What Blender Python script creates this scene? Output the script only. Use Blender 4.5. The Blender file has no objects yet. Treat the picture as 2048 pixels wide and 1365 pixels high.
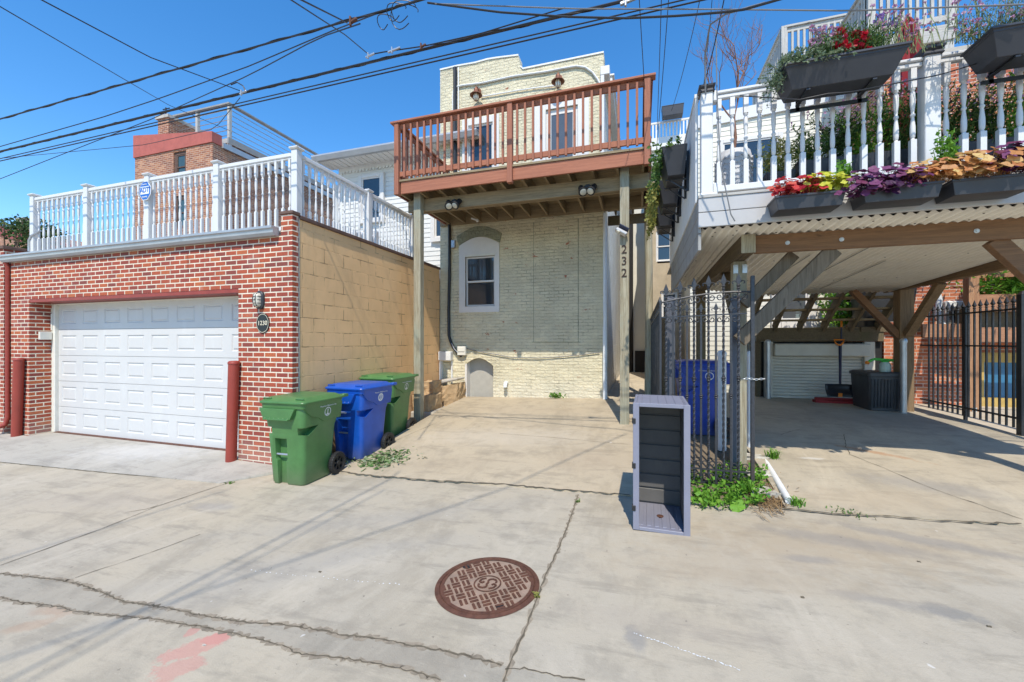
import bpy, bmesh, math, random
from mathutils import Vector, Matrix
R = math.radians
scene = bpy.context.scene
C = scene.collection
# ---------------------------------------------------------------- camera, sky, sun, exposure
FPX, CX, HY, YAW, CAMH = 815.0, 1024.0, 684.0, R(17.4), 1.70
cam_d = bpy.data.cameras.new('camera'); cam = bpy.data.objects.new('camera', cam_d); C.objects.link(cam)
cam.location = (0, 0, CAMH); cam.rotation_euler = (R(90), 0, YAW)
cam_d.sensor_width = 36.0; cam_d.lens = FPX/2048*36.0; cam_d.shift_y = 1.5/2048
cam_d.clip_start = 0.05; cam_d.clip_end = 3000
scene.camera = cam
TO_SUN = Vector((0.15, -0.70, 1.0)).normalized()
world = bpy.data.worlds.new('World'); scene.world = world; world.use_nodes = True
wn = world.node_tree.nodes; wl = world.node_tree.links
sky = wn.new('ShaderNodeTexSky'); sky.sky_type = 'NISHITA'; sky.sun_disc = False
sky.sun_elevation = math.asin(TO_SUN.z); sky.sun_rotation = math.atan2(TO_SUN.x, TO_SUN.y)
sky.altitude = 0; sky.air_density = 1.0; sky.dust_density = 0.05; sky.ozone_density = 3.0
hs = wn.new('ShaderNodeHueSaturation'); hs.inputs['Saturation'].default_value = 1.3; hs.inputs['Value'].default_value = 1.0
wl.new(sky.outputs[0], hs.inputs['Color']); wl.new(hs.outputs[0], wn['Background'].inputs[0])
wn['Background'].inputs[1].default_value = 0.15
sun_d = bpy.data.lights.new('sun', 'SUN'); sun_d.energy = 2.95; sun_d.angle = R(0.53); sun_d.color = (1.0, 0.925, 0.80)
sun = bpy.data.objects.new('sun', sun_d); C.objects.link(sun); sun.location = (0, 0, 30)
sun.rotation_euler = TO_SUN.to_track_quat('Z', 'Y').to_euler()
scene.view_settings.view_transform = 'Standard'; scene.view_settings.look = 'None'
scene.view_settings.exposure = 0.78; scene.view_settings.gamma = 1.0; scene.view_settings.use_curve_mapping = False
scene.cycles.max_bounces = 8; scene.cycles.diffuse_bounces = 5
# ---------------------------------------------------------------- pixel <-> place helpers (photo is 2048 x 1365)
CF = Vector((-math.sin(YAW), math.cos(YAW), 0)); CR = Vector((math.cos(YAW), math.sin(YAW), 0))
CAMP = Vector((0, 0, CAMH))
def ray(px, py): return CF + CR*((px-CX)/FPX) + Vector((0, 0, (HY-py)/FPX))
def atY(px, py, Y): d = ray(px, py); return CAMP + d*(Y/d.y)
def atX(px, py, X): d = ray(px, py); return CAMP + d*(X/d.x)
def atz(px, py, z): d = ray(px, py); return CAMP + d*((z-CAMH)/d.z)
def xY(px, Y): return atY(px, 600, Y).x
def zY(px, py, Y): return atY(px, py, Y).z
def yX(px, X): return atX(px, 600, X).y
def zX(px, py, X): return atX(px, py, X).z
# ---------------------------------------------------------------- mesh helpers
class MB:
    def __init__(s): s.v = []; s.f = []
    def add(s, vs, fs):
        o = len(s.v); s.v += [Vector(p) for p in vs]; s.f += [[i+o for i in f] for f in fs]; return s
    def box(s, a, b):
        x0, x1 = sorted((a[0], b[0])); y0, y1 = sorted((a[1], b[1])); z0, z1 = sorted((a[2], b[2]))
        return s.add([(x0,y0,z0),(x1,y0,z0),(x1,y1,z0),(x0,y1,z0),(x0,y0,z1),(x1,y0,z1),(x1,y1,z1),(x0,y1,z1)],
                     [[0,3,2,1],[4,5,6,7],[0,1,5,4],[1,2,6,5],[2,3,7,6],[3,0,4,7]])
    def boxm(s, size, M):
        o = MB(); o.box((-size[0]/2,-size[1]/2,-size[2]/2),(size[0]/2,size[1]/2,size[2]/2))
        return s.add([M@p for p in o.v], o.f)
    def bar(s, p0, p1, w, h, up=(0,0,1)):
        p0 = Vector(p0); p1 = Vector(p1); d = (p1-p0).normalized(); u = Vector(up)
        if abs(d.dot(u)) > .999: u = Vector((0,1,0))
        sx = d.cross(u).normalized()*(w/2); uy = sx.cross(d).normalized()*(h/2)
        vs = [p+q for p in (p0,p1) for q in (-sx-uy, sx-uy, sx+uy, -sx+uy)]
        return s.add(vs, [[0,1,2,3],[7,6,5,4],[0,4,5,1],[1,5,6,2],[2,6,7,3],[3,7,4,0]])
    def tube(s, pts, r, n=8, caps=True):
        pts = [Vector(p) for p in pts]; N = len(pts); rs = r if isinstance(r,(list,tuple)) else [r]*N
        t0 = (pts[1]-pts[0]).normalized(); ref = Vector((0,0,1)) if abs(t0.z) < .9 else Vector((1,0,0))
        nrm = t0.cross(ref).normalized(); vs = []; fs = []
        for i, p in enumerate(pts):
            t = (pts[min(i+1,N-1)]-pts[max(i-1,0)]).normalized()
            nrm = (nrm - t*nrm.dot(t)); nrm = nrm.normalized() if nrm.length > 1e-6 else t.orthogonal().normalized()
            b = t.cross(nrm)
            vs += [p + (nrm*math.cos(a)+b*math.sin(a))*rs[i] for a in [2*math.pi*k/n for k in range(n)]]
        for i in range(N-1):
            for k in range(n): fs.append([i*n+k, i*n+(k+1)%n, (i+1)*n+(k+1)%n, (i+1)*n+k])
        if caps: fs.append(list(range(n))[::-1]); fs.append([(N-1)*n+k for k in range(n)])
        return s.add(vs, fs)
    def lathe(s, prof, c=(0,0,0), n=12, M=None, ring=False):
        vs = []; fs = []; c = Vector(c); prof = list(prof)+[prof[0]] if ring else prof
        for r, z in prof:
            for k in range(n):
                a = 2*math.pi*k/n; p = Vector((r*math.cos(a), r*math.sin(a), z)); vs.append((M@p if M else p)+c)
        for i in range(len(prof)-1):
            for k in range(n): fs.append([i*n+k, i*n+(k+1)%n, (i+1)*n+(k+1)%n, (i+1)*n+k])
        if not ring: fs.append(list(range(n))[::-1]); fs.append([(len(prof)-1)*n+k for k in range(n)])
        return s.add(vs, fs)
    def prism(s, poly, axis, d0, d1):
        def P(a, b, d): return {'x':(d,a,b),'y':(a,d,b),'z':(a,b,d)}[axis]
        n = len(poly)
        return s.add([P(a,b,d0) for a,b in poly]+[P(a,b,d1) for a,b in poly],
                     [list(range(n))[::-1], [n+i for i in range(n)]]+[[i,(i+1)%n,n+(i+1)%n,n+i] for i in range(n)])
    def loft(s, rings, caps=True):
        n = len(rings[0]); vs = [p for r in rings for p in r]; fs = []
        for i in range(len(rings)-1):
            for k in range(n): fs.append([i*n+k, i*n+(k+1)%n, (i+1)*n+(k+1)%n, (i+1)*n+k])
        if caps: fs.append(list(range(n))[::-1]); fs.append([(len(rings)-1)*n+k for k in range(n)])
        return s.add(vs, fs)
    def quad(s, *p): return s.add(p, [list(range(len(p)))])
    def merge(s, o, M=None): return s.add([M@p for p in o.v] if M else o.v, o.f)
    def wall(s, x0, x1, z0, z1, holes, Y, depth, axis='y'):
        """front sheet of a wall with rectangular openings and their reveals"""
        xs = sorted({x0,x1,*[h[0] for h in holes],*[h[1] for h in holes]}); zs = sorted({z0,z1,*[h[2] for h in holes],*[h[3] for h in holes]})
        def P(x,z,d): return (x,d,z) if axis=='y' else (d,x,z)
        for i in range(len(xs)-1):
            for k in range(len(zs)-1):
                cx=(xs[i]+xs[i+1])/2; cz=(zs[k]+zs[k+1])/2
                if any(h[0]<cx<h[1] and h[2]<cz<h[3] for h in holes): continue
                s.quad(P(xs[i],zs[k],Y),P(xs[i+1],zs[k],Y),P(xs[i+1],zs[k+1],Y),P(xs[i],zs[k+1],Y))
        for a,b,c,d in holes:
            D=Y+depth
            s.quad(P(a,c,Y),P(a,d,Y),P(a,d,D),P(a,c,D)); s.quad(P(b,c,Y),P(b,c,D),P(b,d,D),P(b,d,Y))
            s.quad(P(a,d,Y),P(b,d,Y),P(b,d,D),P(a,d,D)); s.quad(P(a,c,Y),P(a,c,D),P(b,c,D),P(b,c,Y))
            s.quad(P(a,c,D),P(b,c,D),P(b,d,D),P(a,d,D))
        return s
def rrect(w0, w1, d0, d1, r, z, n=3):
    pts = []
    for cx, cy, a0 in ((w1-r,d1-r,0),(w0+r,d1-r,90),(w0+r,d0+r,180),(w1-r,d0+r,270)):
        for k in range(n+1):
            a = R(a0+90*k/n); pts.append(Vector((cx+r*math.cos(a), cy+r*math.sin(a), z)))
    return pts
WL = {}
def wloc(o): return WL.get(o.name, Vector((0,0,0)))
def tag(o, label=None, cat=None, group=None, kind=None):
    if label: o['label'] = label
    if cat: o['category'] = cat
    if group: o['group'] = group
    if kind: o['kind'] = kind
    return o
def thing(name, label, cat, loc=(0,0,0), rz=0.0, group=None):
    o = bpy.data.objects.new(name, None); C.objects.link(o); o.empty_display_size = .1
    o.location = loc; o.rotation_euler = (0,0,rz); WL[o.name] = Vector(loc)
    return tag(o, label, cat, group)
def build(name, mb, mat, parent=None, smooth=False, bevel=0.0, local=False, origin=None, norm=True, seg=1, label=None):
    me = bpy.data.meshes.new(name)
    off = Vector((0,0,0)) if local else (wloc(parent) if parent else Vector(origin or (0,0,0)))
    me.from_pydata([tuple(p-off) for p in mb.v], [], mb.f)
    if norm:
        bm = bmesh.new(); bm.from_mesh(me); bmesh.ops.recalc_face_normals(bm, faces=bm.faces); bm.to_mesh(me); bm.free()
    if smooth: me.polygons.foreach_set('use_smooth', [True]*len(me.polygons))
    me.materials.append(mat)
    o = bpy.data.objects.new(name, me); C.objects.link(o)
    if parent: o.parent = parent; WL[o.name] = wloc(parent)
    elif origin: o.location = origin; WL[o.name] = Vector(origin)
    if bevel:
        b = o.modifiers.new('bevel','BEVEL'); b.width = bevel; b.segments = seg; b.limit_method = 'ANGLE'; b.angle_limit = R(40)
    if smooth and hasattr(me, 'set_sharp_from_angle'): me.set_sharp_from_angle(angle=R(45))
    if label: o['label'] = label
    return o
def inst(src, parent, loc, rz=0.0):
    """another part that shares the mesh of src, loc in the parent's own space"""
    o = src.copy(); C.objects.link(o); o.parent = parent; o.location = loc; o.rotation_euler = (0,0,rz); return o
def dup(o, loc=None, rz=None, label=None, parent=None):
    c = o.copy(); C.objects.link(c)
    if parent: c.parent = parent
    if loc is not None: c.location = loc; WL[c.name] = Vector(loc)
    if rz is not None: c.rotation_euler = (0,0,rz)
    if label: c['label'] = label
    for ch in list(o.children): dup(ch, parent=c)
    return c
def solo(name, mb, mat, label, cat, origin, group=None, **k):
    return tag(build(name, mb, mat, None, origin=origin, **k), label, cat, group)
def struct(name, mb, mat, **k): return tag(build(name, mb, mat, **k), kind='structure')
def text_mesh(txt, size, depth=.002, font=None, align='CENTER', spacing=1.0):
    cu = bpy.data.curves.new('letters','FONT'); cu.body = txt; cu.size = size; cu.extrude = depth
    cu.align_x = align; cu.align_y = 'CENTER'; cu.space_character = spacing
    o = bpy.data.objects.new('letters', cu); C.objects.link(o)
    dg = bpy.context.evaluated_depsgraph_get(); dg.update()
    me = bpy.data.meshes.new_from_object(o.evaluated_get(dg))
    mb = MB(); mb.add([v.co.copy() for v in me.vertices], [list(p.vertices) for p in me.polygons])
    bpy.data.objects.remove(o); bpy.data.curves.remove(cu); bpy.data.meshes.remove(me)
    return mb
FRONT = Matrix(((1,0,0),(0,0,-1),(0,1,0)))      # text lying in xy -> facing -Y
SIDE = Matrix(((0,0,1),(1,0,0),(0,1,0)))        # text -> facing +X, reading along +Y
def T(M3, loc): return Matrix.Translation(Vector(loc)) @ M3.to_4x4()
rnd = random.Random(7)
# ---------------------------------------------------------------- materials
class NT:
    def __init__(s, name):
        s.mat = bpy.data.materials.new(name); s.mat.use_nodes = True; s.t = s.mat.node_tree
        s.b = s.t.nodes['Principled BSDF']
    def node(s, typ, **kw):
        n = s.t.nodes.new(typ)
        for k, v in kw.items(): setattr(n, k, v)
        return n
    def put(s, sock, v):
        if isinstance(v, bpy.types.NodeSocket): s.t.links.new(v, sock)
        elif isinstance(v, (tuple, list)) and len(v) == 3 and sock.type == 'RGBA': sock.default_value = (*v, 1)
        else: sock.default_value = v
    def m(s, op, a, b=None, c=None):
        n = s.node('ShaderNodeMath', operation=op)
        for i, v in enumerate((a, b, c)):
            if v is not None: s.put(n.inputs[i], v)
        return n.outputs[0]
    def pos(s):
        return s.node('ShaderNodeNewGeometry').outputs['Position']
    def obj(s): return s.node('ShaderNodeTexCoord').outputs['Object']
    def sep(s, v): n = s.node('ShaderNodeSeparateXYZ'); s.put(n.inputs[0], v); return n.outputs
    def comb(s, x, y, z):
        n = s.node('ShaderNodeCombineXYZ')
        for i, v in enumerate((x,y,z)): s.put(n.inputs[i], v)
        return n.outputs[0]
    def scale(s, v, k):
        n = s.node('ShaderNodeVectorMath', operation='MULTIPLY'); s.put(n.inputs[0], v); n.inputs[1].default_value = k; return n.outputs[0]
    def noise(s, v, scale, detail=4, rough=.6, out=0, dist=0.0):
        n = s.node('ShaderNodeTexNoise'); s.put(n.inputs['Vector'], v); n.inputs['Scale'].default_value = scale
        n.inputs['Detail'].default_value = detail; n.inputs['Roughness'].default_value = rough; n.inputs['Distortion'].default_value = dist
        return n.outputs[out]
    def white(s, v): n = s.node('ShaderNodeTexWhiteNoise', noise_dimensions='3D'); s.put(n.inputs[0], v); return n.outputs
    def ramp(s, f, stops, interp='LINEAR'):
        n = s.node('ShaderNodeValToRGB'); s.put(n.inputs[0], f); cr = n.color_ramp; cr.interpolation = interp
        while len(cr.elements) < len(stops): cr.elements.new(.5)
        for e, (p, c) in zip(cr.elements, stops):
            e.position = p; e.color = (*c, 1) if len(c) == 3 else c
        return n.outputs[0]
    def sm(s, f, a, b):
        n = s.node('ShaderNodeMapRange', interpolation_type='SMOOTHSTEP'); s.put(n.inputs[0], f)
        n.inputs[1].default_value = a; n.inputs[2].default_value = b; return n.outputs[0]
    def mix(s, f, a, b, mode='MIX'):
        n = s.node('ShaderNodeMix', data_type='RGBA', blend_type=mode)
        s.put(n.inputs[0], f); s.put(n.inputs[6], a); s.put(n.inputs[7], b); return n.outputs[2]
    def uv(s):
        """wall plane coordinates from place and facing: u runs along the wall, v up it"""
        g = s.node('ShaderNodeNewGeometry'); p = s.sep(g.outputs['Position']); n = s.sep(g.outputs['True Normal'])
        ax = s.m('GREATER_THAN', s.m('ABSOLUTE', n[0]), .6); az = s.m('GREATER_THAN', s.m('ABSOLUTE', n[2]), .7)
        u = s.m('ADD', s.m('MULTIPLY', p[1], ax), s.m('MULTIPLY', p[0], s.m('SUBTRACT', 1.0, ax)))
        v = s.m('ADD', s.m('MULTIPLY', p[1], az), s.m('MULTIPLY', p[2], s.m('SUBTRACT', 1.0, az)))
        return u, v
    def bricks(s, u, v, w, h, joint, wob=0.0):
        """returns per-brick random number, second random, joint mask (1 in the joint)"""
        if wob:
            nz = s.noise(s.comb(u, v, 0.0), 9, 2)
            v = s.m('ADD', v, s.m('MULTIPLY', s.m('SUBTRACT', nz, .5), wob)); u = s.m('ADD', u, s.m('MULTIPLY', s.m('SUBTRACT', s.noise(s.comb(u, v, 3.0), 7, 2), .5), wob))
        r = s.m('FLOOR', s.m('DIVIDE', v, h)); fv = s.m('SUBTRACT', s.m('DIVIDE', v, h), r)
        uu = s.m('ADD', s.m('DIVIDE', u, w), s.m('MULTIPLY', s.m('MODULO', s.m('ADD', r, 1000.0), 2.0), .5))
        c = s.m('FLOOR', uu); fu = s.m('SUBTRACT', uu, c)
        du = s.m('MULTIPLY', s.m('MINIMUM', fu, s.m('SUBTRACT', 1.0, fu)), w); dv = s.m('MULTIPLY', s.m('MINIMUM', fv, s.m('SUBTRACT', 1.0, fv)), h)
        d = s.m('MINIMUM', du, dv)
        msk = s.m('SUBTRACT', 1.0, s.sm(d, joint*.38, joint*.62))
        wn_ = s.white(s.comb(c, r, .5)); return wn_[0], s.sep(wn_[1])[1], msk
    def bump(s, h, strength=.4, dist=.01):
        n = s.node('ShaderNodeBump'); s.put(n.inputs['Height'], h); n.inputs['Strength'].default_value = strength; n.inputs['Distance'].default_value = dist
        s.t.links.new(n.outputs[0], s.b.inputs['Normal']); return n
    def out(s, col=None, rough=.7, metal=0.0, spec=None):
        if col is not None: s.put(s.b.inputs['Base Color'], col)
        s.put(s.b.inputs['Roughness'], rough); s.put(s.b.inputs['Metallic'], metal)
        if spec is not None: s.b.inputs['Specular IOR Level'].default_value = spec
        return s.mat
def mul(c, k): return tuple(min(1, x*k) for x in c)
def brick_mat(name, stops, mortar, joint=.0135, w=.2032, h=.0677, haze=.25, bump=.5, wob=0.0):
    t = NT(name); u, v = t.uv(); r1, r2, mk = t.bricks(u, v, w, h, joint, wob)
    p = t.pos(); col = t.ramp(r1, stops)
    nz = t.noise(p, 45, 4); col = t.mix(t.sm(nz, .35, .8), col, t.mix(.5, col, (.08,.03,.03)))
    # lime bloom in patches
    bl = t.m('MULTIPLY', t.sm(t.noise(p, 1.6, 5, .65), .52, .8), haze); col = t.mix(t.m('MULTIPLY', bl, t.m('ADD', .3, r2)), col, (.62,.50,.46))
    mc = t.mix(t.sm(t.noise(p, 6, 4), .35, .75), mortar, mul(mortar, .72)); col = t.mix(mk, col, mc)
    low = t.sm(t.m('ADD', t.sep(p)[2], t.m('MULTIPLY', t.noise(p, 4, 5, .7), .7)), .85, .25); col = t.mix(t.m('MULTIPLY', low, .34), col, (.46,.38,.32)); dk = t.sm(t.noise(t.scale(p,(1.2,1.2,.35)), 1.5, 6, .7), .52, .78); col = t.mix(t.m('MULTIPLY', dk, .25), col, (.16,.07,.05))
    t.bump(t.m('ADD', t.m('MULTIPLY', mk, -1.0), t.m('MULTIPLY', nz, .5)), bump, .006)
    return t.out(col, .85)
def paint_brick(name, base, dark, bare=.0, w=.2032, h=.0677, joint=.012, bumpd=.008, crack=.55):
    t = NT(name); u, v = t.uv(); r1, r2, mk = t.bricks(u, v, w, h, joint, .026); p = t.pos()
    big = t.noise(p, .9, 5, .6); col = t.mix(t.sm(big, .3, .75), base, mul(base, .80)); col = t.mix(t.m('MULTIPLY', t.sm(t.noise(t.scale(p,(1,1,1.7)), 2.4, 6, .7), .48, .62), .45), col, tuple(min(.84,q*1.17) for q in base)); col = t.mix(t.m('MULTIPLY', t.sm(t.sep(p)[2], 1.1, .45), .35), col, (.80,.77,.68))  # paler towards the ground: the sunlit base band is put into the colour
    fine = t.noise(p, 30, 5, .7)
    n2 = t.noise(p, 3.1, 6, .72); cm = t.m('MULTIPLY', mk, t.m('ADD', .07, t.m('MULTIPLY', t.sm(n2, .50, .64), .93))); col = t.mix(t.m('MULTIPLY', cm, crack), col, dark)
    st = t.noise(t.scale(p, (3.0, 3.0, .35)), 2.2, 5, .7); col = t.mix(t.m('MULTIPLY', t.sm(st, .55, .85), .28), col, mul(dark, 1.6))
    spk = t.sm(t.noise(p, 60, 3, .6), .74, .8); col = t.mix(t.m('MULTIPLY', spk, .6), col, dark)
    if bare:
        bm = t.sm(t.m('ADD', t.noise(t.scale(p, (1, 1, 2.2)), 2.6, 5, .75), t.m('MULTIPLY', r1, .06)), .80-bare, .815-bare)
        col = t.mix(bm, col, t.ramp(r2, [(0,(.36,.12,.06)),(1,(.50,.24,.14))]))
    lump_ = t.noise(t.scale(p, (1,1,1.6)), 11, 4, .65); hgt = t.m('ADD', t.m('MULTIPLY', mk, -.30), t.m('ADD', t.m('ADD', t.m('MULTIPLY', fine, .7), t.m('MULTIPLY', lump_, 1.5)), t.m('MULTIPLY', r1, .35)))
    t.bump(hgt, 1.0, bumpd*2.6); return t.out(col, .75)
def wood(name, c1, c2, axis='x', knots=.4, stain=None, rough=.8, streak=1.0, scale=1.0, dark=(.03,.022,.015)):
    t = NT(name); p = t.obj(); k = {'x':(.5,9,9),'y':(9,.5,9),'z':(9,9,.5)}[axis]
    g = t.noise(t.scale(p, tuple(q*scale for q in k)), 3.0, 6, .65, dist=1.2); f = t.noise(t.scale(p, tuple(q*6*scale for q in k)), 3.0, 3, .6)
    col = t.mix(t.sm(g, .3, .72), c1, c2); col = t.mix(t.m('MULTIPLY', t.sm(f, .5, .78), .45*streak), col, dark)
    kn = t.sm(t.noise(t.scale(p, tuple(1.2 if q < 1 else 3.2 for q in k)), 2.4, 2), .70, .76); col = t.mix(t.m('MULTIPLY', kn, knots), col, dark)
    if stain: col = t.mix(t.m('MULTIPLY', t.sm(t.noise(p, 1.7, 5, .7), .46, .75), .7), col, stain)
    t.bump(t.m('ADD', g, t.m('MULTIPLY', f, .7)), .35, .006); return t.out(col, rough)
def plain(name, c, rough=.5, metal=0.0, var=.12, scale=8.0, bump=.0, dirt=None, spec=None, scuff=0.0):
    t = NT(name); p = t.obj(); n = t.noise(p, scale, 5, .65); col = t.mix(t.sm(n, .3, .75), c, mul(c, 1-var))
    if dirt: col = t.mix(t.m('MULTIPLY', t.sm(t.noise(t.scale(p,(1,1,.4)), 3.3, 6, .72), .52, .8), .55), col, dirt)
    if scuff:
        sc_ = t.sm(t.noise(t.scale(p,(1,1,7)), 16, 6, .75, dist=.8), .60, .72); col = t.mix(t.m('MULTIPLY', sc_, scuff), col, tuple(min(.8,q*1.3+.10) for q in c)); gr = t.m('MULTIPLY', t.sm(t.m('ADD', t.sep(p)[2], t.m('MULTIPLY', n, .5)), .55, .15), .35); col = t.mix(gr, col, (.20,.18,.14))
    if bump: t.bump(t.noise(p, 90, 4), bump, .003)
    return t.out(col, t.m('ADD', rough-.06, t.m('MULTIPLY', n, .12)), metal, spec)
def leafmat(name, cols, rough=.55, trans=.25):
    t = NT(name); g = t.node('ShaderNodeNewGeometry'); r = g.outputs['Random Per Island']
    col = t.ramp(r, [(i/(max(1,len(cols)-1)), c) for i, c in enumerate(cols)])
    col = t.mix(t.m('MULTIPLY', t.noise(t.obj(), 60, 2), .35), col, mul(cols[0], .55))
    t.out(col, rough); t.b.inputs['Specular IOR Level'].default_value = .3
    tr = t.node('ShaderNodeBsdfTranslucent'); t.put(tr.inputs[0], col); mx = t.node('ShaderNodeMixShader'); mx.inputs[0].default_value = trans
    o = t.t.nodes['Material Output']; t.t.links.new(t.b.outputs[0], mx.inputs[1]); t.t.links.new(tr.outputs[0], mx.inputs[2]); t.t.links.new(mx.outputs[0], o.inputs[0])
    return t.mat
def block_mat(name, base):
    t = NT(name); u, v = t.uv(); r1, r2, mk = t.bricks(u, v, .4064, .2032, .014, .016); p = t.pos()
    col = t.mix(t.sm(t.noise(p, 1.3, 5, .6), .3, .75), base, mul(base, .86)); col = t.mix(t.m('MULTIPLY', r1, .18), col, mul(base, .75))
    col = t.mix(t.m('MULTIPLY', t.sm(t.noise(t.scale(p,(2,2,.5)), 2.3, 6, .7), .5, .75), .35), col, mul(base, .6)); v2 = t.noise(p, 2.7, 5, .7); col = t.mix(t.m('MULTIPLY', mk, t.sm(v2, .46, .62)), col, mul(base, .42))
    low = t.sm(t.m('ADD', t.sep(p)[2], t.m('MULTIPLY', v2, .8)), 1.5, .4); col = t.mix(t.m('MULTIPLY', low, .40), col, (.33,.25,.18))
    t.bump(t.m('ADD', t.m('MULTIPLY', mk, t.m('SUBTRACT', t.noise(p, 5, 3), .62)), t.m('MULTIPLY', t.noise(p, 70, 4, .7), .16)), .9, .03)
    return t.out(col, .85)
def concrete(name, base, warm, spots=(), fine=.5, cracks=None):
    t = NT(name); p = t.pos(); xyz = t.sep(p); p2 = t.comb(xyz[0], xyz[1], 0.0)
    n1 = t.noise(p2, .55, 6, .62); n2 = t.noise(p2, 3.3, 6, .68); n3 = t.noise(p2, 120, 3, .6); n4 = t.noise(t.scale(p2, (.5, 2.2, 1)), 2.6, 5, .7)
    n5 = t.noise(t.scale(p2, (.9, .35, 1)), 1.4, 6, .7, dist=.6); n6 = t.noise(p2, 34, 4, .7)
    col = t.mix(t.sm(n1, .36, .64), base, warm); col = t.mix(t.m('MULTIPLY', t.sm(n2, .46, .66), .48), col, mul(base, .66))
    col = t.mix(t.m('MULTIPLY', t.sm(n4, .52, .66), .48), col, mul(base, .60)); col = t.mix(t.m('MULTIPLY', t.sm(n5, .50, .64), .46), col, mul(warm, .68)); col = t.mix(t.m('MULTIPLY', t.sm(n5, .46, .32), .5), col, mul(base, 1.28))
    col = t.mix(t.m('MULTIPLY', t.sm(n6, .52, .75), .34*fine), col, mul(base, .55)); col = t.mix(t.m('MULTIPLY', t.sm(n6, .42, .22), .30*fine), col, mul(base, 1.35))
    col = t.mix(t.m('MULTIPLY', t.sm(n3, .55, .8), .40*fine), col, mul(base, .42)); col = t.mix(t.m('MULTIPLY', t.sm(n3, .42, .22), .38*fine), col, mul(base, 1.4))
    n7 = t.noise(t.scale(p2, (1, 3.0, 1)), 11, 6, .78); col = t.mix(t.m('MULTIPLY', t.sm(n7, .55, .70), .38), col, mul(base, .56)); col = t.mix(t.m('MULTIPLY', t.sm(n7, .44, .30), .30), col, mul(base, 1.3))
    speck = t.noise(p2, 9.5, 2, .5); col = t.mix(t.m('MULTIPLY', t.sm(speck, .745, .77), .5), col, mul(base, .5)); col = t.mix(t.m('MULTIPLY', t.sm(speck, .235, .215), .5), col, (.72,.70,.66))
    wisp = t.noise(p2, 7.0, 6, .72)
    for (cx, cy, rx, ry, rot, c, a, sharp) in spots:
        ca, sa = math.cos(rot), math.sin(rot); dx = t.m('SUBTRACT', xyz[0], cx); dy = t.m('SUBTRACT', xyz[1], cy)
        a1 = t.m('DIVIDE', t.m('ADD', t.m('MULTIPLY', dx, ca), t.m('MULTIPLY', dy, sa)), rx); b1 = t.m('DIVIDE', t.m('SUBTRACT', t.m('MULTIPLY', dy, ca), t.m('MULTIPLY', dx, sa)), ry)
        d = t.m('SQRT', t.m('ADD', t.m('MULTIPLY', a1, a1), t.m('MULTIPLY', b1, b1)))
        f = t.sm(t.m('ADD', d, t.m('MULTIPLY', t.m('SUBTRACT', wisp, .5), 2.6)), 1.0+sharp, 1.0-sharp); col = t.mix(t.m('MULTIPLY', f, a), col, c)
    pit = t.sm(t.noise(p2, 26, 2, .5), .735, .76); col = t.mix(t.m('MULTIPLY', pit, .55), col, mul(base, .35))
    t.bump(t.m('ADD', t.m('MULTIPLY', n3, .6), t.m('ADD', n2, t.m('MULTIPLY', n6, .6))), .4, .006); return t.out(col, .88)
def glass(name, c=(.015,.022,.03)):
    t = NT(name); col = t.mix(t.noise(t.obj(), 1.5, 2), c, mul(c, 2.0)); t.out(col, .03); t.b.inputs['Specular IOR Level'].default_value = .85; return t.mat
M = {}
M['brick'] = brick_mat('garage_brick', [(0,(.22,.050,.036)),(.15,(.30,.052,.030)),(.5,(.37,.066,.030)),(.85,(.42,.085,.032)),(1,(.48,.125,.04))], (.74,.665,.52), joint=.0148, haze=.28)
M['brick_old'] = brick_mat('old_brick', [(0,(.24,.09,.05)),(.4,(.36,.13,.065)),(.8,(.46,.19,.09)),(1,(.54,.26,.14))], (.58,.47,.36), joint=.012, haze=.2, wob=.006)
M['brick_lit'] = brick_mat('orange_brick', [(0,(.30,.07,.03)),(.5,(.50,.14,.06)),(1,(.64,.24,.11))], (.60,.50,.42), joint=.012, haze=.25, wob=.008)
M['cream'] = paint_brick('cream_painted_brick', (.70,.63,.44), (.15,.135,.085), bare=.115, crack=.55)
M['cream_side'] = paint_brick('white_painted_brick', (.78,.77,.70), (.2,.2,.17))
M['arch'] = paint_brick('olive_painted_brick', (.30,.30,.20), (.12,.12,.08), w=.09, h=.12)
M['block'] = block_mat('tan_painted_block', (.84,.53,.26))
M['stucco'] = plain('tan_stucco', (.50,.40,.27), .9, var=.25, scale=2.5, bump=.6, dirt=(.24,.18,.12))
M['rubble'] = plain('tan_rubble', (.52,.36,.20), .9, var=.35, scale=6, bump=.8, dirt=(.22,.14,.08))
M['white'] = plain('white_vinyl', (.67,.665,.65), .42, var=.05, dirt=(.62,.61,.57))
M['white_old'] = plain('weathered_white_paint', (.74,.74,.72), .6, var=.12, dirt=(.42,.41,.38))
M['trim'] = plain('window_trim_white', (.68,.655,.62), .5, var=.05)
M['siding'] = plain('cream_siding', (.70,.67,.57), .55, var=.06, scale=3)
M['siding_w'] = plain('white_siding', (.68,.67,.63), .55, var=.06, scale=3)
M['door'] = plain('garage_door_white', (.585,.575,.555), .45, var=.04, scale=2, dirt=(.70,.70,.69))
M['jamb'] = plain('jamb_cream', (.72,.70,.62), .6, var=.1)
M['redpaint'] = plain('red_paint', (.30,.045,.028), .5, var=.2, scale=5, dirt=(.17,.035,.025))
M['redroof'] = plain('red_parapet_paint', (.46,.12,.09), .75, var=.2, scale=4, dirt=(.30,.10,.08))
M['gutter'] = plain('grey_gutter', (.44,.45,.46), .38, .35, var=.15, scale=4)
M['galv'] = plain('galvanised_steel', (.52,.54,.56), .4, .7, var=.2)
M['coping'] = plain('brown_coping', (.145,.085,.065), .85, var=.3, bump=.4)
M['concrete_cap'] = plain('dirty_concrete', (.50,.46,.40), .9, var=.25, bump=.5, scale=5)
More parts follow.
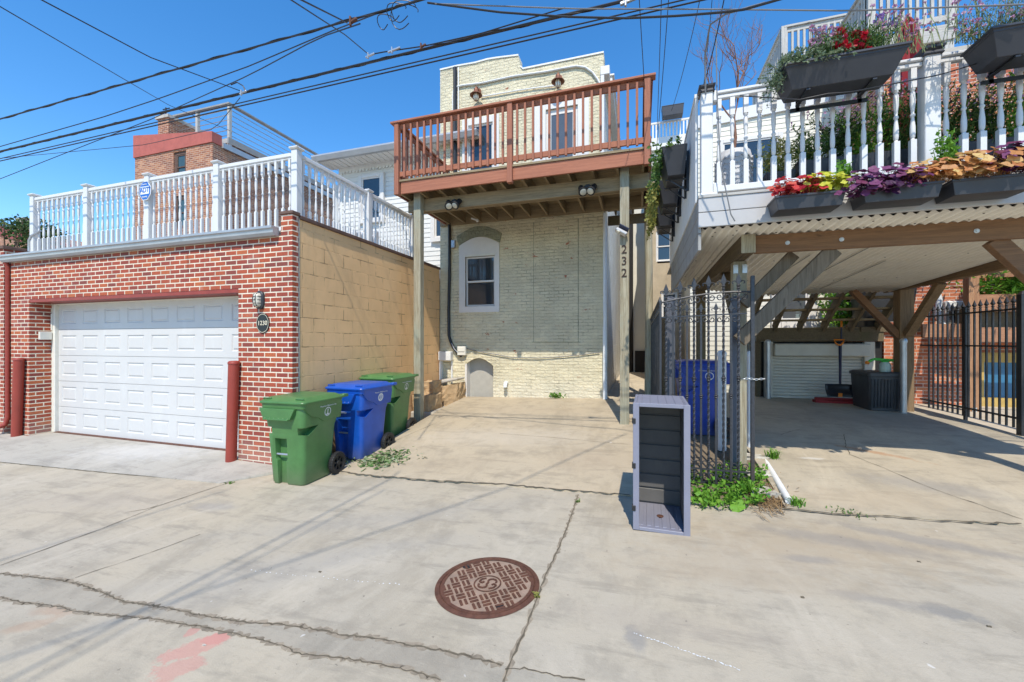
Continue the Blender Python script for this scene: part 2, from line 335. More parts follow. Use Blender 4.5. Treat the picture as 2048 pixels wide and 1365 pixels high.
M['redwood_x'] = wood('stained_deck_x', (.40,.155,.088), (.30,.11,.062), 'x', .3, streak=.4)
M['redwood_y'] = wood('stained_deck_y', (.30,.112,.066), (.22,.078,.045), 'y', .3, streak=.4)
M['redwood_z'] = wood('stained_deck_z', (.36,.14,.082), (.26,.095,.055), 'z', .2, streak=.4)
M['aged_x'] = wood('aged_timber_x', (.33,.25,.145), (.20,.15,.085), 'x', .6)
M['aged_y'] = wood('aged_timber_y', (.32,.235,.13), (.19,.14,.075), 'y', .5)
M['post'] = wood('weathered_post', (.40,.37,.27), (.23,.19,.12), 'z', .45, stain=(.30,.33,.26), scale=1.0)
M['pine_x'] = wood('treated_pine_x', (.235,.125,.06), (.15,.078,.038), 'x', .6)
M['pine_y'] = wood('treated_pine_y', (.24,.155,.08), (.15,.095,.05), 'y', .5)
M['pine_z'] = wood('treated_pine_z', (.28,.185,.10), (.18,.115,.06), 'z', .6)
M['greywood_x'] = wood('grey_timber_x', (.50,.48,.44), (.36,.34,.31), 'x', .5, streak=.6)
M['greywood_z'] = wood('grey_timber_z', (.52,.50,.46), (.38,.36,.33), 'z', .5, streak=.6)
M['moss_y'] = wood('mossy_timber_y', (.17,.125,.07), (.10,.075,.045), 'y', .4, stain=(.09,.085,.035))
M['brace'] = wood('grey_brown_brace', (.20,.16,.115), (.115,.09,.06), 'z', .6, scale=.8)
M['brown_z'] = wood('brown_post', (.40,.215,.11), (.27,.13,.065), 'z', .4)
M['brown_x'] = wood('brown_boards', (.40,.20,.11), (.29,.14,.075), 'x', .4)
M['fascia'] = plain('grey_fascia_paint', (.47,.465,.46), .6, var=.12, scale=3, dirt=(.40,.40,.38))
M['skirt'] = plain('dull_grey_boards', (.33,.32,.30), .7, var=.25, scale=4, dirt=(.20,.19,.16))
M['greypost'] = plain('slate_grey_paint', (.085,.09,.108), .55, var=.15, scale=4)
M['corr'] = plain('tan_corrugated', (.84,.79,.68), .5, var=.10, scale=2, dirt=(.66,.58,.44))
M['corr_w'] = plain('white_corrugated', (.70,.68,.62), .5, var=.14, scale=2, dirt=(.50,.45,.36))
M['planter'] = plain('charcoal_planter', (.036,.038,.046), .42, var=.2, scale=5)
M['pot_grey'] = plain('grey_pot', (.22,.23,.25), .6, var=.2, scale=6)
M['pot_white'] = plain('grey_white_pot', (.62,.62,.63), .6, var=.1)
M['iron'] = plain('black_iron', (.035,.037,.042), .38, .3, var=.3, scale=30)
M['iron_grey'] = plain('pewter_iron', (.05,.053,.06), .45, .25, var=.4, scale=40, dirt=(.12,.07,.045))
M['black'] = plain('black_rubber', (.018,.018,.019), .55, var=.2)
M['cable'] = plain('black_cable', (.016,.016,.018), .45, var=.2)
M['greycable'] = plain('grey_cable', (.20,.20,.20), .5, var=.2)
M['green'] = plain('green_plastic', (.075,.20,.062), .36, var=.22, scale=4, scuff=.30, dirt=(.11,.22,.085))
M['blue'] = plain('blue_plastic', (.008,.085,.44), .33, var=.22, scale=4, scuff=.30)
M['blue_dark'] = plain('navy_plastic', (.012,.06,.36), .33, var=.22, scale=4, scuff=.30)
M['mark'] = plain('white_print', (.72,.74,.74), .6, var=.1, scale=60)
M['signblue'] = plain('sign_blue', (.02,.14,.50), .4, var=.05)
M['signwhite'] = plain('sign_white', (.85,.86,.87), .4, var=.03)
M['plaque'] = plain('black_plaque', (.012,.013,.014), .35, var=.1)
M['cream_text'] = plain('cream_numerals', (.76,.68,.50), .5, var=.05)
M['numeral'] = plain('dark_bronze_numerals', (.07,.035,.022), .4, .5, var=.3)
M['resin'] = plain('lavender_grey_resin', (.225,.228,.285), .45, var=.10, scale=5)
M['resin_dark'] = plain('dark_grey_resin', (.12,.118,.115), .55, var=.15, scale=5, dirt=(.22,.20,.17))
M['bench'] = plain('dark_grey_bench_resin', (.052,.055,.06), .55, var=.2)
M['lens'] = plain('lamp_lens', (.58,.55,.45), .2, var=.1)
M['rustlamp'] = plain('rusty_copper_lamp', (.25,.10,.055), .5, .4, var=.4, scale=20)
M['bulb'] = plain('clear_bulb', (.80,.74,.60), .08, var=.05)
M['pvc'] = plain('white_pvc', (.74,.78,.81), .4, var=.08, dirt=(.52,.50,.44))
M['umbrella'] = plain('red_cloth', (.27,.014,.022), .75, var=.3, scale=5)
M['orange'] = plain('orange_plastic', (.75,.22,.015), .4, var=.1)
M['navy'] = plain('navy_handle', (.015,.022,.06), .4, var=.1)
M['redbroom'] = plain('red_broom', (.30,.012,.015), .6, var=.2)
M['greenplastic'] = plain('bright_green_plastic', (.04,.42,.05), .35, var=.1)
M['label_pale'] = plain('pale_bottle', (.45,.58,.52), .3, var=.2, scale=20)
M['shutter'] = plain('shutter_cream', (.60,.57,.49), .55, var=.12, scale=3, dirt=(.40,.37,.30))
M['shade_dark'] = plain('interior_shade', (.012,.012,.013), .8, var=.1)  # near-black colour that stands in for the shade of unlit depths
M['blinds'] = plain('blinds', (.30,.36,.40), .5, var=.1)
M['glass'] = glass('window_glass'); M['glass_grey'] = glass('grey_window_glass', (.06,.065,.07)); M['glass_green'] = glass('greenish_window_glass', (.03,.05,.045))
M['yellowpaint'] = plain('ochre_paint', (.52,.35,.10), .7, var=.25, dirt=(.35,.22,.08)); M['bluepane'] = plain('blue_board', (.035,.16,.30), .4, var=.15)
M['soil'] = plain('dry_soil', (.20,.155,.105), .95, var=.4, scale=14, bump=.8); M['potsoil'] = plain('potting_soil', (.05,.035,.025), .95, var=.4)
M['stone'] = plain('pale_stone', (.50,.47,.40), .9, var=.3, scale=9, bump=.5)
M['bark'] = plain('reddish_bark', (.26,.13,.085), .8, var=.4, scale=20); M['trunk'] = plain('grey_bark', (.17,.12,.085), .9, var=.4, scale=14, bump=.6)
M['leaf'] = leafmat('green_leaves', [(.035,.085,.018),(.07,.16,.03),(.13,.24,.05),(.20,.30,.08)])
M['leaf_dark'] = leafmat('dark_green_leaves', [(.018,.045,.012),(.04,.09,.022),(.08,.15,.035),(.16,.20,.06)])
M['leaf_bright'] = leafmat('bright_green_leaves', [(.08,.22,.02),(.14,.33,.03),(.22,.42,.05)])
M['leaf_dry'] = leafmat('wilted_leaves', [(.05,.12,.02),(.12,.24,.06),(.35,.42,.22),(.50,.52,.36)])
M['leaf_yg'] = leafmat('yellow_green_leaves', [(.20,.24,.05),(.34,.36,.09),(.45,.40,.12)])
M['leaf_silver'] = leafmat('silvery_leaves', [(.10,.16,.07),(.22,.30,.17),(.36,.42,.28)])
M['heu_red'] = leafmat('red_leaves', [(.26,.008,.02),(.50,.02,.035),(.68,.07,.06),(.74,.20,.12)], trans=.35)
M['heu_yel'] = leafmat('lime_leaves', [(.30,.34,.02),(.60,.60,.04),(.76,.74,.14)], trans=.35)
M['heu_pur'] = leafmat('purple_leaves', [(.035,.006,.035),(.10,.02,.085),(.26,.09,.22),(.15,.02,.05)], trans=.25)
M['heu_pea'] = leafmat('peach_leaves', [(.50,.17,.06),(.66,.36,.13),(.76,.58,.24),(.55,.16,.10),(.74,.62,.22)], trans=.35)
M['fl_pink'] = leafmat('pink_flowers', [(.52,.22,.42),(.66,.40,.55),(.72,.52,.55)], trans=.3)
M['fl_red'] = leafmat('crimson_flowers', [(.38,.008,.02),(.58,.012,.03),(.48,.02,.06)], trans=.3)
M['fl_mauve'] = leafmat('mauve_flowers', [(.28,.16,.48),(.42,.26,.60)], trans=.3)
M['stem'] = plain('plant_stem', (.16,.20,.07), .7, var=.3); M['straw'] = leafmat('dry_grass', [(.30,.19,.09),(.42,.28,.14),(.24,.14,.07)])
M['rust'] = plain('rusty_iron', (.15,.065,.040), .72, .25, var=.45, scale=18, bump=.4, dirt=(.26,.11,.05)); M['manholefill'] = plain('pale_rust', (.36,.255,.185), .8, .1, var=.35, scale=9, bump=.3, dirt=(.33,.15,.07))
M['hatch'] = plain('hatch_beige_paint', (.43,.41,.36), .6, var=.12, dirt=(.32,.30,.25))
M['crackstain'] = plain('crack_stain', (.33,.275,.20), .95, var=.45, scale=14)
M['crack'] = plain('crack_dirt', (.15,.125,.085), .95, var=.4, scale=20)
# ================================================================= THE SETTING: ground, alley, drives
def A(x):
    if x < -3.5: return -0.02
    return min(-0.02 + 0.034*(x+3.5), .27)
JY = 4.40                                   # the line where the private drives meet the alley
def pad_z(x, y):
    zr = .44 + .027*(x+4); t = max(0, min(1, (y-JY)/4.1)); return A(x) + (zr-A(x))*(1-(1-t)**1.35)
def car_z(x, y):
    t = max(0, min(1, (y-JY)/5.6)); return A(x) + (.5-A(x))*(1-(1-t)**2.6)
def strip_z(x, y): return max(-.02, -.02 + .062*(y-4.3))
def sheet(xs, ys, fz, skirt=.25):
    mb = MB(); nx = len(xs); ny = len(ys)
    vs = [(x, y, fz(x, y)) for y in ys for x in xs]; fs = [[j*nx+i, j*nx+i+1, (j+1)*nx+i+1, (j+1)*nx+i] for j in range(ny-1) for i in range(nx-1)]
    mb.add(vs, fs)
    if skirt:
        edge = [(x, ys[0]) for x in xs] + [(xs[-1], y) for y in ys[1:]] + [(x, ys[-1]) for x in xs[-2::-1]] + [(xs[0], y) for y in ys[-2:0:-1]]
        for i in range(len(edge)):
            a = edge[i]; b = edge[(i+1)%len(edge)]
            mb.quad((a[0],a[1],fz(*a)), (b[0],b[1],fz(*b)), (b[0],b[1],fz(*b)-skirt), (a[0],a[1],fz(*a)-skirt))
    return mb
def lin(a, b, n): return [a+(b-a)*i/n for i in range(n+1)]
def sp(px, py, rx, ry, rot, c, a, sharp=.35, z=.0): p = atz(px, py, z); return (p.x, p.y, rx, ry, rot, c, a, sharp)
alley_spots = [sp(395,1300,.15,.08,1.0,(.55,.20,.17),.48,.12), sp(355,1345,.11,.07,.6,(.55,.20,.17),.42,.12), sp(430,1285,.09,.05,.3,(.55,.20,.17),.40,.14), sp(385,1268,.03,.05,.3,(.55,.20,.17),.45,.12),
    sp(1650,1080,1.1,.35,.1,(.36,.28,.18),.50,.8,.15), sp(1500,1130,.9,.28,.3,(.40,.32,.22),.36,.8,.1), sp(1900,1245,.13,.06,-.3,(.16,.165,.165),.55,.5,.1),
    sp(1680,1090,.55,.10,-.2,(.20,.20,.20),.38,.6,.12), sp(1840,1085,.5,.08,-.35,(.2,.2,.2),.42,.6,.15), sp(1620,1130,.16,.05,.1,(.2,.2,.2),.4,.6,.1),
    sp(1750,1215,.22,.05,-.15,(.2,.2,.2),.4,.6,.1), sp(1270,1300,.05,.09,.3,(.2,.2,.2),.5,.5,.05), sp(1540,1170,.7,.12,0,(.36,.29,.2),.35,.8,.1),
    sp(120,1215,.16,.05,.2,(.38,.24,.15),.5,.5), sp(60,1245,.12,.05,.8,(.38,.24,.15),.4,.5), sp(430,1010,.20,.10,.1,(.27,.26,.25),.4,.6), sp(185,1000,.7,.25,.3,(.35,.31,.26),.3,.8),
    sp(780,1040,1.3,.16,.5,(.30,.29,.27),.25,.8), sp(600,1130,1.2,.14,.6,(.31,.30,.28),.22,.8), sp(450,1190,.8,.12,.8,(.31,.30,.28),.2,.8), sp(1350,1290,.6,.10,0,(.35,.30,.24),.3,.8)]
pad_spots = [sp(1000,880,1.2,.3,.1,(.50,.44,.35),.5,.8,.2), sp(900,930,.6,.25,.2,(.36,.29,.2),.35,.8,.1), sp(1180,930,.5,.3,.2,(.38,.30,.21),.35,.8,.15), sp(1080,830,1.0,.2,.1,(.42,.34,.24),.35,.8,.35)]
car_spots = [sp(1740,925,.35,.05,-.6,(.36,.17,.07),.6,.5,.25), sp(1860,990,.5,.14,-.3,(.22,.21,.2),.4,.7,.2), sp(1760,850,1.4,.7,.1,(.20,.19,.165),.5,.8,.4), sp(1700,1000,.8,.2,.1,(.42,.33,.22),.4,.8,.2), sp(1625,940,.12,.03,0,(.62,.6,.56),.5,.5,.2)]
M['alley'] = concrete('alley_concrete', (.42,.372,.29), (.445,.385,.285), alley_spots)
M['pad'] = concrete('pad_concrete', (.415,.35,.255), (.445,.37,.26), pad_spots)
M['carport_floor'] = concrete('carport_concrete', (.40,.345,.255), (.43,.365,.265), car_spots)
M['apron'] = concrete('apron_concrete', (.385,.36,.31), (.41,.38,.325), [sp(300,905,.9,.35,.2,(.56,.55,.53),.5,.8,.03), sp(120,880,.6,.2,.1,(.40,.36,.31),.3,.8,.03)], fine=1.0)
M['sand'] = concrete('sandy_concrete', (.50,.43,.33), (.52,.44,.32), [])
M['ground'] = concrete('far_ground', (.30,.28,.24), (.26,.25,.19), [])
g = MB(); g.quad((-900,-900,-.35),(900,-900,-.35),(900,900,-.35),(-900,900,-.35)); struct('ground', g, M['ground'])
struct('alley', sheet([-60,-30,-20,-14]+lin(-11,5.5,44)+[6.5,8,12,20,40,60], lin(-14,JY,18), lambda x,y: A(x), .3), M['alley'])
struct('parking_pad', sheet(lin(-3.76,.42,10), lin(JY,8.5,14), lambda x,y: pad_z(x,y)+.012), M['pad'])
struct('bin_strip', sheet(lin(-4.42,-3.77,3), lin(4.30,8.5,10), strip_z), M['apron'])
struct('carport_floor', sheet(lin(1.30,4.78,9), lin(JY,10.6,16), lambda x,y: car_z(x,y)+.012), M['carport_floor'])
struct('neighbour_yard', sheet(lin(4.80,12,8), lin(JY,10.6,8), lambda x,y: car_z(4.8,y)-.01), M['sand'])
struct('soil_strip', sheet(lin(.43,1.29,5), lin(JY,10,14), lambda x,y: car_z(x,y)-.015), M['soil'])
struct('passage', sheet([-.70,-.2,.42], lin(8.51,26,6), lambda x,y: .50), M['sand'])
# sloping apron up to the garage door
ap = MB(); pz = [(-14.0,3.30,-.012),(-8.7,3.37,-.012),(-4.86,3.66,-.012),(-4.42,4.26,-.012)]
back = [(-14.0,4.27,.045),(-10.22,4.27,.055),(-5.35,4.27,.055),(-4.42,4.28,.03)]
for i in range(3): ap.quad(pz[i], pz[i+1], back[i+1], back[i])
ap.quad((-10.22,4.27,.055),(-5.35,4.27,.055),(-5.35,4.72,.06),(-10.22,4.72,.06))
for i in range(3): ap.quad(pz[i], pz[i+1], (pz[i+1][0],pz[i+1][1],-.1), (pz[i][0],pz[i][1],-.1))
ap.quad(pz[3], back[3], (-4.42,4.28,-.1), (-4.42,4.26,-.1))
struct('driveway_apron', ap, M['apron'])
wl_ = MB(); wl_.box((-4.40,7.2,.05),(-3.78,8.1,.30)); struct('concrete_step', wl_, M['apron'], bevel=.02)
# cracks and joints: dirt-filled lines in the slabs
def ribbon(mb, px, fz, w=.012, jag=.5, seed=1, step=.06, dz=.004):
    r = random.Random(seed); P = [p for p in (Vector((atz(a,b,.02).x, atz(a,b,.02).y, 0)) for a,b in px)]
    for _ in range(3): P = [Vector((q.x, q.y, 0)) for q in [atz(a, b, fz(p.x, p.y)) for (a,b), p in zip(px, P)]]
    pts = [P[0]]
    for a, b in zip(P, P[1:]):
        n = max(1, int((b-a).length/step))
        for k in range(1, n+1): pts.append(a.lerp(b, k/n) + Vector((r.uniform(-1,1), r.uniform(-1,1), 0))*jag*w)
    prev = None
    for i, p in enumerate(pts):
        d = (pts[min(i+1,len(pts)-1)]-pts[max(i-1,0)]).normalized(); nv = Vector((-d.y, d.x, 0)); ww = w*r.uniform(.35,1.25)/2
        a = p+nv*ww; b = p-nv*ww; a.z = fz(a.x,a.y)+dz; b.z = fz(b.x,b.y)+dz
        if prev: mb.quad(prev[0], prev[1], b, a)
        prev = (a, b)
cr = MB(); fa = lambda x,y: A(x)
ribbon(cr, [(0,1148),(110,1160),(160,1170),(215,1190),(240,1203),(310,1213),(420,1235),(490,1246),(560,1250),(620,1258),(680,1270),(760,1279),(840,1295),(900,1305),(960,1320),(1005,1331)], fa, .011, .6, 1, .02)
ribbon(cr, [(0,1195),(40,1205),(120,1215),(140,1222),(220,1232),(300,1238),(420,1258),(520,1280),(580,1298),(590,1308),(690,1318),(760,1330),(830,1345),(880,1362)], fa, .008, .7, 2, .02)
ribbon(cr, [(1010,1340),(1050,1338),(1100,1350),(1170,1363)], fa, .008, .7, 3, .02)
ribbon(cr, [(1157,990),(1125,1080),(1088,1160),(1055,1250),(1005,1365)], fa, .011, .4, 4, .04)
ribbon(cr, [(676,945),(760,955),(860,963),(940,968),(1020,972),(1100,980),(1160,985),(1262,993)], lambda x,y: A(x)+.006, .030, .5, 5, .05, .016)
ribbon(cr, [(1520,1014),(1580,1022),(1680,1032),(1760,1035),(1850,1043),(2048,1052)], fa, .026, .6, 6, .05, .016)
ribbon(cr, [(0,1132),(200,1060),(310,1015),(455,967)], fa, .009, .4, 7, .08)
ribbon(cr, [(150,1157),(230,1130),(300,1107),(400,1070)], fa, .006, .9, 8, .05)
ribbon(cr, [(250,1026),(290,1020),(316,1011)], fa, .008, .9, 9, .05)
ribbon(cr, [(0,925),(120,937),(250,950),(380,960),(455,967)], fa, .018, .5, 10, .06)
ribbon(cr, [(700,925),(790,880),(880,838)], lambda x,y: pad_z(x,y)+.012, .006, .4, 11, .08)
ribbon(cr, [(1000,862),(1100,868),(1200,876),(1262,880)], lambda x,y: pad_z(x,y)+.012, .005, .5, 12, .08)
cz = lambda x,y: car_z(x,y)+.012
ribbon(cr, [(1688,868),(1692,890),(1700,905),(1790,940),(1850,965),(1920,990),(2048,1037)], cz, .008, .9, 13, .06)
ribbon(cr, [(1600,858),(1580,862),(1562,868)], cz, .008, .9, 14, .06)
cro = struct('crack', cr, M['crack'], norm=False)
K1 = [(0,1148),(110,1160),(160,1170),(215,1190),(240,1203),(310,1213),(420,1235),(490,1246),(560,1250),(620,1258),(680,1270),(760,1279),(840,1295),(900,1305),(960,1320),(1005,1331)]
K2 = [(0,1195),(40,1205),(120,1215),(140,1222),(220,1232),(300,1238),(420,1258),(520,1280),(580,1298),(590,1308),(690,1318),(760,1330),(830,1345),(880,1362)]
st_ = MB(); ribbon(st_, K1, fa, .034, .55, 41, .018, .0022); ribbon(st_, K2, fa, .030, .55, 42, .018, .0022); ribbon(st_, [(1157,990),(1125,1080),(1088,1160),(1055,1250),(1005,1365)], fa, .030, .5, 43, .03, .0022); struct('crack_stain', st_, M['crackstain'], norm=False)
pt = MB(); w1 = [atz(x, y+1, A(atz(x,y,0).x)) for x, y in K1+[(1180,1365)]]; w2 = [atz(x, y-1, A(atz(x,y,0).x)) for x, y in K2+[(960,1385)]]
def along(w, f): k = f*(len(w)-1); i = min(int(k), len(w)-2); return w[i].lerp(w[i+1], k-i)
for i in range(60):
    q = [along(w1,i/60), along(w1,(i+1)/60), along(w2,(i+1)/60), along(w2,i/60)]; pt.quad(*[Vector((p.x,p.y,A(p.x)+.0012)) for p in q])
struct('repair_strip', pt, concrete('repair_concrete', (.355,.318,.25), (.37,.325,.25), []), norm=False)
pc = MB(); r = random.Random(4)
for i in range(46):                                               # white dribbled paint dots
    a = i/45; px = 1270+(1480-1270)*a; py = 1262+(1340-1262)*a if i else 1262
    p = atz(px+r.uniform(-2,2), py+r.uniform(-1,1), A(.5)); s = r.uniform(.003,.007)
    pc.add([(p.x+s*math.cos(k*1.05), p.y+s*.7*math.sin(k*1.05), A(p.x)+.003) for k in range(6)], [list(range(6))])
for i in range(30):
    a = i/29; px = 500+(800-500)*a; py = 1130+(1170-1130)*a; p = atz(px+r.uniform(-3,3), py+r.uniform(-2,2), A(-1.5)); s = r.uniform(.003,.007)
    pc.add([(p.x+s*math.cos(k*1.05), p.y+s*.7*math.sin(k*1.05), A(p.x)+.003) for k in range(6)], [list(range(6))])
struct('paint_drips', pc, M['mark'], norm=False)

# ================================================================= windows, siding, gutters shared by the buildings
def siding(mb, x0, x1, z0, z1, Y, pitch=.115, side=None):
    z = z0
    while z < z1-.01:
        t = min(pitch, z1-z)
        if side is None: mb.add([(x0,Y-.014,z),(x1,Y-.014,z),(x1,Y-.002,z+t),(x0,Y-.002,z+t),(x0,Y,z),(x1,Y,z)], [[0,1,2,3],[0,4,5,1]])
        else: mb.add([(side-.014,x0,z),(side-.014,x1,z),(side-.002,x1,z+t),(side-.002,x0,z+t),(side,x0,z),(side,x1,z)], [[0,1,2,3],[0,4,5,1]])
        z += pitch
    return mb
def sash_window(parent, x0, x1, z0, z1, Y, trim=.09, glass='glass', mid=True, name='window', blinds=False, trimmat='trim', proud=.03, muntin=False):
    """double hung window on a wall facing -Y; trim outside x0..z1, frame, meeting rail and two panes"""
    f = MB(); a = trim
    f.box((x0-a,Y-proud,z0-a),(x0,Y+.05,z1+a)); f.box((x1,Y-proud,z0-a),(x1+a,Y+.05,z1+a)); f.box((x0,Y-proud,z1),(x1,Y+.05,z1+a)); f.box((x0,Y-proud-.02,z0-a),(x1,Y+.05,z0))
    w = build(name, f, M[trimmat], parent, bevel=.006)
    s = MB(); q = .035; zm = (z0+z1)/2
    for (b0, b1, yo) in (((z0, zm+.015, .012)), ((zm-.015, z1, 0.0))) if mid else ((z0, z1, 0.0),):
        s.box((x0,Y-.008+yo,b0),(x0+q,Y+.03+yo,b1)); s.box((x1-q,Y-.008+yo,b0),(x1,Y+.03+yo,b1)); s.box((x0+q,Y-.008+yo,b0),(x1-q,Y+.03+yo,b0+q)); s.box((x0+q,Y-.008+yo,b1-q),(x1-q,Y+.03+yo,b1))
    if muntin: s.box(((x0+x1)/2-.01,Y,z0),((x0+x1)/2+.01,Y+.02,z1))
    build('sash', s, M[trimmat], w)
    for b0, b1, yo in (((z0, zm, .020)), ((zm, z1, .008))) if mid else ((z0, z1, .012),):
        gl = MB(); gl.box((x0+q-.004,Y+yo,b0+q-.004),(x1-q+.004,Y+yo+.006,b1-q+.004)); build('pane', gl, M[glass], w)
    return w
# ================================================================= THE BRICK GARAGE (left)
GY = 4.29; GXL = xY(22, GY); GXR = -4.40; DX0, DX1 = -10.22, -5.35
gar = thing('garage', 'low red brick garage with white sectional door and tan block side wall', 'garage', ((GXL+GXR)/2, GY, 0))
xp = xY(562, GY); LT = 2.445
w = MB(); w.prism([(GXL,-.3),(DX0,-.3),(DX0,LT),(DX1,LT),(DX1,-.3),(GXR,-.3),(GXR,3.40),(xp,3.40),(xp,3.13),(GXL,3.13)], 'y', GY, GY+.10)
w.box((GXL,GY+.10,-.3),(DX0,GY+.36,3.1)); w.box((DX1,GY+.10,-.3),(GXR-.03,GY+.36,3.1)); w.box((DX0,GY+.10,LT),(DX1,GY+.36,3.1))
build('wall', w, M['brick'], gar)
s = MB(); s.box((GXR-.23,GY+.101,-.3),(GXR-.012,GY+.12,3.39)); s.box((GXR-.21,GY+.12,-.3),(GXR-.010,8.48,3.36)); build('side_wall', s, M['block'], gar)
s = MB(); s.box((GXR-.012,GY+.098,-.2),(GXR-.004,GY+.125,3.38)); build('mortar_joint', s, M['concrete_cap'], gar)
cp = MB(); cp.box((xp-.01,GY-.02,3.40),(GXR+.02,GY+.12,3.445)); cp.box((GXR-.24,GY+.12,3.362),(GXR+.02,8.48,3.415)); build('coping', cp, M['coping'], gar, bevel=.008)
ls = MB(); ls.box((DX0+.002,GY+.004,LT-.055),(DX1-.002,GY+.30,LT-.002)); build('lintel', ls, M['redpaint'], gar)
rf = MB(); rf.box((GXL+.05,GY+.12,3.14),(GXR-.24,9.4,3.20)); rf.box((GXL-.02,GY+.02,3.131),(xp-.05,GY+.30,3.19)); build('roof', rf, M['concrete_cap'], gar)
gt = MB(); prof = [(GY-.005,3.235),(GY-.005,3.115),(GY-.07,3.115),(GY-.10,3.15),(GY-.105,3.19),(GY-.125,3.205),(GY-.125,3.235)]
gt.prism(prof, 'x', GXL-.10, xp-.03); build('gutter', gt, M['gutter'], gar)
DYY = GY+.34; DZ0, DZ1 = .062, 2.385
fr = MB(); fr.box((DX0,GY+.28,.055),(DX0+.09,DYY+.03,LT-.056)); fr.box((DX1-.06,GY+.28,.055),(DX1,DYY+.03,LT-.056)); fr.box((DX0+.09,GY+.28,DZ1-.02),(DX1-.06,DYY+.03,LT-.056)); build('door_frame', fr, M['jamb'], gar, bevel=.01)
bs = MB(); bs.box((DX0+.09,GY+.27,.056),(DX1-.06,DYY+.01,.068)); build('door_seal', bs, M['rust'], gar)
gd0 = MB(); gd0.box((DX0+.05,DYY+.035,.06),(DX1-.03,DYY+.06,LT-.06)); gdo = build('garage_door', gd0, M['door'], gar)
nsec = 5; hs_ = (DZ1-DZ0)/nsec; x0d, x1d = DX0+.09, DX1-.06; ncol = 8; cw = (x1d-x0d)/ncol
for k in range(nsec):
    z0 = DZ0+k*hs_; z1 = z0+hs_-.006; m = MB()
    holes = [(x0d+c*cw+cw*.15, x0d+(c+1)*cw-cw*.15, z0+.10, z1-.10) for c in range(ncol)]
    m.wall(x0d, x1d, z0, z1, [], DYY+.03, 0) if False else None
    xs = sorted({x0d, x1d, *[h[0] for h in holes], *[h[1] for h in holes]}); zs = [z0, z0+.10, z1-.10, z1]
    for i in range(len(xs)-1):
        for j in range(3):
            hole = any(h[0]-1e-6 < (xs[i]+xs[i+1])/2 < h[1]+1e-6 for h in holes) and j == 1
            if not hole: m.quad((xs[i],DYY,zs[j]),(xs[i+1],DYY,zs[j]),(xs[i+1],DYY,zs[j+1]),(xs[i],DYY,zs[j+1]))
    for a, b, c_, d_ in holes:                                     # embossed panel: groove, then a raised field
        def ringp(o, y): return [(a+o,y,c_+o),(b-o,y,c_+o),(b-o,y,d_-o),(a+o,y,d_-o)]
        rr = [ringp(0,DYY), ringp(.012,DYY+.014), ringp(.026,DYY+.014), ringp(.045,DYY+.002)]
        for q in range(3):
            for e in range(4): m.quad(rr[q][e], rr[q][(e+1)%4], rr[q+1][(e+1)%4], rr[q+1][e])
        m.quad(*rr[3])
    m.quad((x0d,DYY,z1),(x1d,DYY,z1),(x1d,DYY+.035,z1),(x0d,DYY+.035,z1)); m.quad((x0d,DYY,z0),(x1d,DYY,z0),(x1d,DYY+.035,z0),(x0d,DYY+.035,z0))
    build('door_section', m, M['door'], gdo)
kb = MB(); p = atX(92, 672, DX0); kb.box((DX0,p.y-.10,p.z-.07),(DX0+.05,p.y+.06,p.z+.07)); kb.tube([(DX0+.03,p.y+.06,p.z+.1),(DX0+.03,p.y+.06,p.z+.4)], .012); solo('junction_box', kb, M['jamb'], 'small cream junction box in the brick reveal left of the garage door', 'junction box', (DX0,p.y,p.z), bevel=.008)
dn = MB(); q = GXL-.045; dn.tube([(q,GY-.05,3.12),(q,GY-.02,3.05),(q,GY-.02,.35),(q-.01,GY-.05,.22),(q-.10,GY-.22,.12)], .036, 10); solo('downspout', dn, M['redpaint'], 'red painted downspout at the left corner of the brick garage', 'downspout', (q,GY-.03,.1), smooth=True)
# bollards
def bollard(px_b, py_b, px_t, py_t, label):
    b = atz(px_b, py_b, .0); t = atY(px_t, py_t, b.y-.005); r_ = .068
    mb = MB(); ax = (t-b); n = 16; rings = []
    for f, rr in ((0,1),(.965,1),(.968,1.10),(.985,1.10),(.990,1.03),(.998,.85),(1.0,.55)):
        c_ = b+ax*f; rings.append([c_+Vector((math.cos(2*math.pi*k/n)*r_*rr, math.sin(2*math.pi*k/n)*r_*rr, 0)) for k in range(n)])
    mb.loft(rings); solo('bollard', mb, M['redpaint'], label, 'bollard', tuple(b), 'red posts guarding the garage door', smooth=True)
bollard(462, 929, 468, 722, 'leaning red steel post at the right edge of the white garage door')
bollard(33, 878, 38, 716, 'red steel post left of the garage door beside the downspout')
# wall lamp and number plaque
p = atY(522, 601, GY); lp = thing('wall_light', 'grey caged oval bulkhead light above the number plaque on the brick pier', 'wall lamp', (p.x,GY,p.z))
b = MB(); b.loft([rrect(p.x-a, p.x+a, -c_, c_, min(a,c_)*.98, 0, 5) for a, c_ in ((.07,.125),(.07,.125),(.055,.105))]); b.v = [Vector((v.x, GY-[0,.03,.045][i//24], p.z+v.y)) for i, v in enumerate(b.v)]; build('back_plate', b, M['iron_grey'], lp, smooth=True)
b = MB(); b.loft([rrect(p.x-a, p.x+a, -c_, c_, min(a,c_)*.98, 0, 5) for a, c_ in ((.052,.10),(.050,.095),(.035,.07),(.012,.03))]); b.v = [Vector((v.x, GY-[.045,.075,.098,.108][i//24], p.z+v.y)) for i, v in enumerate(b.v)]; build('lens', b, M['lens'], lp, smooth=True)
b = MB()
for dx in (-.022,.022): b.tube([(p.x+dx,GY-.04,p.z-.10),(p.x+dx,GY-.09,p.z-.08),(p.x+dx,GY-.115,p.z),(p.x+dx,GY-.09,p.z+.08),(p.x+dx,GY-.04,p.z+.10)], .005, 6)
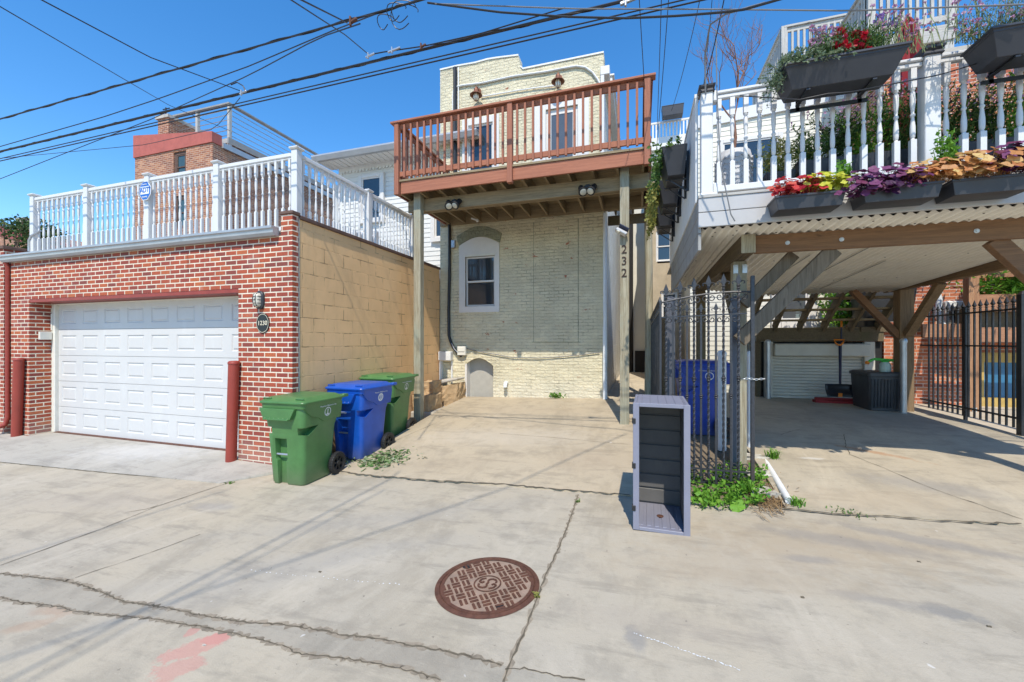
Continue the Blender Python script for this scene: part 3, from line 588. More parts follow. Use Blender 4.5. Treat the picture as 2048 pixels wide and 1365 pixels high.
for dz in (-.045,.0,.045): b.tube([(p.x-.056,GY-.04,p.z+dz),(p.x-.05,GY-.08,p.z+dz),(p.x,GY-.117,p.z+dz),(p.x+.05,GY-.08,p.z+dz),(p.x+.056,GY-.04,p.z+dz)], .005, 6)
build('cage', b, M['iron_grey'], lp, smooth=True)
p = atY(527, 647, GY); pq = thing('number_plaque', 'black oval house number plaque reading 1230 on the brick pier', 'house number', (p.x,GY,p.z))
def oval(a, c_, y0, y1, n=28):
    m = MB(); m.prism([(p.x+a*math.cos(2*math.pi*k/n), p.z+c_*math.sin(2*math.pi*k/n)) for k in range(n)], 'y', y0, y1); return m
build('plate', oval(.112,.135,GY-.014,GY), M['plaque'], pq)
rim = MB(); n = 28
for k in range(n):
    a0, a1 = 2*math.pi*k/n, 2*math.pi*(k+1)/n
    rim.quad(*[(p.x+s_*(.112)*math.cos(a), GY-.017, p.z+s_*.135*math.sin(a)) for s_, a in ((.90,a0),(.94,a0),(.94,a1),(.90,a1))])
build('rim_line', rim, M['cream_text'], pq, norm=False)
tm = text_mesh('1230', .085); build('numerals', MB().merge(tm, T(FRONT,(p.x,GY-.017,p.z))), M['cream_text'], pq)
# white turned railing round the garage roof
def turned(h, w=.036):
    """one turned baluster standing on z=0, square at both ends"""
    m = MB(); a = w/2; m.box((-a,-a,0),(a,a,h*.27)); m.box((-a,-a,h*.80),(a,a,h))
    prof = [(a*.95,h*.27),(a*.55,h*.285),(a*.9,h*.30),(a*1.0,h*.34),(a*.98,h*.40),(a*.60,h*.49),(a*.55,h*.505),(a*.9,h*.515),(a*.9,h*.53),(a*.55,h*.54),(a*.62,h*.56),(a*.98,h*.64),(a*1.0,h*.70),(a*.9,h*.755),(a*.55,h*.77),(a*.95,h*.785),(a*.95,h*.80)]
    m.lathe(prof, (0,0,0), 8); return m
def vinyl_post(x, y, z0, z1, w=.10, cap=True):
    m = MB(); a = w/2; m.box((x-a,y-a,z0),(x+a,y+a,z1-.05))
    if cap: m.loft([[Vector((x+sx*q,y+sy*q,z)) for sx,sy in ((-1,-1),(1,-1),(1,1),(-1,1))] for q, z in ((a+.004,z1-.05),(a+.022,z1-.035),(a+.024,z1-.018),(a+.006,z1-.008),(a*.5,z1))])
    return m
RY = 4.46; zb, zt = 3.30, 4.245
rl = thing('white_railing', 'white turned vinyl railing round the garage roof terrace', 'railing', (-7, RY, 3.2))
pxs = [70, 177, 299, 437, 603]; pX = [xY(q, RY) for q in pxs]; pX[-1] = -4.50
pY2 = [yX(736, -4.5), yX(824, -4.5)]
for x in pX: build('post', vinyl_post(x, RY, 3.19, 4.375), M['white'], rl, bevel=.006)
for y in pY2: build('post', vinyl_post(-4.5, y, 3.19, 4.34), M['white'], rl, bevel=.006)
bal0 = None
def put_bal(x, y, z):
    global bal0
    if bal0 is None: bal0 = build('baluster', turned(zt-zb), M['white'], rl, local=True, smooth=True); bal0.location = Vector((x,y,z))-wloc(rl)
    else: inst(bal0, rl, Vector((x,y,z))-wloc(rl))
for i in range(4):
    a, b_ = pX[i]+.05, pX[i+1]-.05; m = MB(); m.box((a,RY-.032,zt-.005),(b_,RY+.032,zt+.055)); m.box((a,RY-.02,zt-.035),(b_,RY+.02,zt-.006)); build('top_rail', m, M['white'], rl, bevel=.01)
    m = MB(); m.box((a,RY-.026,zb-.06),(b_,RY+.026,zb)); build('bottom_rail', m, M['white'], rl, bevel=.006)
    n = [10,11,12,11][i] if i < 3 else 11
    for k in range(n): put_bal(a+(b_-a)*(k+.5)/n, RY, zb)
ys = [RY]+pY2
for i in range(2):
    a, b_ = ys[i]+.05, ys[i+1]-.05; m = MB(); m.box((-4.532,a,zt-.005),(-4.468,b_,zt+.055)); m.box((-4.52,a,zt-.035),(-4.48,b_,zt-.006)); build('top_rail', m, M['white'], rl, bevel=.01)
    m = MB(); m.box((-4.526,a,zb+.07),(-4.474,b_,zb+.13)); build('bottom_rail', m, M['white'], rl, bevel=.006)
    for k in range(12): put_bal(-4.5, a+(b_-a)*(k+.5)/12, zb)
bk = MB()
for x in pX[1:4]: bk.box((x-.055,RY-.056,3.21),(x+.055,RY-.05,3.27))
build('bracket', bk, M['galv'], rl)
sg = thing('security_sign', 'blue octagonal security sign fixed to the white railing', 'sign', tuple(atY(290, 382, RY-.09)))
p = atY(290, 382, RY-.09); m = MB(); ocs = lambda k_, s_: [(p.x+k_*math.cos(R(22.5+45*i)), p.z+s_*math.sin(R(22.5+45*i))) for i in range(8)]
m.prism(ocs(.135,.155), 'y', p.y, p.y+.006); build('border', m, M['signwhite'], sg)
m = MB(); m.prism(ocs(.126,.146), 'y', p.y-.003, p.y+.0); build('panel', m, M['signblue'], sg)
m = MB(); m.prism([(p.x-.095,p.z-.055),(p.x+.095,p.z-.055),(p.x+.095,p.z+.065),(p.x-.095,p.z+.065)], 'y', p.y-.006, p.y-.003); build('white_field', m, M['signwhite'], sg)
build('letters', MB().merge(text_mesh('ADT', .105, spacing=.9), T(FRONT,(p.x,p.y-.009,p.z+.005))), M['signblue'], sg)
build('small_letters', MB().merge(text_mesh('Security', .035), T(FRONT,(p.x,p.y-.006,p.z-.095))).merge(text_mesh('Services', .03), T(FRONT,(p.x,p.y-.006,p.z+.10))), M['signwhite'], sg)
# roof drain / hose and things on the terrace
hz = MB(); a = atY(58, 503, 4.40); hz.tube([a, a+Vector((0,0,.20)), a+Vector((.06,0,.27)), a+Vector((.25,.04,.36))], .018, 8); solo('conduit_elbow', hz, M['galv'], 'bent grey conduit at the left end post of the white railing', 'conduit', tuple(a), smooth=True)
ft = MB(); fx = -7.1; fy = 6.4; ft.box((fx,fy,3.2),(fx+2.0,fy+.8,3.62)); ft.box((fx,fy+.62,3.62),(fx+2.0,fy+.8,3.98)); ft.box((fx,fy,3.62),(fx+.2,fy+.62,3.8)); ft.box((fx+1.8,fy,3.62),(fx+2.0,fy+.62,3.8))
solo('outdoor_sofa', ft, M['pot_white'], 'pale outdoor sofa on the terrace behind the white side railing', 'sofa', (fx+1,fy,3.2), bevel=.04)
cu = thing('covered_grill', 'dark covered grill standing on the roof terrace behind the front railing', 'grill', (-7.9,7.2,3.2))
m = MB(); m.box((-8.3,6.9,3.2),(-7.5,7.5,4.0)); build('cart', m, M['bench'], cu, bevel=.05)
m = MB(); m.loft([rrect(-8.25,-7.55,6.92,7.48,.1,z) if k == 0 else rrect(-8.25+k,-7.55-k,6.92+k,7.48-k,.1,z) for z, k in ((4.0,0),(4.12,.02),(4.22,.10))]); build('lid', m, M['bench'], cu, smooth=True)
def bushlike(mb, c, rad, n, size, seed, narrow=.45):
    r = random.Random(seed); c = Vector(c)
    lobes = [(Vector((r.gauss(0,.5),r.gauss(0,.5),r.gauss(0,.45))), r.uniform(.35,.6)) for _ in range(9)]
    for _ in range(n):
        lc, lr = r.choice(lobes); d = Vector((r.gauss(0,1),r.gauss(0,1),r.gauss(0,1))).normalized()*lr*(r.random()**.4)
        q = lc+d; p = c+Vector((q.x*rad[0], q.y*rad[1], q.z*rad[2])); leaf(mb, p, size*r.uniform(.6,1.3), r, narrow)
def leaf(mb, p, s, r, narrow=.45, d=None):
    d = d or Vector((r.gauss(0,1),r.gauss(0,1),r.gauss(0,.8))); d = d.normalized(); n = d.orthogonal().normalized(); n = Matrix.Rotation(r.uniform(0,6.28),3,d)@n; b = d.cross(n)
    mb.add([p, p+d*s*.5+b*s*narrow*.5+n*s*.06, p+d*s, p+d*s*.5-b*s*narrow*.5+n*s*.06], [[0,1,2],[0,2,3]])
# far left: neighbour pier, creeper, red parapet, chimney
nb = thing('brick_pier', 'weathered brick boundary wall with brown coping at the left edge', 'wall', (-12.2,4.4,0))
m = MB(); m.box((-14.5,4.24,-.3),(GXL-.10,4.6,3.36)); m.box((GXL-.42,4.6,-.3),(GXL-.10,9,3.36)); build('wall', m, M['brick'], nb)
m = MB(); m.box((-14.5,4.21,3.36),(GXL-.06,4.64,3.42)); m.box((GXL-.46,4.64,3.36),(GXL-.06,9,3.42)); build('coping', m, M['coping'], nb, bevel=.01)
tc = atY(28, 470, 7.2); m = MB(); bushlike(m, tc, (1.5,1.0,.62), 3800, .10, 3, .6); tr = thing('creeper', 'dark green leafy creeper above the boundary wall at the far left', 'shrub', (tc.x,tc.y,3.0))
build('foliage', m, M['leaf_dark'], tr, norm=False)
m = MB()
for k in range(7): m.tube([(tc.x+rnd.uniform(-.3,.3),tc.y,.0),(tc.x+rnd.uniform(-.6,.6),tc.y,2.6),(tc.x+rnd.uniform(-1.2,1.2),tc.y+rnd.uniform(-.4,.4),tc.z+.3)], [.05,.035,.01], 6)
build('stem', m, M['trunk'], tr)
rh = thing('far_rowhouse', 'distant brick rowhouse with sloping dark red parapet at the far left', 'house', (-30,14,0))
a = atY(-60, 436, 14); b_ = atY(62, 470, 14); m = MB(); m.prism([(a.x,-.3),(b_.x+6,-.3),(b_.x+6,b_.z-1.6),(b_.x,b_.z-.25),(a.x,a.z-.25)], 'y', 14, 24); build('wall', m, M['brick_old'], rh)
m = MB(); m.prism([(a.x,a.z-.55),(b_.x,b_.z-.55),(b_.x+6,b_.z-1.9),(b_.x+6,b_.z-1.4),(b_.x,b_.z),(a.x,a.z)], 'y', 13.94, 14.2); build('parapet', m, M['redpaint'], rh)
c0 = atY(50, 455, 14.6); m = MB(); m.box((c0.x-.35,14.4,c0.z-1),(c0.x+.35,15,c0.z+.12)); ch = build('chimney', m, M['brick_old'], rh)
m = MB(); m.box((c0.x-.42,14.35,c0.z+.42),(c0.x+.42,15.05,c0.z+.50)); [m.box((c0.x+dx-.05,14.4,c0.z+.12),(c0.x+dx+.05,15,c0.z+.42)) for dx in (-.3,0,.3)]; build('chimney_cap', m, M['concrete_cap'], ch)
# ================================================================= brick house with roof deck behind the garage
BY = 10.0; bx0, bx1 = xY(270, BY), xY(425, BY); zt0 = zY(290, 268, BY)
bh = thing('brick_house', 'tall orange brick house with red parapet and a cable-railed roof deck', 'house', ((bx0+bx1)/2,BY,0))
zc = zY(350, 300, BY); wx0, wx1 = xY(347,BY), xY(372,BY); wz0, wz1 = zY(360,362,BY), zY(360,303,BY); wz2, wz3 = zY(360,440,BY), zY(360,380,BY)
m = MB(); m.wall(bx0, bx1, -.3, zc+.12, [(wx0,wx1,wz0,wz1),(wx0,wx1,wz2-.3,wz3-.2)], BY, .12); m.box((bx0,BY+.14,-.3),(bx1,28,zc+.1)); m.quad((bx1,BY,-.3),(bx1,BY+.14,-.3),(bx1,BY+.14,zc+.12),(bx1,BY,zc+.12)); m.quad((bx0,BY,-.3),(bx0,BY+.14,-.3),(bx0,BY+.14,zc+.12),(bx0,BY,zc+.12)); build('wall', m, M['brick_old'], bh, norm=False)
zl, zr = zY(272, 272, BY), zY(425, 264, BY); m = MB(); m.prism([(bx0-.03,zc-.02),(bx1+.03,zc-.0),(bx1+.03,zr),(bx0-.03,zl)], 'y', BY-.04, BY+.3); build('parapet', m, M['redroof'], bh)
m = MB(); m.box((bx1+.002,BY+.3,zc-.06),(bx1+.10,28,zc+.12)); build('gutter', m, M['gutter'], bh)
for (a0, a1) in ((wz0,wz1),(wz2-.3,wz3-.2)): sash_window(bh, wx0+.1, wx1-.1, a0+.08, a1-.1, BY+.06, trim=.10, glass='glass_green', trimmat='coping', proud=.02)
m = MB(); [m.prism([(wx0-.05+((wx1-wx0+.1)*k/6), w1+.0+.10*math.sin(math.pi*k/6)) for k in range(7)]+[(wx1+.05-((wx1-wx0+.1)*k/6), w1+.14+.10*math.sin(math.pi*(6-k)/6)) for k in range(7)], 'y', BY-.012, BY+.02) for w1 in (wz1,)]; build('window_arch', m, M['brick_old'], bh)
for px_ in (520, 600): # side windows
    yy = yX(px_, bx1); m = MB(); m.box((bx1,yy-.45,3.9),(bx1+.02,yy+.45,5.4)); w_ = build('window', m, M['glass'], bh); m = MB(); m.box((bx1,yy-.55,3.75),(bx1+.06,yy+.55,3.9)); build('sill', m, M['concrete_cap'], w_)
cx0, cx1 = xY(322,10.6), xY(343,10.6); m = MB(); m.box((cx0,10.5,zc),(cx1,11.6,zY(335,236,10.5))); chm = build('chimney', m, M['brick_old'], bh)
m = MB(); m.box((cx0-.06,10.44,zY(335,236,10.5)),(cx1+.06,11.66,zY(335,230,10.5))); build('chimney_cap', m, M['concrete_cap'], chm)
an = MB(); a = Vector((cx0+.1,10.7,zY(335,236,10.5))); an.tube([a, a+Vector((0,0,.55))], .025, 6); an.tube([a+Vector((-.2,0,.42)), a+Vector((.2,0,.42))], .02, 6); an.tube([a+Vector((-.15,0,.5)), a+Vector((.2,0,.5))], .02, 6); solo('roof_antenna', an, M['iron'], 'small mast antenna on the brick chimney', 'antenna', tuple(a))
# roof deck of that house: grey posts, cable rails
rd = thing('roof_deck', 'grey timber roof deck with horizontal cable rails on the brick house', 'roof deck', (bx1-1.5,13,zc))
DX = bx1-.25; dY0 = yX(458, DX)
dz0 = zX(458, 276, DX); dz1 = zX(458, 208, DX)
m = MB(); m.box((bx0+.8,dY0,dz0-.16),(DX,26,dz0)); build('decking', m, M['greywood_x'], rd)
m = MB()
for k in range(34): m.box((DX-.9,dY0+.25+k*.42,dz0-.55),(DX-.02,dY0+.29+k*.42,dz0-.16))
build('joists', m, M['aged_x'], rd)
m = MB(); m.box((DX-.05,dY0-.02,dz0-.20),(DX+.01,26,dz0+.02)); build('rim_board', m, M['skirt'], rd)
for k in range(5): y = dY0+.06+k*3.0; m = MB(); m.box((DX-.10,y-.05,dz0-.45),(DX+.0,y+.05,dz1)); build('post', m, M['greywood_z'], rd)
for x in (DX-1.6, DX-3.1): m = MB(); m.box((x-.05,dY0,dz0),(x+.05,dY0+.1,dz1)); build('post', m, M['greywood_z'], rd)
m = MB(); m.box((DX-.13,dY0-.03,dz1),(DX+.03,26,dz1+.05)); m.box((DX-3.2,dY0-.03,dz1),(DX-.13,dY0+.12,dz1+.05)); build('handrail', m, M['skirt'], rd)
for k in range(6):
    z = dz0+(dz1-dz0)*(k+.7)/6.6; m = MB(); m.tube([(DX-.05,dY0,z),(DX-.05,26,z)], .014, 5); m.tube([(DX-3.2,dY0+.05,z),(DX-.05,dY0+.05,z)], .014, 5); build('cable_rail', m, M['galv'], rd)
# ================================================================= white sided house between the garage and the cream house
SY = 8.9; sx0, sx1 = xY(679, SY), -4.30; ez = zY(700, 345, SY-.5)
sh = thing('sided_house', 'white clapboard house with metal gutter and deep soffit behind the terrace', 'house', ((sx0+sx1)/2,SY,0))
zs0 = 3.22; zs1 = zY(700, 318, SY)
m = MB(); siding(m, sx0, sx1+.8, zs0+.0, zs1-.35, SY); m.box((sx0,SY,-.2),(sx1+.8,20,zs1)); build('wall', m, M['siding_w'], sh, norm=False)
m = MB(); n = 40
for k in range(n):
    a = sx0+(sx1+.8-sx0)*k/n; wd = (sx1+.8-sx0)/n
    m.prism([(a,zs1-.05),(a,zs1-.30)]+[(a+wd*(.5-.5*math.cos(math.pi*j/5)), zs1-.30-.09*math.sin(math.pi*j/5)) for j in range(1,5)]+[(a+wd,zs1-.30),(a+wd,zs1-.05)], 'y', SY-.03, SY-.012)
build('scalloped_trim', m, M['white_old'], sh)
gy = SY-.62; gz = zY(650, 312, gy)
m = MB(); m.box((sx0-.25,gy+.1,gz-.06),(sx1+.9,SY,gz-.03)); [m.box((sx0-.25+k*.16,gy+.1,gz-.075),(sx0-.13+k*.16,SY,gz-.06)) for k in range(26)]; build('soffit', m, M['white_old'], sh)
m = MB(); m.prism([(gy,gz-.10),(gy+.08,gz-.10),(gy+.10,gz+.04),(gy-.04,gz+.04),(gy-.05,gz+.0)], 'x', sx0-.3, sx1+.9); build('gutter', m, M['gutter'], sh)
m = MB(); m.prism([(gy+.0,gz+.041),(14,gz+1.2),(14,gz+1.1),(gy+.1,gz-.02)], 'x', sx0-.28, sx1+.9); build('roof', m, M['concrete_cap'], sh)
m = MB(); m.tube([(sx0-.2,gy+.05,gz-.08),(sx0-.2,gy+.10,gz-.2),(sx0-.05,SY-.06,gz-.55),(sx0-.05,SY-.06,3.3)], .045, 8); build('downspout', m, M['white_old'], sh, smooth=True)
m = MB(); m.box((sx0-.02,SY-.025,zs0),(sx0+.1,SY+.02,zs1-.35)); build('corner_board', m, M['white_old'], sh)
m = MB(); m.box((sx0+2.0,SY-.10,3.10),(sx1+.8,SY-.001,3.215)); build('base_flashing', m, M['skirt'], sh)
wa, wb = xY(727, SY), xY(764, SY); sash_window(sh, wa, wb, zY(745,440,SY), zY(745,357,SY), SY-.055, trim=.10)
wa, wb = xY(872, SY), xY(890, SY); sash_window(sh, wa, wb+.3, zY(870,477,SY), zY(870,410,SY)+.5, SY-.055, trim=.11)
# ================================================================= CREAM PAINTED BRICK HOUSE (centre)
HY_ = 8.5; HX0, HX1 = -4.405, -.70
ho = thing('painted_brick_house', 'cream painted brick house with stepped parapet behind the red timber deck', 'house', ((HX0+HX1)/2,HY_,.4))
def hz_(px, py): return zY(px, py, HY_)
lw = (xY(931,HY_), xY(990,HY_), hz_(960,613), hz_(960,513)); bd = (xY(931,HY_), xY(986.5,HY_), .15, hz_(958,716))
uw = (xY(937,HY_), xY(986,HY_), 4.75, hz_(960,249)); ud = (xY(1101,HY_)-.1, xY(1146,HY_)+.1, 4.62, hz_(1125,225)+.1)
m = MB(); m.wall(HX0, HX1, -.2, 7.3, [lw, bd, uw, ud], HY_, .25); m.box((HX0,HY_+.27,-.2),(HX1-.002,20,7.28))
m.quad((HX0,HY_,-.2),(HX0,HY_,7.3),(HX0,HY_+.27,7.3),(HX0,HY_+.27,-.2)); build('wall', m, M['cream'], ho, norm=False)
m = MB(); m.quad((HX1,HY_,-.2),(HX1,20,-.2),(HX1,20,7.28),(HX1,HY_,7.28)); build('side_wall', m, M['cream_side'], ho, norm=False)
pr = [(883,141.5),(915,134),(950,128),(975,121),(994,118),(1037,112.8),(1041,135),(1046,140),(1200,108.7)]
top = [(xY(a,HY_), hz_(a,b)) for a, b in pr]; top[0] = (HX0, top[0][1]); top[-1] = (HX1, top[-1][1])
m = MB(); m.prism([(HX0,7.3),(HX1,7.3)]+top[::-1], 'y', HY_, HY_+.28); build('parapet', m, M['cream'], ho)
m = MB()
for (a, b) in zip(top, top[1:]):
    if abs(b[0]-a[0]) > .05: m.prism([(a[0],a[1]+.002),(b[0],b[1]+.002),(b[0],b[1]+.035),(a[0],a[1]+.035)], 'y', HY_-.02, HY_+.30)
build('parapet_cap', m, M['white_old'], ho)
# bricked-up doorway: a shallow panel standing proud of the wall
a0, a1, b0, b1 = xY(1068,HY_), xY(1156,HY_), hz_(1110,684), hz_(1110,437)
m = MB(); m.prism([(a0,b0),(a1,b0),(a1,b1-.10)]+[(a1+(a0-a1)*k/8, b1-.10+.12*math.sin(math.pi*k/8)) for k in range(1,8)]+[(a0,b1-.10)], 'y', HY_-.014, HY_-.001); build('bricked_up_doorway', m, M['cream'], ho)
m = MB()
for u0_, u1_, v0_, v1_ in ((a0-.012,a0,b0,b1-.05),(a1,a1+.012,b0,b1-.05),(a0-.05,a1+.05,b0-.016,b0)): m.box((u0_,HY_-.006,v0_),(u1_,HY_-.0015,v1_))
build('doorway_joint', m, M['arch'], ho); scene.objects['doorway_joint']['kind'] = 'stuff'
# lower window: white arched surround, olive arch
def arch_pts(x0, x1, zs, rise, n=10): return [(x1+(x0-x1)*k/n, zs+rise*math.sin(math.pi*k/n)) for k in range(n+1)]
ox0, ox1 = xY(919,HY_), xY(999,HY_); zb_, zs_, zt_ = hz_(960,625), hz_(999,484)-.03, hz_(960,480)
win = sash_window(ho, lw[0]+.005, lw[1]-.005, lw[2]+.005, lw[3]-.005, HY_+.035, trim=.0, glass='glass')
m = MB(); rise = .17
m.prism([(ox0,zb_),(ox1,zb_),(ox1,lw[2]),(ox0,lw[2])], 'y', HY_-.022, HY_+.0); m.prism([(ox0,lw[2]),(lw[0],lw[2]),(lw[0],lw[3]),(ox0,lw[3])], 'y', HY_-.022, HY_); m.prism([(lw[1],lw[2]),(ox1,lw[2]),(ox1,lw[3]),(lw[1],lw[3])], 'y', HY_-.022, HY_)
m.prism([(ox0,lw[3]),(ox1,lw[3])]+arch_pts(ox0,ox1,zs_,rise), 'y', HY_-.022, HY_); build('window_surround', m, M['trim'], win)
m = MB(); o1, o2 = arch_pts(ox0-.01,ox1+.01,zs_+.012,rise), arch_pts(ox0-.07,ox1+.06,zs_+.215,rise+.03)
m.prism(o1+o2[::-1], 'y', HY_-.016, HY_); build('window_arch', m, M['arch'], ho)
m = MB(); m.prism([(lw[0]-.01,lw[3]),(lw[1]+.01,lw[3]),(lw[1]+.01,lw[3]+.04),(lw[0]-.01,lw[3]+.04)], 'y', HY_-.03, HY_-.02); build('head_trim', m, M['jamb'], win)
# basement hatch
m = MB(); m.box((bd[0]+.03,HY_+.19,.1),(bd[1]-.002,HY_+.245,bd[3]-.004)); hatch = build('basement_hatch', m, M['hatch'], ho)
m = MB(); m.box((bd[0]-.01,HY_-.01,.1),(bd[0]+.035,HY_+.19,bd[3]-.08)); build('hatch_jamb', m, M['trim'], hatch)
m = MB(); m.prism([(bd[0]-.02,bd[3]-.17)]+arch_pts(bd[0]-.02,bd[1]+.0,bd[3]-.17,.165)[::-1][0:1]+[(bd[0]-.02,bd[3]+.02),(bd[1],bd[3]+.02)]+arch_pts(bd[0]-.02,bd[1],bd[3]-.17,.165), 'y', HY_-.012, HY_+.05); build('hatch_arch', m, M['cream'], ho)
# upper window and terrace door
sash_window(ho, uw[0]+.002, uw[1]-.002, uw[2]+.002, uw[3]-.002, HY_+.02, trim=.15, glass='glass', proud=.05)
dw = thing
fr = MB(); fr.box((xY(1065,HY_),HY_-.02,4.6),(ud[0],HY_+.02,ud[3]+.22)); fr.box((ud[1],HY_-.02,4.6),(xY(1178,HY_),HY_+.02,ud[3]+.22)); fr.box((ud[0],HY_-.02,ud[3]),(ud[1],HY_+.02,ud[3]+.22)); td = build('terrace_door', fr, M['trim'], ho, bevel=.006)
m = MB(); q = .11; m.box((ud[0],HY_+.03,4.62),(ud[0]+q,HY_+.07,ud[3])); m.box((ud[1]-q,HY_+.03,4.62),(ud[1],HY_+.07,ud[3])); m.box((ud[0]+q,HY_+.03,ud[3]-q),(ud[1]-q,HY_+.07,ud[3])); m.box((ud[0]+q,HY_+.03,4.62),(ud[1]-q,HY_+.07,4.95)); build('leaf', m, M['trim'], td)
m = MB(); m.box((ud[0]+q,HY_+.04,4.95),(ud[1]-q,HY_+.048,ud[3]-q)); build('pane', m, M['glass_grey'], td)
m = MB(); m.lathe([(.0,0),(.03,.0),(.035,.03),(.02,.05),(0,.055)], (ud[0]+.05,HY_+.03,4.98), 10, Matrix.Rotation(R(90),3,'X')); build('knob', m, M['galv'], td)
# side eave gutter and downspouts
m = MB(); m.box((HX1,HY_+.15,7.05),(HX1+.16,20,7.19)); m.box((HX1+.0,HY_+.12,7.19),(HX1+.20,20,7.22)); build('eave_gutter', m, M['white_old'], ho)
m = MB(); m.box((HX1-.06,HY_-.09,4.7),(HX1+.015,HY_-.01,7.1)); m.box((HX1-.06,HY_-.09,7.1),(HX1+.12,HY_+.2,7.28)); build('downspout', m, M['white'], ho, bevel=.01)
m = MB(); m.tube([(HX1+.03,HY_-.06,4.3),(HX1+.03,HY_-.06,2.0)], .04, 8); m.tube([(HX1+.03,HY_-.06,2.0),(HX1+.03,HY_-.06,.45)], .048, 8); build('downspout', m, M['pvc'], ho, smooth=True)
# conduits on the upper facade
def zpt(x, y, off=-.03): return atY(x/3.412+760, y/3.412+80, HY_+off)
def solo_tube(name, pts, r, mat, label, cat, n=8, group=None):
    m = MB(); m.tube(pts, r, n); return solo(name, m, M[mat], label, cat, tuple(pts[-1]), group, smooth=True)
solo_tube('electric_conduit', [zpt(*q) for q in ((500,520),(497,400),(503,345),(525,322),(560,312),(690,297),(905,250),(1130,218),(1290,188),(1340,180),(1400,188),(1450,222),(1485,270),(1515,330))], .022, 'white_old', 'bent painted conduit running under the stepped parapet of the cream house', 'conduit')
solo_tube('lamp_conduit', [zpt(*q) for q in ((690,388),(800,370),(940,345),(1070,327),(1200,312))], .013, 'white_old', 'thin conduit linking the two rusty wall lamps', 'conduit')
m = MB(); q = zpt(512,190,-.05); m.tube([q, (q.x,q.y,4.7)], .045, 8); solo('vent_pipe', m, M['cable'], 'black vertical pipe up the left side of the cream house front', 'pipe', (q.x,q.y,4.7), smooth=True)
m = MB(); q = zpt(535,190,-.03); m.tube([q, (q.x,q.y,4.7)], .016, 6); solo('riser_conduit', m, M['white_old'], 'thin pale conduit beside the black vertical pipe', 'conduit', (q.x,q.y,4.7), smooth=True)
# two rusty jelly-jar lamps
def jar_lamp(px, py, label):
    c = atY(px, py, HY_-.17); t = thing('wall_lamp', label, 'wall lamp', (c.x,HY_,c.z), group='rusty lamps on the cream house')
    m = MB(); m.tube([(c.x,HY_,c.z+.17),(c.x,HY_-.09,c.z+.21),(c.x,HY_-.17,c.z+.17),(c.x,HY_-.17,c.z+.10)], .018, 8); m.lathe([(.0,-.01),(.06,-.01),(.06,.01),(0,.01)], (c.x,HY_-.005,c.z+.17), 12, Matrix.Rotation(R(90),3,'X')); build('arm', m, M['rustlamp'], t, smooth=True)
    m = MB(); m.lathe([(.02,.14),(.045,.13),(.06,.06),(.135,.0),(.14,-.012),(.125,-.01),(.05,.05),(.02,.06)], c, 16); build('shade', m, M['rustlamp'], t, smooth=True)
    m = MB(); m.lathe([(.0,.04),(.045,.03),(.062,-.03),(.06,-.085),(.035,-.125),(0,-.135)], c, 14); build('bulb', m, M['bulb'], t, smooth=True)
    m = MB()
    for k in range(4): a = math.pi*k/4; m.tube([c+Vector((math.cos(a)*r_, math.sin(a)*r_, z)) for r_, z in ((.066,.02),(.075,-.04),(.06,-.11),(0,-.15),(-.06,-.11),(-.075,-.04),(-.066,.02))], .004, 5)
    build('cage', m, M['rustlamp'], t)
jar_lamp(952, 190, 'rusty cage lamp above the terrace window, the left one on the cream house')
jar_lamp(1116, 163, 'rusty cage lamp above the terrace door, the right one on the cream house')
# cables and boxes low on the front
def b3(x, y, off=-.03): return atY(x/5.12+880, y/5.12+660, HY_+off)
p0 = atY(899, 447, HY_-.04)
solo_tube('cable_bundle', [p0, (p0.x-.0,p0.y,3.2), (p0.x-.02,p0.y,2.4), b3(92,60,-.05), b3(105,110,-.05), b3(135,180,-.06), b3(190,250,-.06), b3(225,270,-.05)], .036, 'cable', 'thick black cable bundle hanging down the left side of the cream house', 'cables')
solo_tube('grey_cable', [b3(120,140,-.08), b3(150,200,-.09), b3(190,240,-.09), b3(240,262,-.06)], .011, 'galv', 'silver cable looping beside the black bundle above the hatch', 'cable')
solo_tube('phone_wire', [b3(*q) for q in ((265,190),(400,222),(550,250),(750,285),(1000,290),(1250,275),(1450,255),(1632,230))], .010, 'greycable', 'thin drooping wire across the cream house front at the shadow edge', 'cable', 6)
p = b3(230,215); m = MB(); m.box((p.x-.10,HY_-.10,p.z-.10),(p.x+.10,HY_,p.z+.10)); m.box((p.x-.085,HY_-.115,p.z-.02),(p.x+.085,HY_-.10,p.z+.085)); solo('utility_box', m, M['jamb'], 'cream utility box above the basement hatch at the cable end', 'utility box', (p.x,HY_,p.z-.1), bevel=.012)
p = atY(907, 489, HY_-.03); m = MB(); m.box((p.x-.05,HY_-.07,p.z-.09),(p.x+.05,HY_,p.z+.09)); solo('cable_box', m, M['galv'], 'small grey box beside the cable bundle left of the lower window', 'utility box', (p.x,HY_,p.z-.09), bevel=.01)
p = b3(75,262); m = MB(); m.box((p.x-.17,HY_-.16,p.z-.12),(p.x+.14,HY_,p.z+.09)); m.box((p.x-.17,HY_-.12,p.z-1.0),(p.x-.12,HY_,p.z-.12)); m.box((p.x+.09,HY_-.05,p.z-.9),(p.x+.13,HY_,p.z-.12)); solo('meter_shelf', m, M['white_old'], 'white boxed shelf at the foot of the tan wall beside the cream house', 'shelf', (p.x,HY_,p.z-1), bevel=.015)
p = b3(672,552,-.06); m = MB(); m.tube([(p.x,HY_,p.z+.01),(p.x,HY_-.08,p.z+.01),(p.x+.01,HY_-.12,p.z-.02),(p.x+.01,HY_-.12,p.z-.07)], .042, 10); solo('pipe_stub', m, M['pvc'], 'white elbow pipe stub low on the cream house front', 'pipe', (p.x,HY_,p.z), smooth=True)
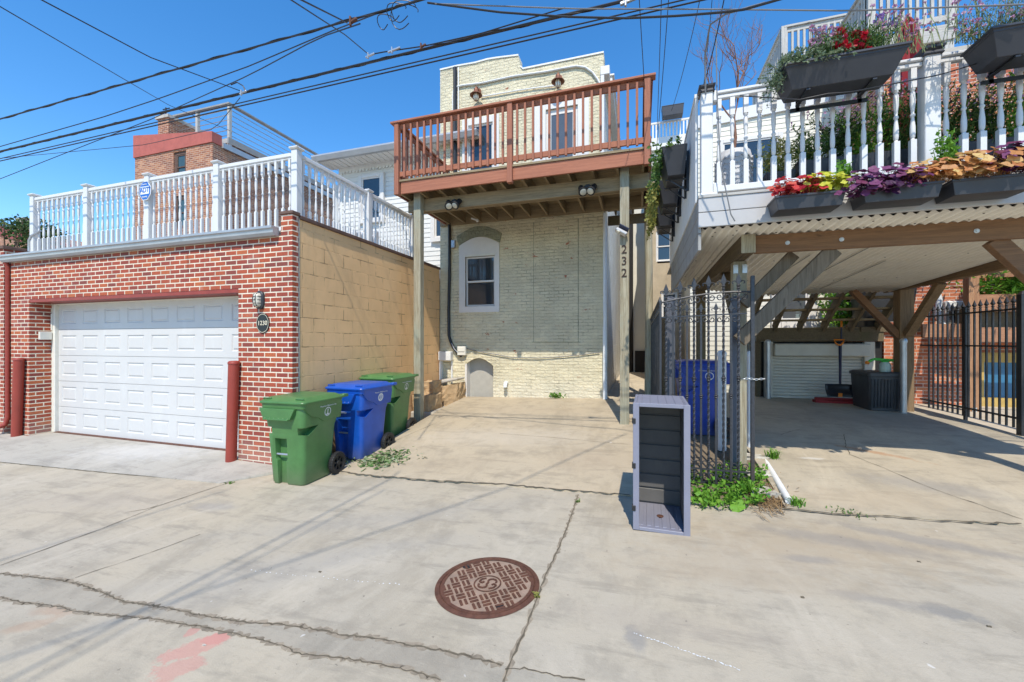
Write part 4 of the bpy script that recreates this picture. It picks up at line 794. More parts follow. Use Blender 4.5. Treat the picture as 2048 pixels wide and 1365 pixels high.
# rubble wall and blocks between the tan wall and the hatch
def lump(x0, x1, y0, y1, z0, z1, seed, n=7, a=.03, slope=0.0):
    r = random.Random(seed); mb = MB(); N = n
    def P(u, v, w): return Vector((x0+(x1-x0)*u, y0+(y1-y0)*v, z0+(z1+slope*(u-.5)-z0)*w))
    grid = {}
    def V(i, j, k):
        if (i,j,k) not in grid:
            grid[(i,j,k)] = len(mb.v); mb.v.append(P(i/N, j/N, k/N)+Vector((r.uniform(-a,a), r.uniform(-a,a), r.uniform(-a,a))))
        return grid[(i,j,k)]
    for i in range(N):
        for j in range(N):
            for f in ([V(i,j,0),V(i,j+1,0),V(i+1,j+1,0),V(i+1,j,0)],[V(i,j,N),V(i+1,j,N),V(i+1,j+1,N),V(i,j+1,N)],[V(i,0,j),V(i+1,0,j),V(i+1,0,j+1),V(i,0,j+1)],[V(i,N,j),V(i,N,j+1),V(i+1,N,j+1),V(i+1,N,j)],[V(0,i,j),V(0,i,j+1),V(0,i+1,j+1),V(0,i+1,j)],[V(N,i,j),V(N,i+1,j),V(N,i+1,j+1),V(N,i,j+1)]): mb.f.append(f)
    return mb
x0_ = -4.37; m = lump(x0_, xY(925,8.3), 8.0, 8.48, .0, zY(900,772,8.2), 3, 9, .022, .14); solo('rubble_wall', m, M['rubble'], 'low rough tan rubble wall between the tan garage wall and the basement hatch', 'wall', (-3.9,8.2,.1))
m = MB(); z_ = zY(900,757,8.2); m.prism([(x0_,z_-.16),(xY(922,8.2),z_-.02),(xY(922,8.2),z_+.03),(x0_+.1,z_-.04),(x0_,z_-.10)], 'y', 7.98, 8.40); solo('rubble_coping', m, M['concrete_cap'], 'pale sloping cap on top of the low rubble wall', 'coping', (-3.9,8.2,.8), bevel=.02)
m = lump(-4.38, -4.02, 7.25, 7.85, .05, .62, 5, 5, .02); solo('concrete_block', m, M['rubble'], 'pale painted block behind the left deck post at the tan wall', 'block', (-4.2,7.5,.1))
m = lump(-4.38, -4.1, 7.6, 8.0, .6, .86, 6, 4, .02); solo('concrete_block', m, M['rubble'], 'smaller pale block stacked on the block behind the left deck post', 'block', (-4.2,7.8,.6))
# ================================================================= RED STAINED TIMBER DECK on posts
DKY = 6.46; DKX0, DKX1 = xY(790,DKY), xY(1303,DKY); DZ = 4.60
dk = thing('timber_deck', 'red-brown stained timber deck on tall posts in front of the cream house', 'deck', ((DKX0+DKX1)/2, 6.9, .38))
zr0 = 4.385
xm = xY(1020.5, DKY)
m = MB(); m.box((DKX0+.12,DKY,zr0),(xm-.045,DKY+.04,DZ-.0)); m.box((xm+.045,DKY,zr0),(DKX1-.07,DKY+.04,DZ)); build('rim_board', m, M['redwood_x'], dk, bevel=.004)
m = MB(); m.box((DKX0,DKY+.05,zr0),(DKX0+.04,HY_,DZ)); build('side_rim', m, M['redwood_y'], dk); m = MB(); m.box((DKX1-.04,DKY+.05,zr0),(DKX1,HY_+.9,DZ)); build('side_rim', m, M['redwood_y'], dk)
m = MB(); y = DKY-.02; bw = .138
while y < HY_-.05: m.box((DKX0-.0,y,DZ+.002),(DKX1,y+bw-.006,DZ+.036)); y += bw
build('decking', m, M['aged_x'], dk)
for k in range(12):
    x = DKX0+.10+(DKX1-DKX0-.24)*k/11; m = MB(); m.box((x,DKY+.042,zr0-.01),(x+.038,HY_-.05,DZ-.005)); build('joist', m, M['aged_y'], dk)
m = MB(); m.box((HX0+.02,HY_-.05,zr0-.03),(DKX1-.04,HY_-.005,DZ-.005)); build('ledger', m, M['aged_x'], dk)
BMY = 6.86; bz0, bz1 = 4.14, zr0-.012
m = MB(); m.box((xY(820.5,BMY),BMY-.075,bz0),(DKX1-.02,BMY-.038,bz1)); m.box((xY(820.5,BMY)+.01,BMY+.038,bz0),(DKX1-.03,BMY+.075,bz1)); m.box((xY(820.5,BMY)+.03,BMY-.037,bz0+.01),(DKX1-.05,BMY+.037,bz1-.01)); build('beam', m, M['aged_x'], dk, bevel=.004)
lpx, rpx = xY(841, BMY-.09), xY(1249.5, BMY-.10)
def six_post(x, y, z0, z1, w=.14): m = MB(); m.box((x-w/2,y-w/2,z0),(x+w/2,y+w/2,z1)); return m
build('post', six_post(lpx,BMY-.15,pad_z(lpx,6.8)-.15,zr0+.1), M['post'], dk, bevel=.006); build('post', six_post(rpx,BMY-.15,pad_z(rpx,6.8)-.05,zr0+.13), M['post'], dk, bevel=.006)
fp = xY(1297, 8.95); m = MB(); m.tube([(fp,8.95,.4),(fp+.015,8.96,2.2),(fp-.01,8.95,DZ)], [.085,.078,.08], 9); build('post', m, M['post'], dk, smooth=True)
m = MB(); m.box((HX1+.05,8.93,zr0-.2),(DKX1,8.97,zr0)); build('rear_beam', m, M['moss_y'], dk); m = MB(); [m.box((HX1+.02,HY_+.02+k*.138,DZ+.002),(DKX1,HY_+.152+k*.138,DZ+.036)) for k in range(6)]; build('rear_decking', m, M['aged_x'], dk); m = MB(); [m.box((x,HY_,zr0),(x+.038,HY_+.42,DZ-.003)) for x in (HX1+.2,HX1+.55)]; build('rear_joist', m, M['moss_y'], dk); scene.objects['rear_joist']['kind'] = 'stuff'
# railing of the deck
ztop = 5.655
def rail_run(axis, a, b, fixed, outer):
    s = -1 if outer < 0 else 1
    def bx(mb, u0, u1, d0, d1, z0, z1):
        if axis == 'x': mb.box((u0,fixed+d0,z0),(u1,fixed+d1,z1))
        else: mb.box((fixed+d0,u0,z0),(fixed+d1,u1,z1))
    mt = M['redwood_'+axis]
    m = MB(); bx(m, a-.06, b+.06, s*.07, -s*.075, ztop, ztop+.036); build('rail_cap', m, mt, dk, bevel=.004)
    m = MB(); bx(m, a, b, 0, -s*.038, ztop-.095, ztop-.002); build('top_rail', m, mt, dk, bevel=.003)
    m = MB(); bx(m, a, b, 0, -s*.038, 4.70, 4.79); build('bottom_rail', m, mt, dk, bevel=.003)
rail_run('x', DKX0, DKX1, DKY+.0, -1); rail_run('y', DKY+.1, HY_-.02, DKX0+.045, -1); rail_run('y', DKY+.1, HY_+.9, DKX1-.045, 1)
for x, zlo in ((DKX0+.055,zr0-.02),(xm,zr0-.05),(DKX1-.06,zr0-.03)): m = MB(); m.box((x-.045,DKY-.052,zlo),(x+.045,DKY+.038,ztop-.002)); build('rail_post', m, M['redwood_z'], dk, bevel=.005)
bb = None
def slat(x, y, h=ztop-.03-4.66):
    global bb
    if bb is None: m = MB(); m.box((-.018,-.018,0),(.018,.018,h)); bb = build('baluster', m, M['redwood_z'], dk, local=True, bevel=.003); bb.location = Vector((x,y,4.66))-wloc(dk)
    else: inst(bb, dk, Vector((x,y,4.66))-wloc(dk))
n = 15
for k in range(n): slat(DKX0+.13+(xm-.07-DKX0-.13)*(k+.6)/n, DKY-.020)
for k in range(n): slat(xm+.08+(DKX1-.12-xm-.08)*(k+.35)/n, DKY-.020)
for k in range(12): slat(DKX0+.027, DKY+.22+k*.15)
for k in range(14): slat(DKX1-.027, DKY+.22+k*.16)
m = MB(); m.tube([(DKX0+.2,DKY+.01,ztop-.02),(DKX0+1.2,DKY+.01,ztop-.04),(DKX0+2.4,DKY+.005,ztop-.02),(DKX1-.3,DKY+.01,ztop-.03)], .006, 5); build('string_light_wire', m, M['cable'], dk)
# twin floodlights on the beam
def floods(px, py, label):
    c = atY(px, py, BMY-.13); t = thing('floodlight', label, 'floodlight', (c.x,BMY-.09,c.z+.1), group='floodlights under the deck')
    m = MB(); m.lathe([(.0,-.03),(.07,-.03),(.075,.0),(.06,.03),(0,.03)], (c.x,BMY-.12,c.z+.07), 14, Matrix.Rotation(R(90),3,'X')); build('base', m, M['black'], t, smooth=True)
    for s in (-1,1):
        Mx = Matrix.Rotation(R(26)*s,3,'Y')@Matrix.Rotation(R(-38),3,'X'); cc = Vector((c.x+s*.085, BMY-.17, c.z+.045))
        m = MB(); m.lathe([(.028,.10),(.045,.08),(.055,.0),(.078,-.07),(.078,-.085),(.066,-.082),(0,-.075)], cc, 16, Mx); hd = build('lamp_head', m, M['black'], t, smooth=True)
        m = MB(); m.lathe([(.0,-.078),(.056,-.079),(.052,-.092),(.03,-.100),(0,-.102)], cc, 16, Mx); build('lens', m, M['lens'], hd, smooth=True)
        m = MB(); m.tube([(c.x,BMY-.12,c.z+.07), cc+Mx@Vector((0,0,.07))], .016, 6); build('knuckle', m, M['black'], t)
floods(908, 414, 'black twin floodlight under the left end of the deck beam'); floods(1175, 386, 'black twin floodlight under the right part of the deck beam')
c = atY(943, 437, 7.9); m = MB(); m.tube([c, c+Vector((.12,0,-.05))], .02, 6); m.lathe([(.02,.03),(.03,0),(.02,-.03)], c+Vector((.13,0,-.06)), 8); solo('camera_pod', m, M['white'], 'tiny white camera under the deck joists above the arched window', 'camera', tuple(c))
# solar light and brass house digits on the right post
py_ = BMY-.22; c = atY(1243, 463, py_-.08); t = thing('solar_light', 'grey solar security light on the right deck post', 'solar light', (c.x,py_,c.z))
Mx = Matrix.Rotation(R(32),4,'Y')@Matrix.Rotation(R(-35),4,'X')
m = MB(); m.boxm((.16,.09,.02), Matrix.Translation(c+Vector((.035,0,.045)))@Mx); build('solar_panel', m, M['navy'], t, bevel=.004)
m = MB(); m.boxm((.19,.07,.055), Matrix.Translation(c+Vector((-.005,0,-.01)))@Mx); build('housing', m, M['galv'], t, bevel=.008)
m = MB(); m.boxm((.05,.06,.03), Matrix.Translation(c+Vector((-.05,-.03,-.015)))@Mx); m.tube([c, (c.x+.02,py_,c.z+.02)], .02, 6); build('lamp_head', m, M['lens'], t, bevel=.006)
t = thing('house_digits', 'dark metal digits 232 screwed vertically to the right deck post', 'house number', (rpx,py_,2.4))
for ch_, py2 in (('2',500),('3',523),('2',547)): q = atY(1248, py2, py_-.002); build('digit', MB().merge(text_mesh(ch_, .185, .005), T(FRONT,(rpx-.005,py_-.006,q.z))), M['numeral'], t)
# ================================================================= WHEELED BINS
def bool_cut(o, cutters):
    cm = bpy.data.meshes.new('cut'); mb = MB()
    for c_ in cutters: mb.merge(c_)
    cm.from_pydata([tuple(p) for p in mb.v], [], mb.f); bm = bmesh.new(); bm.from_mesh(cm); bmesh.ops.recalc_face_normals(bm, faces=bm.faces); bm.to_mesh(cm); bm.free()
    co = bpy.data.objects.new('cut', cm); C.objects.link(co); co.parent = o.parent; md = o.modifiers.new('b','BOOLEAN'); md.operation = 'DIFFERENCE'; md.object = co; md.solver = 'EXACT'
    bpy.context.view_layer.update(); dg = bpy.context.evaluated_depsgraph_get(); me = bpy.data.meshes.new_from_object(o.evaluated_get(dg)); o.modifiers.clear(); old = o.data; o.data = me
    bpy.data.meshes.remove(old); bpy.data.objects.remove(co); bpy.data.meshes.remove(cm); return o
def make_bin(loc, rz, mat, label, group, front_code=False, darkband=None):
    t = thing('wheeled_bin', label, 'wheeled bin', loc, rz, group); H = 1.0
    # body: tapering tub, outward collar at the top, wheel recess at the back
    prof = [(.0,.222,.085,.54),(.03,.236,.07,.56),(.30,.25,.055,.575),(.62,.268,.035,.60),(.66,.27,.03,.605),(.70,.275,.025,.625),(.96,.300,.0,.66)]
    m = MB(); m.loft([rrect(-w_,w_,d0,d1,.055,z,4) for z,w_,d0,d1 in prof]); body = build('body', m, mat, t, local=True)
    c1 = MB(); c1.prism([(-.13,-.1),(.0,-.1),(.0,.29),(.02,.32),(.02,.56),(-.15,.56),(-.15,.32),(-.13,.29)], 'y', -.1, .13); bool_cut(body, [c1])
    for s in (-1,1): c2 = MB(); c2.prism([(-.1,.70),(.27,.70),(.12,.60),(-.1,.64)], 'x', s*.19, s*.42); bool_cut(body, [c2]); body.modifiers.new('bevel','BEVEL').width = .008; body.modifiers['bevel'].limit_method = 'ANGLE'; body.modifiers['bevel'].segments = 2
    body.data.polygons.foreach_set('use_smooth', [True]*len(body.data.polygons)); body.data.set_sharp_from_angle(angle=R(38))
    # collar with V shaped flanges left, right and front
    m = MB(); m.loft([rrect(-.312,.312,-.012,.675,.05,.93,4), rrect(-.322,.322,-.02,.69,.055,.985,4)])
    for s in (-1,1):
        pl = [(.0,.945),(.665,.945),(.66,.735),(.34,.735),(.25,.79),(.12,.83),(.04,.90)]; w0 = [.27+.03*(z-.70)/.26 for y,z in pl]; n_ = len(pl)
        m.add([(s*(q+.016),y,z) for q,(y,z) in zip(w0,pl)]+[(s*(q-.03),y,z) for q,(y,z) in zip(w0,pl)], [list(range(n_)), list(range(n_,2*n_))]+[[i,(i+1)%n_,n_+(i+1)%n_,n_+i] for i in range(n_)])
    m.prism([(-.31,.93),(-.25,.80),(.13,.80),(.20,.93)], 'y', -.035, .03); m.prism([(-.24,.795),(.12,.795),(.12,.812),(-.24,.812)], 'y', -.055, .0)
    for k in range(6): x = -.22+k*.065; m.prism([(-.05,.80),(-.012,.86),(-.012,.80)], 'x', x-.004, x+.004)
    build('collar', m, mat, t, local=True, bevel=.008, seg=2)
    m = MB(); m.loft([rrect(-.335,.335,-.035,.70,.06,.985,4), rrect(-.338,.338,-.038,.70,.06,1.008,4), rrect(-.315,.315,-.01,.67,.05,1.022,4), rrect(-.27,.27,.06,.62,.05,1.055,4), rrect(-.22,.22,.10,.58,.05,1.06,4)])
    for s in (-1,1): m.box((s*.30-.035,.66,.99),(s*.30+.035,.76,1.03))
    lid = build('lid', m, mat, t, local=True, smooth=True, bevel=.005)
    for s in (-1,1):
        m = MB(); m.tube([(s*.235-.055,.02,1.01),(s*.235-.055,.015,1.045),(s*.235+.055,.015,1.045),(s*.235+.055,.02,1.01)], .008, 6); build('lid_loop', m, mat, lid, local=True)
    m = MB(); m.tube([(-.29,.74,1.005),(.29,.74,1.005)], .016, 8); build('handle', m, mat, t, local=True)
    m = MB(); m.tube([(-.155,.075,.365),(.025,.075,.365)], .013, 8); build('grab_bar', m, M['galv'], t, local=True)
    m = MB(); m.tube([(-.30,.60,.14),(.30,.60,.14)], .012, 6); build('axle', m, M['galv'], t, local=True)
    for s in (-1,1):
        Mx = Matrix.Rotation(R(90),3,'Y'); c = (s*.285,.60,.14)
        m = MB(); m.lathe([(.100,-.024),(.132,-.028),(.140,-.016),(.140,.016),(.132,.028),(.100,.024)], c, 28, Mx, ring=True)
        for k in range(28): a = 2*math.pi*k/28; m.boxm((.058,.008,.012), Matrix.Translation(Vector(c)+Vector((0,math.cos(a)*.140,math.sin(a)*.140)))@Matrix.Rotation(a,4,'X'))
        wh = build('wheel', m, M['black'], t, local=True, bevel=.002)
        m = MB(); m.lathe([(.0,-.03),(.03,-.03),(.034,0),(.03,.03),(0,.03)], c, 14, Mx); m.lathe([(.084,-.018),(.102,-.018),(.102,.018),(.084,.018)], c, 24, Mx, ring=True)
        for k in range(6): a = 2*math.pi*k/6+.3; m.boxm((.030,.022,.075), Matrix.Translation(Vector(c)+Vector((0,-math.sin(a)*.06,math.cos(a)*.06)))@Matrix.Rotation(a,4,'X'))
        build('hub', m, M['black'], wh, local=True)
    # round city mark with a monument, and its line of print, on the right side
    nx = .304; zc_ = .845; yc = .40
    def sx(z): return .27+.03*(z-.70)/.26+.018
    mk = MB()
    if front_code:
        mk.add([(sx(zc_+.058*math.sin(a)), yc+.058*math.cos(a), zc_+.058*math.sin(a)) for a in [2*math.pi*k/24 for k in range(24)]], [list(range(24))])
    else:
        for k in range(24):
            a0, a1 = 2*math.pi*k/24, 2*math.pi*(k+1)/24
            mk.add([(sx(zc_+r_*math.sin(a)), yc+r_*math.cos(a), zc_+r_*math.sin(a)) for r_, a in ((.046,a0),(.056,a0),(.056,a1),(.046,a1))], [[0,1,2,3]])
        for poly in ([(-.006,-.03),(.006,-.03),(.006,.035),(-.006,.035)], [(-.03,-.04),(.03,-.04),(.012,-.02),(-.012,-.02)]): mk.add([(sx(zc_+b_), yc+a_, zc_+b_) for a_, b_ in poly], [[0,1,2,3]])
    build('round_mark', mk, M['mark'], t, local=True, norm=False)
    if front_code:
        mk = MB()
        for pl in ([(-.004,-.045),(.004,-.045),(.004,.04),(-.004,.04)],[(-.04,-.02),(-.02,-.02),(-.016,.03),(-.03,.02)],[(.018,-.03),(.03,-.02),(.035,.02),(.02,.03)]): mk.add([(sx(zc_+b_)+.001, yc+a_, zc_+b_) for a_, b_ in pl], [[0,1,2,3]])
        build('mark_cutout', mk, mat, t, local=True, norm=False)
        tx = text_mesh('65-773300088', .040, .0008); build('code', MB().merge(tx, T(FRONT,(-.10,.024,.655))), M['mark'], t, local=True)
    tx = text_mesh('Property of Baltimore City', .026, .0006); build('print', MB().merge(tx, Matrix.Translation((sx(.922)+.003,yc,.922))@Matrix.Rotation(R(6.2),4,'Y')@SIDE.to_4x4()), M['mark'], t, local=True)
    return t
bx = -4.02
make_bin((bx-.015,3.79,A(-4)), R(2), M['green'], 'green wheeled bin nearest the alley at the corner of the brick pier', 'bins beside the tan wall')
make_bin((-3.93,4.72,strip_z(0,4.9)+.03), R(-2), M['blue'], 'blue wheeled bin standing between the two green bins', 'bins beside the tan wall', True)
make_bin((-4.05,5.62,strip_z(0,5.8)+.03), R(1), M['green'], 'green wheeled bin farthest back, beside the tan wall and left deck post', 'bins beside the tan wall')
# leaf litter dropped in front of the bins
c = atz(765, 922, .05); m = MB(); r = random.Random(11)
for k in range(330):
    a = r.gauss(0,1); b_ = r.gauss(0,1); q = atz(765+a*28+8*b_, 922-a*3+b_*5, .05); z = max(pad_z(q.x,q.y)+.014, 0)
    leaf(m, Vector((q.x,q.y,z+abs(r.gauss(0,.012)))), r.uniform(.05,.11), r, .38, Vector((r.gauss(0,1),r.gauss(0,1),r.gauss(.05,.2))))
for k in range(9): a = atz(700+r.uniform(0,110), 922+r.uniform(-8,8), .05); m.tube([Vector((a.x,a.y,pad_z(a.x,a.y)+.02)), Vector((a.x+r.uniform(.1,.3),a.y+r.uniform(-.1,.15),pad_z(a.x,a.y)+.03))], .003, 4)
tag(solo('leaf_litter', m, M['leaf_dry'], 'heap of wilted green clippings on the concrete beside the blue bin', 'clippings', (c.x,c.y,.02), norm=False), kind='stuff')
# ================================================================= MANHOLE COVER
mc = atz(975, 1170, A(-1.0)); MZ = A(mc.x); RM = .350
mh = thing('manhole_cover', 'rusty round cast iron manhole cover set in the alley concrete', 'manhole cover', (mc.x,mc.y,MZ+.002)); mh.rotation_euler = (0,-math.atan(.034),0)
m = MB(); n = 64
for (r0, r1, z0, z1) in ((RM,RM-.028,.002,.007),(RM-.028,RM-.031,.007,.001),(RM-.031,RM-.036,.001,.001),(RM-.036,RM-.038,.001,.008),(RM-.038,RM-.058,.008,.008)):
    for k in range(n):
        a0, a1 = 2*math.pi*k/n, 2*math.pi*(k+1)/n
        m.quad((r0*math.cos(a0),r0*math.sin(a0),z0),(r0*math.cos(a1),r0*math.sin(a1),z0),(r1*math.cos(a1),r1*math.sin(a1),z1),(r1*math.cos(a0),r1*math.sin(a0),z1))
build('frame', m, M['rust'], mh, local=True, norm=False)
m = MB(); m.add([((RM-.056)*math.cos(2*math.pi*k/n),(RM-.056)*math.sin(2*math.pi*k/n),.0035) for k in range(n)], [list(range(n))]); build('plate', m, M['manholefill'], mh, local=True, norm=False)
m = MB(); rt = R(38); g_ = .066
for i in range(-9,10):
    for j in range(-9,10):
        u, v = i*g_, j*g_; x = u*math.cos(rt)-v*math.sin(rt); y = u*math.sin(rt)+v*math.cos(rt); rr = math.hypot(x,y)
        if rr > RM-.075 or rr < .112: continue
        horiz = (i+j)%2 == 0
        for o in (-.0155,.0155):
            lx, ly = (.054,.0165) if horiz else (.0165,.054); ox, oy = (0,o) if horiz else (o,0)
            m.boxm((lx,ly,.007), Matrix.Translation((x+ox*math.cos(rt)-oy*math.sin(rt), y+ox*math.sin(rt)+oy*math.cos(rt), .0055))@Matrix.Rotation(rt,4,'Z'))
for k in range(40):
    a0, a1 = 2*math.pi*k/40, 2*math.pi*(k+1)/40; m.add([(r_*math.cos(a),r_*math.sin(a),z) for z in (.008,) for r_, a in ((.084,a0),(.094,a0),(.094,a1),(.084,a1))], [[0,1,2,3]])
build('tread_bars', m, M['rust'], mh, local=True, norm=False)
m = MB(); RZ = Matrix.Rotation(R(-8),4,'Z')
def swirl(pts, w): 
    for a, b in zip(pts, pts[1:]): m.bar(Vector((*a,.008)), Vector((*b,.008)), w, .004)
swirl([(.03*math.cos(R(a))+.02, .028*math.sin(R(a))+.03) for a in range(-10,190,20)], .013); swirl([(.03*math.cos(R(a))-.02, .028*math.sin(R(a))-.03) for a in range(170,370,20)], .013); swirl([(-.01,.03),(.0,.012),(.0,-.012),(.01,-.03)], .013)
swirl([(-.035,.05),(-.06,.03),(-.06,.0),(-.04,-.01),(-.03,.01)], .012); swirl([(.035,-.05),(.06,-.03),(.065,.0),(.045,.012),(.035,-.005)], .012)
m.v = [RZ@p for p in m.v]; build('monogram', m, M['rust'], mh, local=True)
for a in (145, -52): m = MB(); m.add([(.27*math.cos(R(a))+.030*math.cos(k*.4488), .27*math.sin(R(a))+.022*math.sin(k*.4488), .0075) for k in range(14)], [list(range(14))]); build('pick_hole', m, M['black'], mh, local=True, norm=False)
# ================================================================= OPEN DECK BOX STANDING ON END
p0, p1 = atz(1267, 1060, A(-.05)), atz(1379.5, 1072, A(.4)); ang = math.atan2(p1.y-p0.y, p1.x-p0.x); W_ = (p1-p0).length; HB = 1.075; DB = .60
zb0 = .105
bxn = thing('storage_box', 'open lavender grey resin deck box standing on its end in the alley', 'storage box', (p0.x,p0.y,zb0), ang)
th = .028
m = MB(); m.box((0,0,0),(th,DB,HB)); build('side_panel', m, M['resin'], bxn, local=True, bevel=.005); m = MB(); m.box((W_-th,0,0),(W_,DB,HB)); build('side_panel', m, M['resin'], bxn, local=True, bevel=.005)
m = MB(); m.box((th,0,HB-th),(W_-th,DB,HB))
for k in range(1,7): m.box((W_*k/6.6,.01,HB),(W_*k/6.6+.004,DB-.01,HB+.004))
build('end_panel', m, M['resin'], bxn, local=True, bevel=.003)
m = MB(); m.box((th,0,0),(W_-th,DB,.02))
for k in range(6): m.box((th+.012+(W_-2*th)*k/6,.05,.02),(th-.012+(W_-2*th)*(k+1)/6,DB-.05,.026))
build('end_panel', m, M['resin'], bxn, local=True, bevel=.002)
m = MB(); m.box((th,DB-.02,.02),(W_-th,DB,HB-th))
for k in range(7): z = .03+(HB-.07)*k/7; m.box((th+.002,DB-.034,z+.008),(W_-th-.002,DB-.02,z+(HB-.07)/7-.008))
build('back_panel', m, M['resin_dark'], bxn, local=True, bevel=.004)
for x0_, x1_ in ((W_-th-.008,W_-th),(th,th+.008)):
    m = MB()
    for k in range(7): z = .03+(HB-.07)*k/7; m.box((x0_,.06,z+.006),(x1_,DB-.04,z+(HB-.07)/7-.006))
    build('inner_planks', m, M['resin_dark'], bxn, local=True)
m = MB(); m.box((-.004,-.012,0),(.046,.0,HB+.002)); m.box((W_-.046,-.012,0),(W_+.004,.0,HB+.002)); m.box((.046,-.012,HB-.030),(W_-.046,0,HB+.002)); m.box((.046,-.012,-.0),(W_-.046,0,.030)); build('rim', m, M['resin'], bxn, local=True, bevel=.003)
for z in (.16,.52,.90): m = MB(); m.box((-.012,-.02,z),(.018,.03,z+.045)); build('hinge_clip', m, M['black'], bxn, local=True, bevel=.003)
m = MB(); m.lathe([(.0,0),(.028,0),(.030,.006),(.016,.012),(0,.012)], (W_*.5,DB*.45,.026), 14); build('drain_plug', m, M['rust'], bxn, local=True, smooth=True)
# ================================================================= RAISED WHITE DECK OVER THE CARPORT (right)
FY = 4.45; RX0, RX1, RY1 = xY(1397, FY), 4.75, 9.2; FZ0, FZ1 = 2.845, 3.135
rdk = thing('raised_deck', 'raised terrace with grey fascia on timber carport posts', 'deck', (3.0, 6.2, .3))
m = MB(); m.box((RX0,FY,FZ0),(RX1,FY+.035,FZ0+.143)); build('fascia_board', m, M['fascia'], rdk, bevel=.004); m = MB(); m.box((RX0,FY,FZ0+.149),(RX1,FY+.035,FZ1)); build('fascia_board', m, M['fascia'], rdk, bevel=.004)
m = MB(); y = FY-.01
while y < RY1: m.box((RX0+.0,y,FZ1+.001),(RX1,y+.135,FZ1+.026)); y += .14
build('decking', m, M['greywood_x'], rdk)
m = MB(); m.box((RX0+.10,FY+.04,FZ0+.05),(RX1,FY+.09,FZ1)); [m.box((RX0+.1+k*.4,FY+.09,FZ0+.07),(RX0+.14+k*.4,RY1,FZ1)) for k in range(13)]; build('joists', m, M['moss_y'], rdk)
for k in range(3): m = MB(); m.box((RX0,FY+.036,2.62+k*.172),(RX0+.03,8.2,2.785+k*.172)); build('skirt_board', m, M['skirt'], rdk, bevel=.004)
m = MB(); y = FY+.14
while y < 8.0: m.box((RX0-.012,y,FZ1+.0),(RX0+.014,y+.62,4.22)); y += .626
build('privacy_panel', m, M['white_old'], rdk, bevel=.004)
m = MB(); m.box((RX0-.02,FY+.14,4.222),(RX0+.03,8.05,4.26)); build('panel_cap', m, M['white_old'], rdk)
def zc_(x, y): return 2.875-(y-4.6)*.058*max(0, min(1, (x-.6)/1.5))
m = MB(); nx = 46*8; xs = lin(RX0+.05, 4.45, nx); ys = lin(4.58, 9.0, 6)
for dz in (0, .004): pass
vs = [(x, y, zc_(x,y)-.016+.014*math.sin(2*math.pi*(x)/.0825)) for y in ys for x in xs]; m.add(vs, [[j*(nx+1)+i, j*(nx+1)+i+1, (j+1)*(nx+1)+i+1, (j+1)*(nx+1)+i] for j in range(6) for i in range(nx)])
o = build('corrugated_ceiling', m, M['corr'], rdk, smooth=True); sol = o.modifiers.new('s','SOLIDIFY'); sol.thickness = .003
def ribs(name, x0, x1, z):
    m = MB()
    for (a, b, c_, d_) in ((2.0,5.9,2.5,7.9),(2.5,5.6,2.9,7.0),(3.0,6.4,3.35,8.4)): m.bar((a,b,zc_(a,b)-.036),(a,d_,zc_(a,d_)-.036),.012,.006)
    build(name, m, M['skirt'], rdk)
ribs('lap_seam', 0, 0, 0)
m = MB()
for x in (.75,.95,1.35,1.7,2.1,2.5,2.9,3.3,3.7):
    for y in (4.68,4.85,6.2,7.6): m.lathe([(.009,-.004),(.009,0)], (x,y,zc_(x,y)-.034), 6)
build('roof_screw', m, M['black'], rdk); bpy.context.scene.objects['roof_screw']['kind'] = 'stuff'
bz0_, bz1_ = 2.645, 2.835
m = MB(); [m.box((1.035+k*.045,4.88,bz0_),(1.077+k*.045,8.95,bz1_-.0)) for k in range(3)]; build('side_beam', m, M['moss_y'], rdk, bevel=.004)
m = MB(); [m.box((1.034+k*.045,4.872,bz0_-.002),(1.078+k*.045,4.879,bz1_+.004)) for k in range(3)]; build('beam_end', m, M['post'], rdk)
m = MB(); m.box((1.175,4.93,bz0_),(RX1,4.985,bz1_)); build('front_beam', m, M['pine_x'], rdk, bevel=.004)
m = MB()
for x in (xY(1575,4.93), xY(1683,4.93), xY(1953,4.93)): m.lathe([(.0,0),(.022,0),(.022,.006),(.012,.008),(.012,.016),(0,.016)], (x,4.93,2.735), 10, Matrix.Rotation(R(90),3,'X'))
build('bolt', m, M['galv'], rdk); scene.objects['bolt']['kind'] = 'stuff'
m = MB(); m.box((4.30,4.99,2.60),(4.345,9.25,2.835)); m.box((4.36,4.99,2.60),(4.405,9.15,2.835)); build('side_beam', m, M['pine_y'], rdk, bevel=.004)
def cpost(x, y, w, z1, mat): m = MB(); m.box((x-w/2,y-w/2,car_z(x,y)-.15),(x+w/2,y+w/2,z1)); build('post', m, M[mat], rdk, bevel=.006)
cpost(1.12, 5.42, .145, bz0_, 'post'); cpost(4.37, 8.78, .20, 2.60, 'pine_z'); cpost(1.10, 8.4, .15, bz0_, 'moss_y'); cpost(3.98, 4.96, .145, bz0_, 'pine_z')
def brace(a, b, w, h, mat, up): m = MB(); m.bar(a, b, w, h, up); build('brace', m, M[mat], rdk, bevel=.004)
Yb = 5.02
brace((xY(1478,Yb), Yb, zY(1478,682,Yb)), (xY(1668,Yb), Yb, zY(1668,500,Yb)), .15, .09, 'brace', (0,1,0))
brace((1.13, 5.22, 2.12), (1.62, 5.22, 2.66), .12, .09, 'brace', (0,1,0))
brace((1.12, 5.50, 1.95), (1.12, 6.25, 2.66), .09, .12, 'moss_y', (1,0,0))
brace((xY(1985,Yb), Yb, zY(1985,480,Yb)), (3.93, Yb, 1.72), .14, .09, 'pine_x', (0,1,0))
brace((4.30, 8.76, 1.78), (3.62, 8.76, 2.62), .10, .11, 'pine_x', (0,1,0)); brace((4.37, 8.66, 1.82), (4.37, 7.86, 2.60), .10, .12, 'pine_y', (1,0,0))
